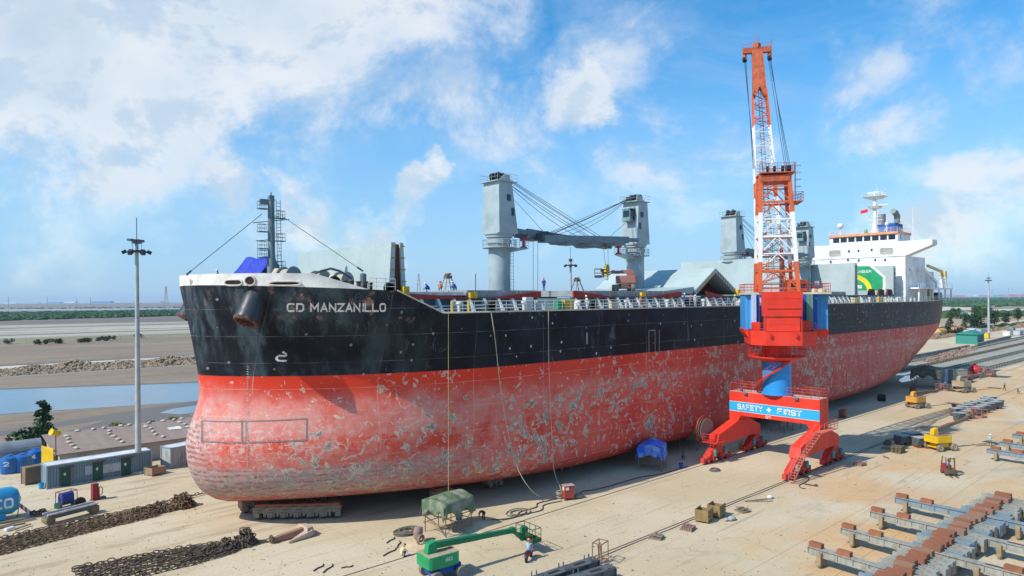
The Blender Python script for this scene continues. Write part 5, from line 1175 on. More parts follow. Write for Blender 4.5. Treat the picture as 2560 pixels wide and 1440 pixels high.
rubble('rubble_bank', bank2, 2400, 2.4, 1.0, paint('brown_rubble', (.30,.2,.14), .95, .5), 5, 'brown rubble wall along the far edge of the yard behind the tall lamp mast')
def bank3(t, s): a, b = at(2330,905), at(2420,872); c = a.lerp(b, t); return Vector((c.x, c.y+3*s, 0))
rubble('scrap_heap', bank3, 260, 1.2, .6, paint('scrap_brown', (.3,.2,.15), .9, .6), 8, 'low heap of brown scrap behind the concrete slipway wall')
# crane rails
RAILM = paint('rail_steel', (.16,.13,.11), .5, .5); GROOVE = paint('rail_groove', (.20,.155,.115), .95, .5)
for Y in (PC.y+gy, PC.y-gy):
    mb = MB(); mb.sheet([[(-60,Y-.09,.006),(700,Y-.09,.006)],[(-60,Y+.09,.006),(700,Y+.09,.006)]]); mb.mat(1); mb.bx(-60,700,Y-.04,Y+.04,.007,.03); struct(mb.build('crane_rail', [GROOVE, RAILM]))
    mb = MB(); mb.sheet([[(-60,Y-.75,.005),(700,Y-.75,.005)],[(-60,Y-.715,.005),(700,Y-.715,.005)]]); struct(mb.build('pavement_joint', GROOVE))
mb = MB(); mb.path([(x, PC.y-gy-.42+.05*math.sin(x*.7), .05) for x in range(40,130,2)], .03, 5); tag(mb.build('power_cable', paint('black_cable', (.03,.028,.025), .7)), 'long black cable lying beside the outer crane rail', 'cable')
# faint track lines in the foreground right
mb = MB()
for Y in (26.4, 21.5): mb.sheet([[(20,Y,.004),(260,Y,.004)],[(20,Y+.03,.004),(260,Y+.03,.004)]])
struct(mb.build('pavement_joint', GROOVE))
# slipway
SLIP = paint('slipway_concrete', (.34,.32,.245), .9, .5, (.18,.16,.14), .3, streak=False)
mb = MB(); mb.sheet([[(206,50.5,.006),(600,42,.006)],[(206,77.2,.006),(600,84,.006)]]); struct(mb.build('slipway', SLIP))
for i, (y0, y1) in enumerate(((76,82),(73.5,78.5),(67.8,69.6),(66.8,68.0),(60.5,57.5),(59,55),(53,46.5),(51.6,44.5))):
    mb = MB()
    a, b = Vector((207,y0,0)), Vector((600,y1,0)); d = (b-a).normalized(); nrm = Vector((-d.y,d.x,0))
    mb.bar(a+UP*.42, b+UP*.42, .3, .16)
    k = 0
    while k < 390:
        p = a+d*k; mb.box(p+UP*.17, (.5,.7,.34), math.atan2(d.y,d.x)); k += 3.0
    struct(mb.build('slipway_rail', paint('slip_rail_rust', (.26,.16,.10), .85, .5) if i in (2,3) else paint('slip_rail_grey', (.27,.245,.2), .85, .5)))
for a, b, h in ((Vector((216,77.5,0)),Vector((318,77.8,0)),1.3),(Vector((330,78,0)),Vector((404,81.5,0)),1.3)):
    mb = MB(); mb.bar(a+UP*h/2, b+UP*h/2, .9, h, UP); w = mb.build('concrete_wall', CONCD, bevel=.04); tag(w, 'low stained concrete wall beside the slipway, %s' % ('nearest the stern of the ship' if a.x < 300 else 'the farther one beyond the green shed'), 'wall')
for i, pts in enumerate(([(2250,948),(2262,940),(2300,936),(2325,931),(2318,937),(2290,943),(2285,950),(2255,956)], [(2352,946),(2376,944),(2378,956),(2352,960)], [(2238,938),(2275,925),(2315,921),(2300,930),(2262,938)])):
    poly('puddle', ragged([at(x,y,.012+.004*i) for x,y in pts], .5, 2.5, 12+i), PUDDLE)
# vegetation --------------------------------------------------------
def leaves(mb, c, r, n, size, rg, sq=(1,1,1)):
    for i in range(n):
        v = Vector((rg.gauss(0,1), rg.gauss(0,1), rg.gauss(0,1))).normalized()*(r*rg.random()**.4); p = Vector(c)+Vector((v.x*sq[0], v.y*sq[1], v.z*sq[2]))
        a = Vector((rg.uniform(-1,1), rg.uniform(-1,1), rg.uniform(-.6,.9))).normalized(); b = a.cross(Vector((rg.uniform(-1,1), rg.uniform(-1,1), rg.uniform(-1,1)))).normalized(); s = size*rg.uniform(.6,1.4)
        mb.add([p-a*s, p+b*s*.55, p+a*s, p-b*s*.55], [(0,1,2,3)])
def tree(name, loc, h, w, m, label, seed, conifer=False, group=None, dens=1.0, cat='tree'):
    rg = random.Random(seed); t = thing(name, loc, 0, label, cat, group); mb = MB()
    mb.path([(0,0,-.3),(.06*h*rg.uniform(-1,1)*.3,0,h*.4),(.1*rg.uniform(-1,1),.1,h*.85)], .1, 7, [h*.03,h*.02,h*.006])
    for i in range(6):
        z = h*rg.uniform(.3,.8); a = rg.random()*6.28; q = w*.4; mb.path([(0,0,z),(q*.6*math.cos(a),q*.6*math.sin(a),z+.1*h)], .1, 5, [h*.01,h*.004])
    mb.build('trunk', BARK, t)
    mb = MB(); n = int(16*dens)
    for i in range(n):
        u = i/n
        if conifer: z = h*(.18+.8*u); q = w*.5*(1-u*.8)*rg.uniform(.3,1.0)
        else: z = h*(.3+.62*rg.random()); q = w*.5*rg.uniform(.1,.85)*(1-.45*abs(z/h-.6)/.35)
        a = rg.random()*6.28; r = w*(.19 if conifer else .24)*rg.uniform(.7,1.25)
        leaves(mb, (q*math.cos(a), q*math.sin(a), z), r, int(46*dens), w*.05+.03, rg, (1,1,.75))
    mb.build('crown', m, t); return t
def bush(name, loc, w, h, m, label, seed, d=None, group=None, n=9, lf=None):
    rg = random.Random(seed); t = thing(name, loc, 0, label, 'bush', group); mb = MB(); d = d or w
    for i in range(n): leaves(mb, (rg.uniform(-.38,.38)*w, rg.uniform(-.38,.38)*d, h*rg.uniform(.3,.6)), h*.42, 60, lf or h*.12, rg, (max(1,w/n/h*1.6),1,.9))
    mb.build('foliage', m, t); return t
p = at(106, 1124, -.4); tree('conifer_tree', p, 7.2, 3.3, LEAFD, 'dark feathery upright tree behind the blue water tanks by the river mud', 21, True, dens=1.7)
bush('green_bush', at(78,1116,-.4), 5.6, 3.0, LEAFD, 'dark green bushy mass left below the feathery tree', 22, 3)
bush('green_bush', at(45,1140,-.4), 5.0, 1.4, LEAFM, 'low green scrub beside the grey pipe wall at the left edge', 23, 2)
for px, py, w, h, m, s, lab in ((287,1076,3.0,1.5,LEAFY,24,'spiky yellow-green clump above the shed roof, left of the lamp mast'),(434,1058,2.9,1.3,LEAFY,25,'yellow-green grassy clump beyond the shed roof, nearest the ship bow'),(374,1062,1.4,1.0,LEAFM,26,'small green sprig just right of the tall lamp mast')):
    bush('grass_clump', at(px,py,-.5), w, h, m, lab, s, 1.5, n=6)
for px, py, w, s, lab in ((25,860,4.6,31,'small round bush at the far left on the mud flat'),(120,860,16.5,32,'long dark green bush, widest of the row by the white fence'),(212,856,8.5,33,'mid-sized dark bush right of the widest one by the white fence'),(263,852,10.5,34,'dark bush left of the lamp mast by the white fence'),(346,846,5.2,35,'small bush seen behind the lamp mast pole')):
    b = bush('shore_bush', at(px,py,-.5), w, 3.0, LEAFD, lab, s, 4, 'bushes along the white fence', n=max(5,int(w*1.3)))
def fence_(pts, name, label):
    mb = MB()
    for a, b in zip(pts, pts[1:]):
        n = max(1, int((b-a).length/5)); 
        for i in range(n): q = a.lerp(b, i/n); mb.box(q+UP*1.1, (.22,.22,2.2))
        mb.bar(a+UP*2.1, b+UP*2.1, .1, .16); mb.bar(a+UP*1.1, b+UP*1.1, .06, .08)
    return tag(mb.build(name, paint('fence_white', (.62,.6,.56), .7, .4)), label, 'fence')
fence_([at(-200,872,-.55), at(0,862,-.55), at(250,852,-.55), at(490,842.5,-.55), at(800,830,-.55)], 'boundary_fence', 'long white post-and-rail fence across the far mud flats')
def belt(name, quad, n, size, m, label, seed, z=-.5):
    rg = random.Random(seed); mb = MB(); a, b, c, d = [at(x,y,z) for x,y in quad]
    for i in range(n):
        u, v = rg.random(), rg.random(); p = a.lerp(b,u).lerp(d.lerp(c,u), v); s = size*rg.uniform(.6,1.3)
        k = len(mb.v); mb.ball((0,0,0), s, 6, (rg.uniform(1,1.8),rg.uniform(.8,1.4),rg.uniform(.55,.8)), 4)
        for j in range(k, len(mb.v)): q = Vector(mb.v[j])*rg.uniform(.75,1.2); mb.v[j] = tuple(q+p+UP*s*.3)
    return stuff(mb.build(name, m), label)
belt('mangrove_belt', [(-200,788),(490,776.5),(490,788.5),(-200,808)], 2600, 3.6, MANG, 'belt of green mangroves across the far flats left of the ship', 41)
belt('mangrove_belt', [(-200,772),(490,768),(490,769.5),(-200,774)], 220, 2.5, MANG, 'thin dark line of far scrub', 42)
belt('forest_belt', [(2200,747),(2900,742),(2900,768),(2200,768)], 2600, 6, MANG, 'broad green woodland beyond the yard on the right', 43)
belt('scrub_belt', [(2300,830),(2640,804),(2640,810),(2300,842)], 300, 1.7, LEAFD, 'low dark scrub along the foot of the rubble wall', 45)
belt('scrub_belt', [(2250,781),(2700,779),(2660,788),(2300,797)], 520, 2.6, LEAFM, 'green scrub in front of the far houses', 44)
rg = random.Random(5)
GT = 'trees beyond the rubble wall'
for i, (px, py, h, w, cn, lab) in enumerate(((2377,835,13,5.5,True,'slim dark tree nearest the ship stern beyond the rubble wall'),(2412,832,14,5.5,True,'ragged slim tree second from the ship stern beyond the rubble wall'),(2440,827,13,11,False,'broadest dark tree left of the right-hand lamp mast'),(2487,820,15,9,False,'tall dark tree just right of the right-hand lamp mast'),(2515,812,11,9,False,'rounded tree between the lamp mast and the right edge'),(2545,806,15,8,False,'dark tree nearest the right edge of the picture'),(2418,836,5,9,False,'low bushy tree at the foot of the rubble wall'),(2462,829,5,8,False,'low tree beside the foot of the right-hand lamp mast'),(2383,841,5,14,False,'lowest wide shrub by the stern beyond the wall'),(2440,792,14,12,False,'round green tree beside the red-roofed house'),(2470,794,13,13,False,'wide green tree right of the red-roofed house'),(2390,797,11,15,False,'green tree left of the far houses'))):
    tree('yard_tree', at(px,py,-.4), h*.78, w, LEAFD if i not in (9,10,11) else LEAFM, lab, 60+i, cn, GT, 1.25)
# far buildings
def bld(name, px0, px1, py, h, m, label, dpt=20, roof=None, group='far industrial buildings', z=-.5):
    a, b = at(px0,py,z), at(px1,py,z); c = (a+b)/2; ang = math.atan2((b-a).y,(b-a).x); t = thing(name, (c.x,c.y,z), ang, label, 'building', group); w = (b-a).length
    mb = MB(); mb.bx(-w/2,w/2,0,dpt,0,h); mb.build('wall', m, t); mb = MB(); mb.hexa([(-w/2-.5,-.5,h),(w/2+.5,-.5,h),(w/2+.5,dpt+.5,h),(-w/2-.5,dpt+.5,h),(-w/2-.5,dpt*.45,h*1.22),(w/2+.5,dpt*.45,h*1.22),(w/2+.5,dpt*.55,h*1.22),(-w/2-.5,dpt*.55,h*1.22)]); mb.build('roof', roof or m, t); return t
FB = NT('far_blue_wall').fin((.05,.2,.42), .7); FW_ = NT('far_pale_wall').fin((.55,.55,.56), .7); FRD = NT('far_red_wall').fin((.55,.16,.17), .7); FGY = NT('far_grey_wall').fin((.3,.33,.38), .7)
for a in (('far_warehouse',225,275,757.0,26,FB,'blue-walled warehouse, the most solid block on the left horizon',70),('far_warehouse',160,187,757.3,24,FW_,'pale warehouse left of the blue one on the left horizon',70,FGY),('far_warehouse',60,95,758.0,16,FGY,'low grey works near the left edge of the horizon',60),('far_warehouse',118,150,757.9,14,FB,'low bluish shed between the grey works and the pale warehouse',60),('far_warehouse',300,335,756.3,18,FGY,'grey hall just left of the lamp mast on the horizon',70),('far_warehouse',360,400,755.8,16,FGY,'long grey-blue hall right of the lamp mast on the horizon',70),('far_warehouse',8,40,758.5,13,FW_,'pale low building at the extreme left of the horizon',60),
    ('far_factory',2370,2400,741.6,30,FRD,'red-fronted factory just right of the ship stern',90,FW_),('far_factory',2405,2432,741.2,34,FW_,'long white-roofed factory left of the right-hand lamp mast',90),('far_factory',2436,2462,740.9,26,FRD,'pinkish factory beside the right-hand lamp mast',90,FW_),('far_factory',2482,2510,740.6,24,FGY,'grey-blue factory right of the lamp mast',90),('far_factory',2500,2540,740.5,38,FRD,'large red factory towards the right edge',90,FW_),('far_factory',2542,2600,740.2,40,FRD,'red factory cut by the right edge',90,FW_),('far_factory',2355,2372,741.9,40,FGY,'blue-grey block half hidden by the ship stern',90)):
    bld(*a[:7], dpt=a[7], roof=a[8] if len(a) > 8 else None)
def house(px0, px1, py, h, wall, roof, label):
    t = bld('far_house', px0, px1, py, h, wall, label, 9, roof, 'far houses')
    for i in range(3): mb = MB(); mb.bx(-4+3*i,-2.8+3*i,-.06,-.01,1.2,2.6); mb.build('window', GLASSD, t)
house(2428,2446,790,4.5,WHITED,paint('red_roof', (.5,.13,.1), .8),'white far house with a bright red roof'); house(2418,2429,789,3.6,WHITED,CONC,'plain white far house left of the red-roofed one'); house(2392,2408,789,4,WHITED,paint('blue_roof', (.1,.25,.45), .7),'far house with a small blue roof')
# pylons
def pylon(px, base, top, D, label):
    p = aD(px, base, D); p.z = -.5; h = aD(px, top, D).z+.5; t = thing('pylon', p, R_(47), label, 'pylon', 'lattice pylons'); mb = MB(); w = h*.085
    P = [(-w,-w),(w,-w),(w,w),(-w,w)]
    for i in range(4): a, b = P[i], P[(i+1)%4]; mb.bar((*a,0),(a[0]*.12,a[1]*.12,h),h*.010)
    for k in range(9):
        z0, z1 = h*k/9, h*(k+1)/9; f0, f1 = 1-.88*k/9, 1-.88*(k+1)/9
        for i in range(4): a, b = P[i], P[(i+1)%4]; mb.bar((a[0]*f0,a[1]*f0,z0),(b[0]*f1,b[1]*f1,z1),h*.006)
    for z in (.72,.83,.93): mb.bar((-w*1.2,0,h*z),(w*1.2,0,h*z),h*.008)
    mb.build('lattice', paint('pylon_white_red', (.5,.42,.42), .6), t)
pylon(415,757,715,1500,'red and white lattice pylon on the horizon left of the bow'); pylon(1047,752,684,1100,'thin lattice pylon seen over the hatch covers')
for i, (px, top, D) in enumerate(((21,742,2500),(2020,640,3000),(118,742,2600),(192,744,2600),(226,742,2600),(2522,718,2600),(2480,722,2600))):
    if px == 2020: continue
    p = aD(px, 756, D); p.z = -.5; mb = MB(); mb.tube((p.x,p.y,-.5),(p.x,p.y,aD(px,top,D).z),.8,5); tag(mb.build('far_chimney', FGY), 'hair-thin far mast on the %s horizon, standing among the factories' % ('left' if px < 600 else 'right'), 'mast', 'far thin masts')
# ================================================================ lamp masts
def lamp_mast(px, py, top, label, rad=.42, band_=True, gx=None):
    b = at(px, py) if gx is None else gx
    D = b.x*FW.x+b.y*FW.y; h = 21+((747-.0074*(px-1280))-top)*D/FP
    t = thing('lamp_mast', (b.x,b.y,0), R_(47), label, 'lamp mast')
    mb = MB(); mb.lathe([(rad,0),(rad*.55,h)],(0,0,0),16); mb.build('pole', GALV, t, smooth=True)
    mb = MB(); zr = h-1.2; 
    mb.lathe([(rad*.7,-.15),(1.0,-.1),(1.0,.1),(rad*.7,.15)],(0,0,zr),16)
    mb.build('lamp_ring', paint('ring_dark_blue', (.03,.035,.08), .5), t)
    for i in range(6): a = PI*i/3; mb = MB(); mb.box((1.35*math.cos(a),1.35*math.sin(a),zr-.1),(.55,.5,.4),a,.5); mb.build('floodlight', paint('lamp_dark', (.03,.035,.06), .4), t, bevel=.03)
    mb = MB(); mb.box((.7,0,h+.15),(1.5,.35,.3)); mb.box((-.9,0,h+.1),(1.6,.5,.25)); mb.box((0,0,h),(.8,.8,.5)); mb.tube((0,0,h),(0,0,h+2.9),.05,5); mb.tube((.8,.3,zr),(.8,.3,h),.025,4); mb.tube((-.8,-.3,zr),(-.8,-.3,h),.025,4); mb.tube((1.1,0,zr),(1.1,0,zr+1.3),.03,4); mb.tube((-1.0,0,zr),(-1.0,0,zr+1.3),.03,4); mb.build('winch_head', DARKGREY, t)
    if band_:
        mb = MB()
        for i, m in enumerate((0,1,0)): mb.mat(m); mb.lathe([(rad+.012,.35+.5*i),(rad+.012,.85+.5*i)],(0,0,0),16)
        mb.build('warning_band', [paint('band_red', (.6,.04,.04), .5, .3), WHITE], t); mb = MB(); mb.bx(-.8,.8,-.8,.8,0,.3); mb.build('plinth', CONC, t, bevel=.03)
lamp_mast(346, 1182, 604, 'tall grey lamp mast with red and white banded foot at the left of the bow', .36)
p = aY(1427, 735, 105); lamp_mast(1427, 1000, 650, 'distant lamp mast rising behind the hatch covers between the deck cranes', .4, False, Vector((p.x, 105, 0)))
lamp_mast(2472, 836, 695, 'slender grey lamp mast at the far right beyond the slipway', .62, False)
# ================================================================ left yard
p = at(147, 1140)
t = thing('storage_shed', (0,0,0), 0, 'long low shed with brown sheet roof weighted by sandbags', 'shed')
X0, X1, Ya, Yb = 15.2, 34.5, 98.8, 108.0
mb = MB(); mb.hexa([(X0+.3,Ya+.2,0),(X1,Ya+.2,0),(X1,Yb,0),(X0+.3,Yb,0),(X0+.3,Ya+.2,2.35),(X1,Ya+.2,2.35),(X1,Yb,3.35),(X0+.3,Yb,3.35)]); mb.build('wall', CONC, t)
mb = MB(); mb.hexa([(X0-.2,Ya-.3,2.36),(X1+.3,Ya-.3,2.36),(X1+.3,Yb+.4,3.42),(X0-.2,Yb+.4,3.42),(X0-.2,Ya-.3,2.45),(X1+.3,Ya-.3,2.45),(X1+.3,Yb+.4,3.51),(X0-.2,Yb+.4,3.51)]); rf = mb.build('roof', ROOFM, t)
rg = random.Random(4); GB = 'sandbags on the shed roof'
bags = [(x, Yb+.1) for x in (19,21,22.3,24,25.5,28,29.5,31,32.2)]+[(x+.5*j*0, y) for x in (17.2,22.4,27.2,31.6) for y in (100.2,101.6,103.2,104.8,106.2)]
bag = None
for i, (x, y) in enumerate(bags):
    z = 2.45+(y-Ya+.3)/(Yb-Ya+.7)*1.06
    lab = 'small pale sandbag in the line along the back edge of the brown shed roof' if i < 9 else 'small tan sandbag in a row running down the slope of the brown shed roof'
    grp = GB+(' edge' if i < 9 else ' slope')
    if bag is None:
        mb = MB(); mb.ball((0,0,.1),.34,9,(1.15,.75,.42),6); bag = mb.build('sandbag', BAG, None, smooth=True); bag.location = (x,y,z); tag(bag, lab, 'sandbag', grp)
    else: o = dup(bag, (x+rg.uniform(-.3,.3), y+rg.uniform(-.15,.15), z), rg.random()*3, lab, grp)
mb = MB(); mb.box((30.0,103.6,3.05),(1.6,1.3,.05),0,0,math.atan(1.06/9.9)); tag(mb.build('roof_patch', WHITE), 'white sheet patch lying on the brown shed roof near the ship', 'sheet')
mb = MB(); mb.bx(0,.12,-1.6,1.6,0,3.0); o = mb.build('yellow_board', YEL); o.location = (14.6,101.5,0); o.rotation_euler = (0,0,R_(14)); tag(o, 'tall plain yellow board at the left end of the long shed', 'board')
fl = thing('yellow_siren', (15.0,98.2,0), 0, 'yellow horn-shaped floodlight on a thin rusty pole by the shed', 'floodlight')
mb = MB(); mb.tube((0,0,0),(0,0,5.0),.06,6); mb.build('post', RUST, fl); mb = MB(); q = Vector((-.35,-.15,.15)); rot = q.to_track_quat('Z','Y').to_matrix(); mb.lathe([(.3,-.5),(.38,-.45),(.3,.1),(.42,.6),(.3,.55)],(0,0,5.2),14,'Z',rot); mb.build('horn', YEL, fl, smooth=True)
def container(name, loc, rz, Lc, m, label, h=2.6, doors=()):
    c = thing(name, loc, rz, label, 'container'); mb = MB(); mb.bx(.08,Lc-.08,.06,2.38,.12,h-.1); mb.build('corrugated_wall', m, c)
    mb = MB()
    for x in (0,Lc-.16):
        for y in (0,2.28): mb.bx(x,x+.16,y,y+.16,0,h)
    for z in (0,h-.14):
        for y in (0,2.3): mb.bx(.16,Lc-.16,y,y+.14,z,z+.14)
        for x in (0,Lc-.14): mb.bx(x,x+.14,.16,2.28,z,z+.14)
    mb.build('frame', paint('container_frame', (.34,.40,.42), .6, .6, (.25,.15,.09), 2), c)
    mb = MB(); mb.bx(.1,Lc-.1,.1,2.34,h-.12,h-.03); mb.build('roof', paint('container_roof', (.66,.68,.68), .6, .3), c)
    for x in doors:
        mb = MB(); mb.bx(x,x+1.0,-.03,.05,.05,2.05); d = mb.build('door', GRND, c); mb = MB(); mb.bx(x+.32,x+.52,-.045,-.032,1.25,1.55); mb.build('door_notice', WHITE, d); mb = MB(); mb.bx(x-.08,x+1.4,-.1,.05,2.1,2.18); mb.build('door_canopy', RUST, d)
    return c
a, b = at(116, 1224), at(381, 1178); ang = math.atan2(b.y-a.y, b.x-a.x)
c = container('shipping_container', a, ang, (b-a).length, CONTB, 'long blue-grey container converted to offices with three dark green doors', 2.62, (1.35,4.6,7.6))
mb = MB(); mb.bx(3.8,4.55,-.01,.055,.9,1.9); mb.bx(5.65,7.55,-.01,.055,.75,1.75); mb.build('patched_panel', paint('patch_grey', (.36,.44,.5), .6, .4, (.35,.28,.1), 2), c)
a = at(428, 1172); container('shipping_container', a, R_(14), 6, CONTW, 'pale rusty shipping container half hidden behind the bow', 2.6)
def water_tank(px, py, num, label):
    p = at(px, py); t = thing('water_tank', p, R_(47.5-90), label, 'tank', 'blue water tanks'); mb = MB(); mb.lathe([(.95,0),(1.0,.1),(1.0,1.75),(.93,1.9),(.5,2.1),(.3,2.12),(.3,2.22),(.05,2.24)],(0,0,0),26); mb.build('tank_body', TANKB, t, smooth=True)
    if num: text_mb(num, lambda u, v: (1.015*math.sin((u-.5)*.5+.25),-1.015*math.cos((u-.5)*.5+.25),1.0+.55*v), .02).build('tank_number', WHITE, t)
water_tank(25,1182,'2','blue plastic water tank marked 2 at the left'); water_tank(56,1178,None,'unmarked blue plastic water tank between the two numbered ones'); water_tank(92,1163,'4','blue plastic water tank marked 4, farthest right of the tanks')
mb = MB(); mb.lathe([(1.5,0),(1.5,9),(1.3,9)],(6.0,109.3,1.5),24,'X'); o = mb.build('steel_pipe', paint('pipe_grey', (.22,.25,.27), .6, .4)); tag(o, 'very large grey pipe lying behind the blue water tanks', 'pipe'); 
mb = MB(); a, b = at(-30,1190), at(60,1206); mb.bar(a+UP*.07,b+UP*.07,.15,.12); tag(mb.build('kerb_beam', CONC), 'thin pale kerb beam on the ground in front of the water tanks', 'beam')
def crate(name, px0, px1, py, w, d, h, m, label, ang=14, cat='crate', open_=False, th=.07):
    a, b = at(px0,py), at(px1,py); c = (a+b)/2; t = thing(name, c, R_(ang), label, cat); mb = MB()
    if open_:
        mb.bx(-w/2,w/2,-d/2,d/2,.12,.2); mb.bx(-w/2,w/2,-d/2,-d/2+th,.2,h); mb.bx(-w/2,w/2,d/2-th,d/2,.2,h); mb.bx(-w/2,-w/2+th,-d/2+th,d/2-th,.2,h); mb.bx(w/2-th,w/2,-d/2+th,d/2-th,.2,h)
    else: mb.bx(-w/2,w/2,-d/2,d/2,.12,h)
    mb.build('body', m, t, bevel=.02); mb = MB()
    for sx in (-1,1):
        for sy in (-1,1): mb.bx(sx*w/2-.06,sx*w/2+.06,sy*d/2-.06,sy*d/2+.06,0,h+.02)
    mb.build('corner_post', m, t); return t
crate('timber_crate', 62, 106, 1207, 2.0, 1.2, 2.0, paint('brown_panel', (.23,.16,.11), .85, .5), 'tall brown timber crate at the left end of the blue container', 12)
crate('scrap_bin', 372, 403, 1186, 1.7, 1.4, .95, paint('tan_bin', (.36,.25,.16), .8, .5), 'open tan scrap bin beside the foot of the lamp mast', 20, 'bin', True)
p = at(103,1222); mb = MB(); mb.lathe([(.22,0),(.3,.7),(.27,.68),(.2,.05)],(0,0,0),14); o = mb.build('plastic_bin', TANKL); o.location = p; tag(o, 'small light blue plastic bin at the corner of the blue container', 'bin')
# welding generator, pump cabinet, cart, CO tank
p = at(168,1266); g = thing('welding_generator', p, R_(22), 'blue welding generator on a dark skid near the left container', 'generator')
mb = MB(); mb.bx(-1.0,.8,-.5,.5,.35,.5); mb.bx(-1.0,-.8,-.5,.5,0,.35); mb.bx(.6,.8,-.5,.5,0,.35); mb.build('skid', GRND, g); mb = MB(); mb.bx(-.7,.5,-.42,.42,.5,1.15); mb.lathe([(.42,-.6),(.42,.6)],(-.1,0,1.1),16,'X'); mb.build('engine_cover', DBLUE, g, bevel=.05); mb = MB()
for x in (-.85,.7):
    for y in (-.5,.5): mb.bar((x,y,.5),(x,y,1.6),.06)
for y in (-.5,.5): mb.bar((-.85,y,1.6),(.7,y,1.6),.06)
mb.bar((-.85,-.5,1.6),(-.85,.5,1.6),.06); mb.bar((.7,-.5,1.6),(.7,.5,1.6),.06); mb.build('guard_frame', paint('frame_maroon', (.3,.08,.09), .6), g)
p = at(200,1268); mb = MB(); mb.lathe([(.3,-.14),(.5,-.16),(.55,0),(.5,.16),(.3,.14)],(0,0,.5),16,'Y'); o = mb.build('hose_reel', BLACKP, None, smooth=True); o.location = p; tag(o, 'black hose reel leaning against the blue welding generator', 'reel')
p = at(237,1250); g = thing('fuel_pump', p, R_(15), 'dark red pump cabinet with a looped black hose on the left of the yard', 'pump'); mb = MB(); mb.bx(-.3,.3,-.25,.25,.1,1.75); mb.build('cabinet', paint('pump_red', (.30,.03,.035), .5, .3), g, bevel=.03); mb = MB(); mb.path([(.3,0,1.1),(.6,0,1.3),(.8,0,1.0),(.75,0,.5),(.45,0,.35)],.04,6); mb.bar((.45,0,0),(.45,0,1.2),.07); mb.build('hose', BLACKP, g); mb = MB(); mb.bx(.3,1.0,-.3,.2,0,.22); mb.bx(-.4,.4,-.35,.3,0,.09); mb.build('base', DARKGREY, g)
p = at(178,1296); g = thing('steel_cart', p, R_(16), 'long low steel cart with white top rails beside the chain heap', 'cart'); mb = MB(); mb.bx(-2.3,2.3,-.5,-.4,.9,1.05); mb.bx(-2.3,2.3,.4,.5,.9,1.05); mb.build('top_rail', WHITED, g); mb = MB(); mb.bx(-2.2,2.2,-.45,.45,.5,.9); mb.build('body', DARKGREY, g); mb = MB()
for x in (-2.0,2.0): mb.lathe([(.12,-.5),(.4,-.5),(.4,.5),(.12,.5)],(x,0,.4),14,'Y'); mb.box((x,0,.6),(.7,1.1,.3))
mb.build('wheel_set', paint('cart_brown', (.2,.16,.09), .8, .6), g)
p = at(12,1300); g = thing('gas_tank', (p.x-1.6,p.y+.5,0), R_(-3), 'big light blue cylindrical tank with white lettering at the left edge', 'tank'); mb = MB(); mb.lathe([(.02,-3.4),(.9,-3.2),(1.3,-2.7),(1.3,2.2),(.95,2.7),(.02,2.95)],(0,0,1.75),28,'X'); mb.build('tank_body', TANKL, g, smooth=True); mb = MB()
for x in (-1.8,1.4): mb.bx(x-.3,x+.3,-.8,.8,.1,1.0)
mb.tube((.1,0,3.0),(.1,0,3.3),.08,6); mb.build('saddle', TANKL, g); text_mb('CO', lambda u, v: (.75+1.45*u,-1.31*math.cos((v-.5)*.75),1.75+1.31*math.sin((v-.5)*.75)), .03).build('tank_lettering', WHITE, g)
p = at(63,1292); g = thing('striped_barrier', p, R_(-35), 'leaning red and white striped barrier board at the end of the blue tank', 'barrier'); SB = NT('barrier_stripes'); q = SB.sep(); SB.fin(SB.mix(SB.ramp(SB.math('FRACT', SB.math('MULTIPLY', q[0], 2.6)), .48, .52), (.7,.06,.05), (.8,.78,.74)), .5); mb = MB(); mb.box((0,0,.75),(2.0,.06,.35),0,R_(40)); mb.build('board', SB, g); mb = MB(); mb.bar((-.7,0,0),(-.55,0,1.3),.06); mb.bar((.7,.3,0),(.6,0,.4),.06); mb.build('foot', RUST, g)
rg = random.Random(9)
for i, (px, py, l, an) in enumerate(((20,1318,2.6,5),(40,1310,3.2,12),(15,1308,3.0,-4),(55,1322,1.6,30))):
    p = at(px,py); mb = MB(); mb.box((0,0,.1+.03*i),(l,.22,.1)); o = mb.build('timber_plank', WOOD); o.location = p; o.rotation_euler = (0,0,R_(an)); tag(o, ('loose grey plank lying below the blue tank, nearest the left edge','longest loose plank under the blue tank','loose plank tucked closest under the blue tank','short plank lying askew right of the tank planks')[i], 'plank', 'planks by the blue tank')
p = at(24,1326); mb = MB(); mb.box((0,0,.15),(.8,.5,.3),.4); o = mb.build('white_sack', WHITE, None, bevel=.08); o.location = p; tag(o, 'crumpled white sack among planks at the left edge', 'sack')
mb = MB(); rg = random.Random(12); c = at(97,1290)
for k in range(14): a = rg.random()*6.28; mb.path([c+Vector((.6*math.cos(a+q*.7)*rg.uniform(.6,1.2),.5*math.sin(a+q*.7)*rg.uniform(.6,1.2),.1+.5*rg.random())) for q in range(7)],.05,5)
tag(mb.build('cable_heap', paint('dark_cable', (.06,.055,.05), .8, .5)), 'tangled heap of dark cable right of the blue tank', 'cable')
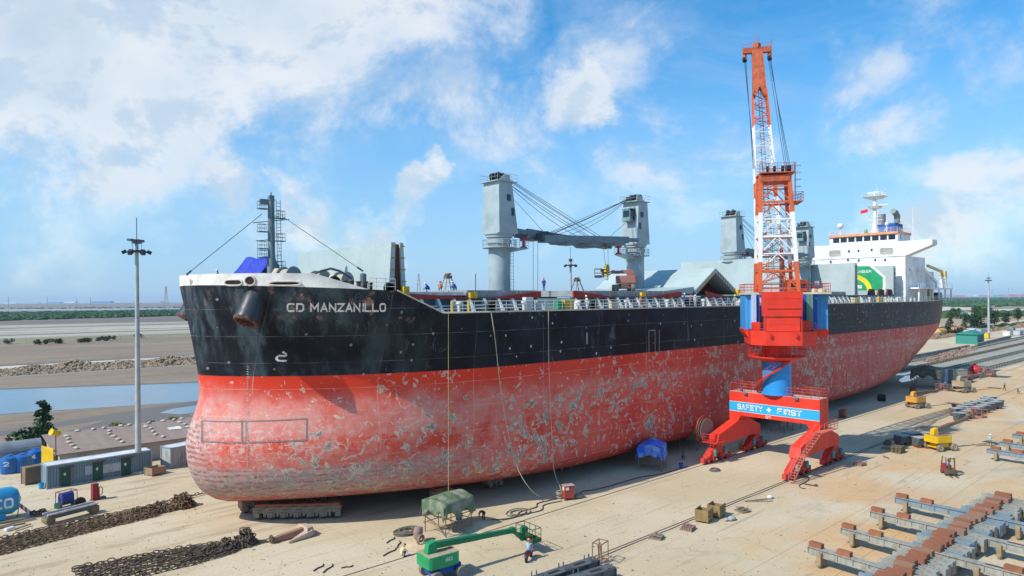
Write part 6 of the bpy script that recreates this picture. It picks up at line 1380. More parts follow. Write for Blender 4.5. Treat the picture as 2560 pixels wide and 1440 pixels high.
# ================================================================ anchor chains
def link(mb, c, d, up, s):
    d = d.normalized(); a = d.cross(up).normalized(); n = 10; pts = []
    for i in range(n): t = 2*PI*i/n; pts.append(c+d*(s*.78*math.cos(t)+s*.12*math.copysign(1,math.cos(t)))+a*(s*.44*math.sin(t)))
    mb.path(pts, s*.17, 5, closed=True)
def chain_line(mb, pts, s, rg, jit=.5):
    seg = [(b-a).length for a, b in zip(pts, pts[1:])]; tot = sum(seg); d = 0; k = 0
    while d < tot:
        q = d; i = 0
        while i < len(seg)-1 and q > seg[i]: q -= seg[i]; i += 1
        p = pts[i].lerp(pts[i+1], min(1, q/seg[i])); dr = (pts[i+1]-pts[i]).normalized(); dr = (dr+Vector((rg.uniform(-1,1),rg.uniform(-1,1),rg.uniform(-.4,.4)))*jit*.4).normalized()
        up = UP if k % 2 else dr.cross(UP).normalized(); up = (up+Vector((rg.uniform(-1,1),rg.uniform(-1,1),rg.uniform(-1,1)))*jit).normalized()
        link(mb, p+Vector((rg.uniform(-1,1),rg.uniform(-1,1),0))*s*.2+UP*rg.uniform(0,s*.35), dr, up, s); d += s*1.38; k += 1
def blob_links(mb, c, rx, ry, h, n, s, rg):
    for i in range(n):
        a, r = rg.random()*6.28, rg.random()**.5; z = h*(1-r**2)*rg.random(); p = c+Vector((rx*r*math.cos(a), ry*r*math.sin(a), .12+z)); link(mb, p, Vector((rg.uniform(-1,1),rg.uniform(-1,1),rg.uniform(-.7,.7))), Vector((rg.uniform(-1,1),rg.uniform(-1,1),rg.uniform(-1,1))).normalized(), s)
rg = random.Random(3)
def chain_pile(name, top, bot, n, s, label, m, extra, curl=0):
    mb = MB(); A = [at(*q) for q in top]; B = [at(*q) for q in bot]
    for k in range(n):
        t = k/(n-1); pts = [a.lerp(b, t)+UP*(s*.35+ (s*.55 if 0 < k < n-1 and k % 2 else 0))+Vector((rg.uniform(-1,1),rg.uniform(-1,1),0))*.08 for a, b in zip(A, B)]
        pts = pts[:len(pts)-(0 if k % 2 else 0)]; chain_line(mb, pts, s, rg)
        if n > 6 and k < n-1 and k % 2 == 0: chain_line(mb, [p.lerp(q, .5/(n-1)*1.0)+UP*s*.75 for p, q in zip(pts, pts)], s, rg)
    extra(mb, s); return tag(mb.build(name, m, None, smooth=True), label, 'chain')
def ex1(mb, s):
    blob_links(mb, at(455,1268), 1.2, 1.0, 1.45, 200, s, rg); blob_links(mb, at(392,1281), 2.6, .8, .9, 180, s, rg); blob_links(mb, at(345,1288), 2.2, .8, .7, 150, s, rg)
    chain_line(mb, [at(440,1256)+UP*.3, at(475,1246)+UP*.2, at(520,1234)+UP*.2, at(560,1222)+UP*.3], s, rg, .1)
    chain_line(mb, [at(350,1277)+UP*.2, at(400,1264)+UP*.2, at(445,1252)+UP*.3], s, rg, .1);
chain_pile('anchor_chain', [(-40,1367),(0,1356),(120,1327),(240,1302),(360,1278)], [(-40,1397),(0,1389),(120,1357),(240,1327),(400,1290)], 11, .29, 'heavier rusty anchor chain flaked in long rows, the farther pile by the bow', CHAIN, ex1)
def ex2(mb, s):
    blob_links(mb, at(612,1362), .95, .8, 1.4, 160, s, rg); blob_links(mb, at(565,1376), 1.0, .7, 1.0, 110, s, rg); blob_links(mb, at(525,1386), 1.5, .6, .6, 90, s, rg)
    chain_line(mb, [at(600,1372)+UP*.2, at(630,1362)+UP*.15, at(675,1355)+UP*.15], s, rg, .08)
chain_pile('anchor_chain', [(188,1431),(250,1418),(330,1403),(420,1386),(540,1366)], [(230,1475),(320,1452),(400,1432),(480,1414),(600,1378)], 8, .29, 'dark anchor chain in rows ending at the anchor shank, nearer the camera', CHAIND, ex2)
# anchor
a, b = at(680,1358), at(770,1335); g = thing('ship_anchor', a, math.atan2((b-a).y,(b-a).x), 'rust-brown ship anchor lying on the concrete at the end of the chain', 'anchor'); Ln = (b-a).length
AM = paint('anchor_brown', (.33,.17,.11), .8, .5, (.2,.1,.07), 1.5)
mb = MB(); mb.hexa([(0,-.2,.1),(Ln*.85,-.3,.2),(Ln*.85,.3,.2),(0,.2,.1),(0,-.18,.45),(Ln*.85,-.25,.75),(Ln*.85,.25,.75),(0,.18,.45)]); mb.build('shank', AM, g, bevel=.05); mb = MB(); mb.path([(-.05+.0,.32*math.cos(t),.35+.32*math.sin(t)) for t in [i*PI/6 for i in range(12)]],.07,6,closed=True); mb.tube((0,-.35,.35),(0,.35,.35),.1,8); mb.build('shackle', RUSTD, g); mb = MB()
for s in (-1,1): mb.hexa([(Ln*1.0,s*.3,.05),(Ln*1.0,s*1.0,.05),(Ln*1.0,s*1.0,.6),(Ln*1.0,s*.3,.75),(Ln*.28,s*1.15,.05),(Ln*.28,s*1.25,.05),(Ln*.28,s*1.25,.2),(Ln*.28,s*1.15,.2)])
mb.hexa([(Ln*.82,-1.1,.02),(Ln*1.12,-.8,.02),(Ln*1.12,.8,.02),(Ln*.82,1.1,.02),(Ln*.85,-.9,.85),(Ln*1.05,-.6,.8),(Ln*1.05,.6,.8),(Ln*.85,.9,.85)]); mb.build('flukes', paint('anchor_pale', (.50,.36,.27), .85, .4, (.3,.17,.1), 1), g, bevel=.08)
# ================================================================ people
def person(loc, rz, pose, shirt, trouser, label, helmet=None, hat_label=None, scale=.94, skin_top=False):
    t = thing('person', loc, rz, label, 'person'); t.scale = (scale,)*3
    V = Vector
    if pose == 'stand':
        hip, chest, neck, head = V((0,0,.92)), V((.02,0,1.28)), V((.03,0,1.47)), V((.06,0,1.62))
        kn = [V((.03,.1,.5)), V((.0,-.1,.5))]; ft = [V((.0,.12,.08)), V((-.04,-.11,.08))]; el = [V((-.02,.27,1.12)), V((.02,-.27,1.12))]; ha = [V((.12,.27,.88)), V((.16,-.24,.9))]
    elif pose == 'walk':
        hip, chest, neck, head = V((0,0,.9)), V((.05,0,1.26)), V((.08,0,1.45)), V((.12,0,1.6))
        kn = [V((.16,.1,.5)), V((-.05,-.1,.48))]; ft = [V((.22,.1,.08)), V((-.28,-.1,.12))]; el = [V((-.12,.26,1.1)), V((.14,-.26,1.1))]; ha = [V((-.1,.25,.86)), V((.32,-.22,.98))]
    elif pose == 'bend':
        hip, chest, neck, head = V((-.15,0,.88)), V((.22,0,1.02)), V((.4,0,.98)), V((.54,0,.9))
        kn = [V((-.02,.12,.48)), V((-.06,-.12,.48))]; ft = [V((-.05,.15,.08)), V((-.12,-.14,.08))]; el = [V((.32,.24,.74)), V((.36,-.24,.72))]; ha = [V((.42,.14,.48)), V((.46,-.12,.46))]
    elif pose == 'crouch':
        hip, chest, neck, head = V((-.2,0,.34)), V((.02,0,.66)), V((.12,0,.82)), V((.22,0,.93))
        kn = [V((.22,.16,.5)), V((.22,-.16,.48))]; ft = [V((.05,.15,.08)), V((.02,-.15,.08))]; el = [V((.22,.26,.5)), V((.24,-.26,.5))]; ha = [V((.42,.14,.3)), V((.44,-.12,.28))]
    else:  # sit
        hip, chest, neck, head = V((0,0,.0)), V((.06,0,.36)), V((.1,0,.55)), V((.14,0,.7))
        kn = [V((.4,.15,-.02)), V((.4,-.15,-.02))]; ft = [V((.36,.16,-.42)), V((.36,-.16,-.42))]; el = [V((.2,.27,.18)), V((.2,-.27,.18))]; ha = [V((.46,.26,.2)), V((.46,-.26,.2))]
    vs = [(hip,.15),(hip.lerp(chest,.5),.135),(chest,.16),(neck,.065),(head-(head-neck)*.15,.085),(head+(head-neck).normalized()*.07,.095)]; es = [(0,1),(1,2),(2,3),(3,4),(4,5)]; reg = {}
    side = (V((0,1,0)))
    for i, s in ((0,1),(1,-1)):
        b = len(vs); toe = ft[i]+V((.16,0,-.02)); vs += [(hip+V((0,s*.09,-.03)),.10),(kn[i],.068),(ft[i],.05),(toe,.045)]; es += [(0,b),(b,b+1),(b+1,b+2),(b+2,b+3)]
        b = len(vs); sh = chest+(neck-chest)*.55+V((0,s*.19,0)); vs += [(sh,.062),(el[i],.047),(ha[i],.036)]; es += [(2,b),(b,b+1),(b+1,b+2)]
    me = bpy.data.meshes.new('body'); me.from_pydata([tuple(v) for v, r in vs], es, []); o = bpy.data.objects.new('body', me); COL.objects.link(o)
    sk = o.modifiers.new('k','SKIN'); lay = me.skin_vertices[0] if me.skin_vertices else None
    if lay is None: lay = me.skin_vertices.new()
    for i, (v, r) in enumerate(vs): lay.data[i].radius = (r, r*(1.25 if i in (0,1,2) else 1)); lay.data[i].use_root = (i == 0)
    sb = o.modifiers.new('s','SUBSURF'); sb.levels = 1; sb.render_levels = 1
    dg = bpy.context.evaluated_depsgraph_get(); m2 = bpy.data.meshes.new_from_object(o.evaluated_get(dg)); o.modifiers.clear(); o.data = m2; m2.name = 'body'
    # fingers: five bent tapered digits on each hand, joined into the same mesh
    bm = bmesh.new(); bm.from_mesh(m2); bm.verts.ensure_lookup_table()
    for i, s in ((0,1),(1,-1)):
        d = (ha[i]-el[i]).normalized(); a = d.cross(V((0,1,0))); a = a.normalized() if a.length > .1 else V((1,0,0)); fm_ = MB()
        for k in range(4): q = ha[i]+d*.02+a*((k-1.5)*.019); L_ = (.065,.078,.072,.055)[k]; fm_.path([q,q+d*L_*.6,q+d*L_-V((0,s*.02,0))],.009,5,[.010,.009,.006])
        q = ha[i]+a*.03; fm_.path([q,q+d*.03+a*.03,q+d*.06+a*.03],.01,5,[.011,.010,.007])
        vv = [bm.verts.new(p) for p in fm_.v]
        for f in fm_.f:
            try: bm.faces.new([vv[j] for j in f])
            except ValueError: pass
    # nose and ears
    fd = MB(); hd_ = head+(head-neck).normalized()*.04; fd.ball(tuple(hd_+V((.095,0,0))),.02,6); fd.ball(tuple(hd_+V((0,.09,0))),.025,6); fd.ball(tuple(hd_+V((0,-.09,0))),.025,6); vv = [bm.verts.new(p) for p in fd.v]
    for f in fd.f: bm.faces.new([vv[j] for j in f])
    bm.to_mesh(m2); bm.free()
    m2.materials.clear()
    for m in (SKIN, shirt, trouser, BLACKP): m2.materials.append(m)
    legs = [(hip, kn[0]),(hip, kn[1]),(kn[0],ft[0]),(kn[1],ft[1])]; arms = [(chest,el[0]),(chest,el[1]),(el[0],ha[0]),(el[1],ha[1])]
    def dist(p, a, b): t_ = max(0, min(1, (p-a).dot(b-a)/max(1e-6,(b-a).length_squared))); return (p-a.lerp(b,t_)).length
    for f in m2.polygons:
        c = f.center; dl = min(dist(c,a,b) for a, b in legs); da = min(dist(c,a,b) for a, b in arms); dt = dist(c,hip.lerp(chest,.2),chest)-.1; dh = dist(c,neck.lerp(head,.3),head+(head-neck)*.5)
        dft = min((c-ft[i]-V((.07,0,-.02))).length for i in (0,1)); dha = min((c-ha[i]-(ha[i]-el[i]).normalized()*.05).length for i in (0,1))
        if dha < .085: k = 0
        elif dft < .13: k = 3
        elif dh < min(dt+.04, da, dl): k = 0
        elif dl < min(da, dt+.02): k = 2
        else: k = 1
        f.material_index = k; f.use_smooth = True
    o.parent = t
    top = head+(head-neck).normalized()*.06; mb = MB(); ax_ = (head-neck).normalized(); rot = ax_.to_track_quat('Z','Y').to_matrix()
    if helmet: mb.lathe([(.16,.0),(.125,.02),(.12,.08),(.085,.14),(.01,.165)],top,14,'Z',rot); mb.build('helmet', helmet, t, smooth=True)
    else: mb.lathe([(.098,-.02),(.108,.04),(.085,.1),(.01,.125)],top+V((-.015,0,0)),12,'Z',rot); mb.build('hair', HAIR, t, smooth=True)
    mb = MB()
    for s in (-1,1): mb.ball(tuple(head+(head-neck).normalized()*.05+V((.088,s*.035,0))),.012,5)
    mb.build('eyes', HAIR, t)
    return t
def on_deck(px, py, Y, z): p = aY(px, py, Y); return Vector((p.x, Y, z))
person(on_deck(1360,728,61,21.95), R_(200), 'stand', C_BLUE, C_BLUE, 'person in blue overalls and orange helmet standing on the hatch cover by the hoist wires', H_OR)
person(on_deck(1069,725,60,21.8), R_(150), 'crouch', C_BLUE, C_BLUE, 'crouching person in blue with a white helmet, leftmost on the hatch cover', H_WHITE)
person(on_deck(1100,724,59.5,21.95), R_(40), 'crouch', C_OR, C_DARK, 'crouching person in orange at the left foot of the nearer hatch frame', H_OR)
person(on_deck(1136,724,59.5,21.95), R_(120), 'crouch', C_BLUE, C_BLUE, 'crouching person in blue at the right foot of the nearer hatch frame', H_WHITE)
person(on_deck(1467,775,53.2,19.66), R_(160), 'stand', C_WHITE, C_WHITE, 'person in white overalls and white helmet on the side deck beside a black tyre', H_WHITE)
person(on_deck(1602,765,54,19.66), R_(250), 'stand', C_OR, C_OR, 'person in orange overalls and orange helmet at the ship rail', H_OR)
person(on_deck(1710,756,54,19.9), R_(300), 'stand', C_BLUE, C_BLUE, 'person in blue overalls below the tented hatch cover', H_WHITE)
person(on_deck(1727,760,53.5,19.66), R_(250), 'stand', C_KHAKI, C_DARK, 'person in khaki right of the blue-clad one below the tented hatch', H_OR)
person(on_deck(1738,762,53,19.66), R_(230), 'stand', C_WHITE, C_LBLUE, 'person in pale shirt beside the striped cover on the side deck', H_WHITE)
person(on_deck(1838,766,53.2,19.66), R_(200), 'stand', C_GREY, C_GREY, 'person in grey overalls at the rail just left of the portal crane', H_WHITE)
person(on_deck(545,694,66,22.3), R_(180), 'stand', C_DARK, C_DARK, 'person in dark clothes and white helmet looking over the white bow bulwark', H_WHITE)
person(on_deck(681,690,61.5,22.1), R_(220), 'bend', C_KHAKI, C_DARK, 'person in a yellow helmet bent over the winch right of the foremast', H_YEL)
person(at(1208,1302), R_(190), 'bend', C_DARK, C_DARK, 'person in dark clothes bending over beside the green canvas shelter')
person(at(1007,1392), R_(10), 'crouch', C_YEL, C_JEAN, 'crouching person in pale yellow shirt and blue shorts left of the green lift')
person(at(1709,1148), R_(190), 'crouch', C_GREY, C_DARK, 'crouching person in grey by the shade of the hull near a blue bucket')
person(at(2476,1115), R_(200), 'stand', C_LBLUE, C_KHAKI, 'person in light blue shirt and helmet beside the far right steel beams', H_WHITE)
person(at(2511,976), R_(240), 'walk', C_GREEN, C_DARK, 'walking person in a green jacket on the far right of the yard')
person(at(2546,984), R_(210), 'bend', C_DARK, C_BLUE, 'person in dark blue working at the right edge of the yard', H_WHITE)
# ================================================================ boom lifts
def boom_lift(loc, rz, body, chas, boomm, label, L1=6.5, elev=8, turn=0, jib=-35, mark=None, bm2=None, k=1.0, hubm=None, rustb=None):
    t = thing('boom_lift', loc, rz, label, 'boom lift'); t.scale = (k,k,k)
    mb = MB(); mb.bx(-1.15,1.35,-.5,.5,.45,.95); mb.bx(-1.2,-.75,-.95,.95,.35,.65); mb.bx(.85,1.3,-.95,.95,.35,.65); mb.hexa([(-.7,-.75,.5),(.7,-.75,.5),(.7,.75,.5),(-.7,.75,.5),(-.6,-.6,1.0),(.6,-.6,1.0),(.6,.6,1.0),(-.6,.6,1.0)]); mb.build('chassis', chas, t, bevel=.04)
    for x in (-1.0,1.1):
        for y in (-1.02,1.02):
            mb = MB(); mb.lathe([(.24,-.19),(.42,-.2),(.46,-.12),(.47,0),(.46,.12),(.42,.2),(.24,.19)],(x,y,.47),20,'Y'); w = mb.build('wheel', paint('dusty_tyre', (.22,.19,.14), .9, .5, (.06,.05,.045), 2), t, smooth=True); mb = MB(); mb.lathe([(.02,-.17),(.24,-.2),(.24,.2),(.02,.17)],(x,y,.47),16,'Y'); mb.build('rim', hubm or chas, w)
    tr = thing('turret', (0,0,1.0), R_(turn)); tr.parent = t
    mb = MB()
    pr = [(-1.75,-.9),(-1.5,-1.05),(.7,-1.05),(.95,-.85),(.95,-.35),(-.4,-.28),(-.4,.28),(.95,.35),(.95,.85),(.7,1.05),(-1.5,1.05),(-1.75,.9)]
    mb.prism(pr, .95, lambda u, v, w: (u, v, .05+w)); mb.bx(-1.6,.2,-.27,.27,.05,.75); mb.build('engine_hood', body, tr, bevel=.09)
    mb = MB(); mb.bx(-1.7,.9,-1.0,1.0,1.003,1.03); mb.build('hood_top', (rustb if not mark else None) or paint('dusty_hood_top', (.45,.36,.22), .9, .4), tr)
    if mark: text_mb(mark, lambda u, v: (-.35+.55*u,-1.065,.5+.28*v), .03).build('fleet_number', WHITE, tr)
    mb = MB(); mb.hexa([(-1.5,-.3,.9),(-.6,-.3,.9),(-.6,.3,.9),(-1.5,.3,.9),(-1.35,-.28,1.75),(-.7,-.28,1.9),(-.7,.28,1.9),(-1.35,.28,1.75)]); mb.build('boom_pivot', body, tr, bevel=.03)
    e = R_(elev); p0 = Vector((-1.0,0,1.55)); d = Vector((math.cos(e),0,math.sin(e))); p1 = p0+d*(L1*.55); p2 = p0+d*L1
    mb = MB(); mb.bar(p0,p1,.42,.46); mb.build('boom', boomm, tr, bevel=.02)
    mb = MB(); mb.bar(p1-d*.3,p2,.3,.33); mb.bar(p1+d*.1-UP*.22,p2-d*.2-UP*.2,.12,.08); mb.box(p2,(.4,.4,.45),0,-e); mb.build('boom_extension', bm2 or boomm, tr)
    j = R_(jib); q = p2+Vector((math.cos(j),0,math.sin(j)))*1.15; mb = MB(); mb.bar(p2+UP*.12,q+UP*.12,.14,.16); mb.bar(p2-UP*.14,q-UP*.14,.14,.12); mb.box(q+Vector((.18,0,.25)),(.3,.3,1.1)); mb.build('jib_arm', bm2 or boomm, tr)
    bk = thing('basket', q+Vector((.35,0,-.32))); bk.parent = tr
    mb = MB(); mb.bx(0,.95,-1.15,1.15,0,.07); mb.bx(0,.95,-1.15,-1.12,.07,.28); mb.bx(0,.95,1.12,1.15,.07,.28); mb.bx(.92,.95,-1.12,1.12,.07,.28); mb.bx(0,.03,-1.12,1.12,.07,.28); mb.rail([(.03,-1.1,.07),(.92,-1.1,.07),(.92,1.1,.07),(.03,1.1,.07)],1.05,.8,.03,2,True); mb.bx(-.05,.2,-.3,.3,.75,1.15); bk2 = mb.build('basket_cage', rustb or paint('basket_rust', (.25,.1,.07), .7, .5), bk)
    return t
p = Vector((31.9,42.1,0))+at(1099,1449)-at(1118,1438); boom_lift(p, R_(-10), GRN, DBLUE, paint('boom_green', (.008,.20,.085), .45, .4, (.02,.05,.04), 2), 'green boom lift with blue chassis, boom lowered towards a mesh basket, nearest the camera', 7.7, -3.5, 5, -42, '60', None, 1.0, TANKB, paint('basket_green', (.03,.10,.04), .6, .6, (.12,.08,.05), 2))
yb = (at(2330,1130)+at(2405,1126))/2; boom_lift(yb+Vector((.4,.9,0)), R_(-30), YEL, YEL, paint('boom_brown', (.20,.13,.09), .7, .5), 'bright yellow boom lift with rusty basket in front of the forklift', 5.4, 13, 4, 24, None, None, 1.05, CREAM, PINKRED)
ob = (at(2280,1022)+at(2325,1019))/2; boom_lift(ob+Vector((0,.6,0)), R_(-30), YELO, TANP, paint('boom_rust', (.24,.12,.08), .7, .5), 'dusty orange boom lift near the edge of the ship shadow', 6.0, 0, 12, 15, None, None, 1.1, TANP, PINKRED)
gb = (at(2400,980)+at(2437,982))/2; boom_lift(gb+Vector((0,.8,0)), R_(-25), TANP, TANP, paint('boom_tan', (.30,.2,.14), .7, .5), 'dusty tan boom lift in front of the dark shelter by the stern', 6.2, 2, 10, 10, None, None, 1.25, TANP, PINKRED)
p = aY(1558, 726, 64); boom_lift(Vector((p.x,64,21.97)), R_(50), PINKRED, paint('dusty_maroon', (.2,.1,.08), .8, .5), PINKRED, 'faded red boom lift parked on the hatch cover beside the second deck crane', 2.3, 0, 80, -20, None, None, 1.15, TANP, PINKRED)
# ================================================================ shelters on scaffolds
def shelter(px, py, rz, w, d, h, m, label, seed, rise=.9, legm=SCAF, k=None, rag=1.0):
    p = at(px,py); t = thing('tarp_shelter', p, rz, label, 'shelter'); rg = random.Random(seed); mb = MB()
    hw, hd = w/2, d/2
    for x in (-hw,0,hw):
        for y in (-hd,hd): mb.tube((x,y,0),(x,y,h*.98),.05,6)
    for z in (h*.3,h*.55,h*.97):
        for y in (-hd,hd): mb.tube((-hw-.2,y,z),(hw+.2,y,z),.04,5)
        for x in (-hw,0,hw): mb.tube((x,-hd-.2,z+.05),(x,hd+.2,z+.05),.04,5)
    for a in (-hw,0): mb.tube((a,-hd,.1),(a+hw,-hd,h*.5),.035,5); mb.tube((a+hw,hd,.1),(a,hd,h*.5),.035,5)
    mb.tube((-hw,-hd,.1),(-hw,hd,h*.5),.035,5); mb.bx(-hw,hw,-hd,hd,h*.3,h*.3+.05) if rg.random() < .0 else None
    mb.ladder((hw*.1,-hd-.3,0),(hw*.1,-hd-.1,h*.6),.45,(1,0,0),.03,.3); mb.build('scaffold', legm, t)
    mb = MB(); rows = []; n, q = 22, 16; dr = h*.52
    for i in range(n+1):
        u = -1+2*i/n; row = []
        for j in range(q+1):
            v = -1+2*j/q; x, y = u*(hw+.15), v*(hd+.15); ridge = rise*(1-abs(v)**1.3)*(.75+.25*math.cos(u*2.3)+.12*math.sin(u*5+seed)); z = h+ridge-.16*math.sin((u+1)*PI*2.0)**2*(1-abs(v))
            row.append(Vector((x,y,z)))
        # hanging skirts front/back
        fr = [row[0]+Vector((rg.uniform(-.05,.05),-.12*k_-.08*math.sin(i*1.9+k_*2)*k_,-dr*k_*(1-.28*rag+.28*rag*math.sin(i*.55+seed)))) for k_ in (1,.8,.6,.4,.2)]
        bk = [row[-1]+Vector((0,.12*k_+.08*math.sin(i*1.7)*k_,-dr*k_*(1-.2*rag+.2*rag*math.sin(i*.8)))) for k_ in (.25,.5,.75,1)]
        rows.append(fr+row+bk)
    for e, s in ((rows[0],-1),(rows[-1],1)):
        pass
    for s, idx in ((-1,0),(1,-1)):
        base = rows[idx]; ext = [[b+Vector((s*(.14*k_+.1*math.sin(j*1.3+k_)*k_),0,-dr*k_*(.95-.15*rag+.2*rag*math.sin(j*.9+seed*s)) if 4 < j < len(base)-5 else -.02*k_)) for j, b in enumerate(base)] for k_ in (.25,.5,.75,1)]
        if s < 0: rows = ext[::-1]+rows
        else: rows = rows+ext
    mb.sheet(rows); o = mb.build('tarpaulin', m, t, smooth=True); sd = o.modifiers.new('s','SOLIDIFY'); sd.thickness = .03; o.data.set_sharp_from_angle(angle=R_(80)); return t
s1 = shelter(1121, 1324, R_(8), 3.3, 2.6, 2.9, TARPG, 'scaffold shelter draped with green canvas beside the hull', 3, .55)
p = at(1147,1308); mb = MB(); mb.lathe([(.28,0),(.3,.1),(.3,.95),(.28,1.0)],(0,0,.35),16); mb.lathe([(.1,0),(.1,.35)],(0,0,0),8); o = mb.build('blasting_pot', TANKB, None, smooth=True); o.location = p; tag(o, 'blue upright pressure pot under the green canvas shelter', 'pot')
shelter(1630, 1168, R_(28), 3.6, 2.8, 2.7, TARPB, 'scaffold shelter draped with bright blue tarpaulin beside the hull', 8, .75, rag=.25)
s3 = shelter(2320, 968, R_(10), 8, 5.5, 4.0, TARPK, 'dark canvas shelter near the stern of the ship', 5, .9)
def crumpled(px, py, n, r, m, label, name, seed, h=.3, cat='hose', th=.05):
    rg = random.Random(seed); c = at(px,py); mb = MB()
    for k in range(n):
        q = r*rg.uniform(.55,1.05); ph = rg.random()*6; zz = .06+h*rg.random(); mb.path([c+Vector((q*math.cos(ph+i*.45)*1.25,q*.9*math.sin(ph+i*.45),zz+.03*math.sin(i+k))) for i in range(14)], th, 5)
    return tag(mb.build(name, m), label, cat)
crumpled(1017,1332,7,1.0,HOSE,'coil of grey hose lying left of the green canvas shelter','hose_coil',2)
crumpled(1296,1283,3,1.1,HOSE,'loosely looped hose on the concrete right of the bending person','hose_coil',4,.05)
p = at(1045,1358); g = thing('blast_machine', p, R_(20), 'grubby wheeled blasting machine with a wound hose beside the hose coil', 'machine'); mb = MB(); mb.lathe([(.1,0),(.38,.3),(.4,.9),(.3,1.15),(.1,1.25)],(0,0,.2),14); mb.box((.35,.1,1.0),(.5,.45,.5)); mb.build('vessel', paint('machine_pink', (.33,.2,.17), .8, .5), g); mb = MB()
for k in range(8): mb.path([(-.25+.42*math.cos(a),-.35-.03*k,.48+.42*math.sin(a)) for a in [i*PI/6 for i in range(12)]],.03,5,closed=True)
mb.build('wound_hose', paint('hose_brown', (.3,.21,.15), .8), g); mb = MB(); mb.bx(.12,.55,-.15,-.1,.9,1.3); mb.build('panel', GALV, g)
rg = random.Random(6)
for i, (px, py, l, an, lab) in enumerate(((980,1352,1.5,20,'bent rusty pipe scrap nearest the hose coil'),(1000,1362,1.6,40,'thin scrap rod between the crouching person and the hose coil'),(978,1382,1.9,15,'curved scrap bar left of the crouching person'),(800,1421,1.4,20,'short scrap strip on the concrete below the anchor'),(824,1423,1.7,28,'long thin scrap rod below the anchor'),(868,1420,.9,-30,'dark triangular scrap right of the rods below the anchor'))):
    p = at(px,py); mb = MB(); mb.path([(-l/2,0,.06),(-l*.1,.12,.07),(l*.25,.05,.06),(l/2,.3,.06)],.05,5); o = mb.build('scrap_bar', RUSTD); o.location = p; o.rotation_euler = (0,0,R_(an)); tag(o, lab, 'scrap', 'scrap bars on the concrete')
mb = MB(); c = at(1065,1360); mb.lathe([(1.9,0),(1.3,.06),(.4,.13),(.02,.15)],(0,0,.004),24); o = mb.build('sand_heap', SAND, None, smooth=True); o.location = c; tag(o, 'low spill of orange sand under the blasting machine', 'sand', kind='stuff')
mb = MB(); c = at(1188,1312); mb.lathe([(2.3,0),(1.2,.12),(.4,.3),(.02,.34)],(0,0,.004),24); o = mb.build('sand_heap', SAND, None, smooth=True); o.location = c; tag(o, 'sand heap beside the bending person', 'sand', kind='stuff')
# red cabinet with hoses
p = at(1420,1249); g = thing('dust_cabinet', p, R_(-24), 'red metal cabinet on legs standing at the edge of the ship shadow', 'cabinet'); mb = MB(); mb.bx(-.55,.55,-.4,.4,.25,1.5); mb.build('cabinet', paint('cabinet_red', (.42,.06,.04), .6, .4), g, bevel=.03); mb = MB(); mb.bx(-.6,.6,-.45,.45,1.502,1.56); mb.tube((-.3,0,1.5),(-.3,0,1.75),.03,5); mb.build('lid', paint('lid_pink', (.5,.35,.3), .8, .3), g); mb = MB(); mb.bx(-.57,-.553,-.3,.1,1.05,1.4); mb.bx(-.4,-.05,-.42,-.403,1.1,1.4); mb.build('label_plate', WHITE, g); mb = MB()
for x in (-.5,.5):
    for y in (-.35,.35): mb.bx(x-.04,x+.04,y-.04,y+.04,0,.25)
mb.build('leg', RUST, g)
crumpled(1400,1246,6,.45,ROPE,'pale hose coiled on end beside the red cabinet','hose_coil',9,1.2)
p = at(1447,1245); mb = MB(); mb.ball((0,0,.25),.45,10,(1.4,.9,.6)); o = mb.build('grey_sack', paint('sack_grey', (.25,.22,.18), .9), None, smooth=True); o.location = p; tag(o, 'slumped grey sack right of the red cabinet', 'sack')
# hoses and ropes hanging down the hull
def hang(pts, r, m, label, name='hanging_hose'): mb = MB(); mb.path(pts, r, 6); return tag(mb.build(name, m), label, 'hose' if 'hose' in name else 'rope')
def smooth(P, n=8):
    out = []
    for i in range(len(P)-1):
        a, b, c, d = P[max(0,i-1)], P[i], P[i+1], P[min(len(P)-1,i+2)]
        for k in range(n): t = k/n; out.append(.5*((2*b)+(c-a)*t+(2*a-5*b+4*c-d)*t*t+(3*b-a-3*c+d)*t**3))
    return out+[P[-1]]
YH = 51.6
hang(smooth([aY(1228,782,YH),aY(1238,850,YH-.1),aY(1250,960,YH-.1),aY(1268,1070,YH-.2),aY(1290,1160,YH-.7),aY(1322,1218,YH-1.4),at(1358,1244,.06),at(1395,1240,.06)]), .042, ROPE, 'pale hose curving from the ship rail tyre down the hull to the ground')
hang(smooth([aY(1371,778,YH),aY(1372,900,YH-.05),aY(1376,1010,YH-.05),aY(1381,1120,YH-.3),aY(1386,1180,YH-.8),at(1402,1222,1.2),at(1404,1240,.3)]), .035, ROPE, 'pale hose hanging straight down the hull to the red cabinet')
hang([aY(1121,776,YH+.2),aY(1121,1000,YH-.2),aY(1121,1150,YH-.4),aY(1121,1232,50.6)], .02, paint('tan_rope', (.55,.42,.14), .8), 'thin yellow rope hanging down the hull to the green canvas shelter', 'hanging_rope')
for i, (P, lab) in enumerate((([(1440,1240),(1458,1228),(1480,1225),(1520,1216),(1560,1204),(1600,1193),(1618,1190),(1660,1183),(1720,1166)],'long dark hose running along the shadow edge from the red cabinet to the blue shelter'),([(1405,1252),(1375,1258),(1358,1264),(1354,1275),(1320,1284),(1270,1296),(1210,1302),(1180,1312)],'dark hose snaking from the red cabinet to the green shelter'),([(1392,1247),(1345,1258),(1340,1268),(1300,1280),(1290,1292),(1255,1300)],'second dark hose looping left of the red cabinet'))):
    hang(smooth([at(x,y,.06) for x,y in P]), .05, paint('ground_hose', (.07,.06,.05), .8, .3), lab, 'ground_hose')
p = at(1978+4,1205); hang(smooth([at(x,y,.06) for x,y in [(1979,1202),(2016,1191),(2022,1197),(2013,1206),(1998,1213),(2004,1220),(2014,1221)]]), .05, RUSTD, 'bent dark rod loop on the concrete below the crane stair', 'bent_rope')
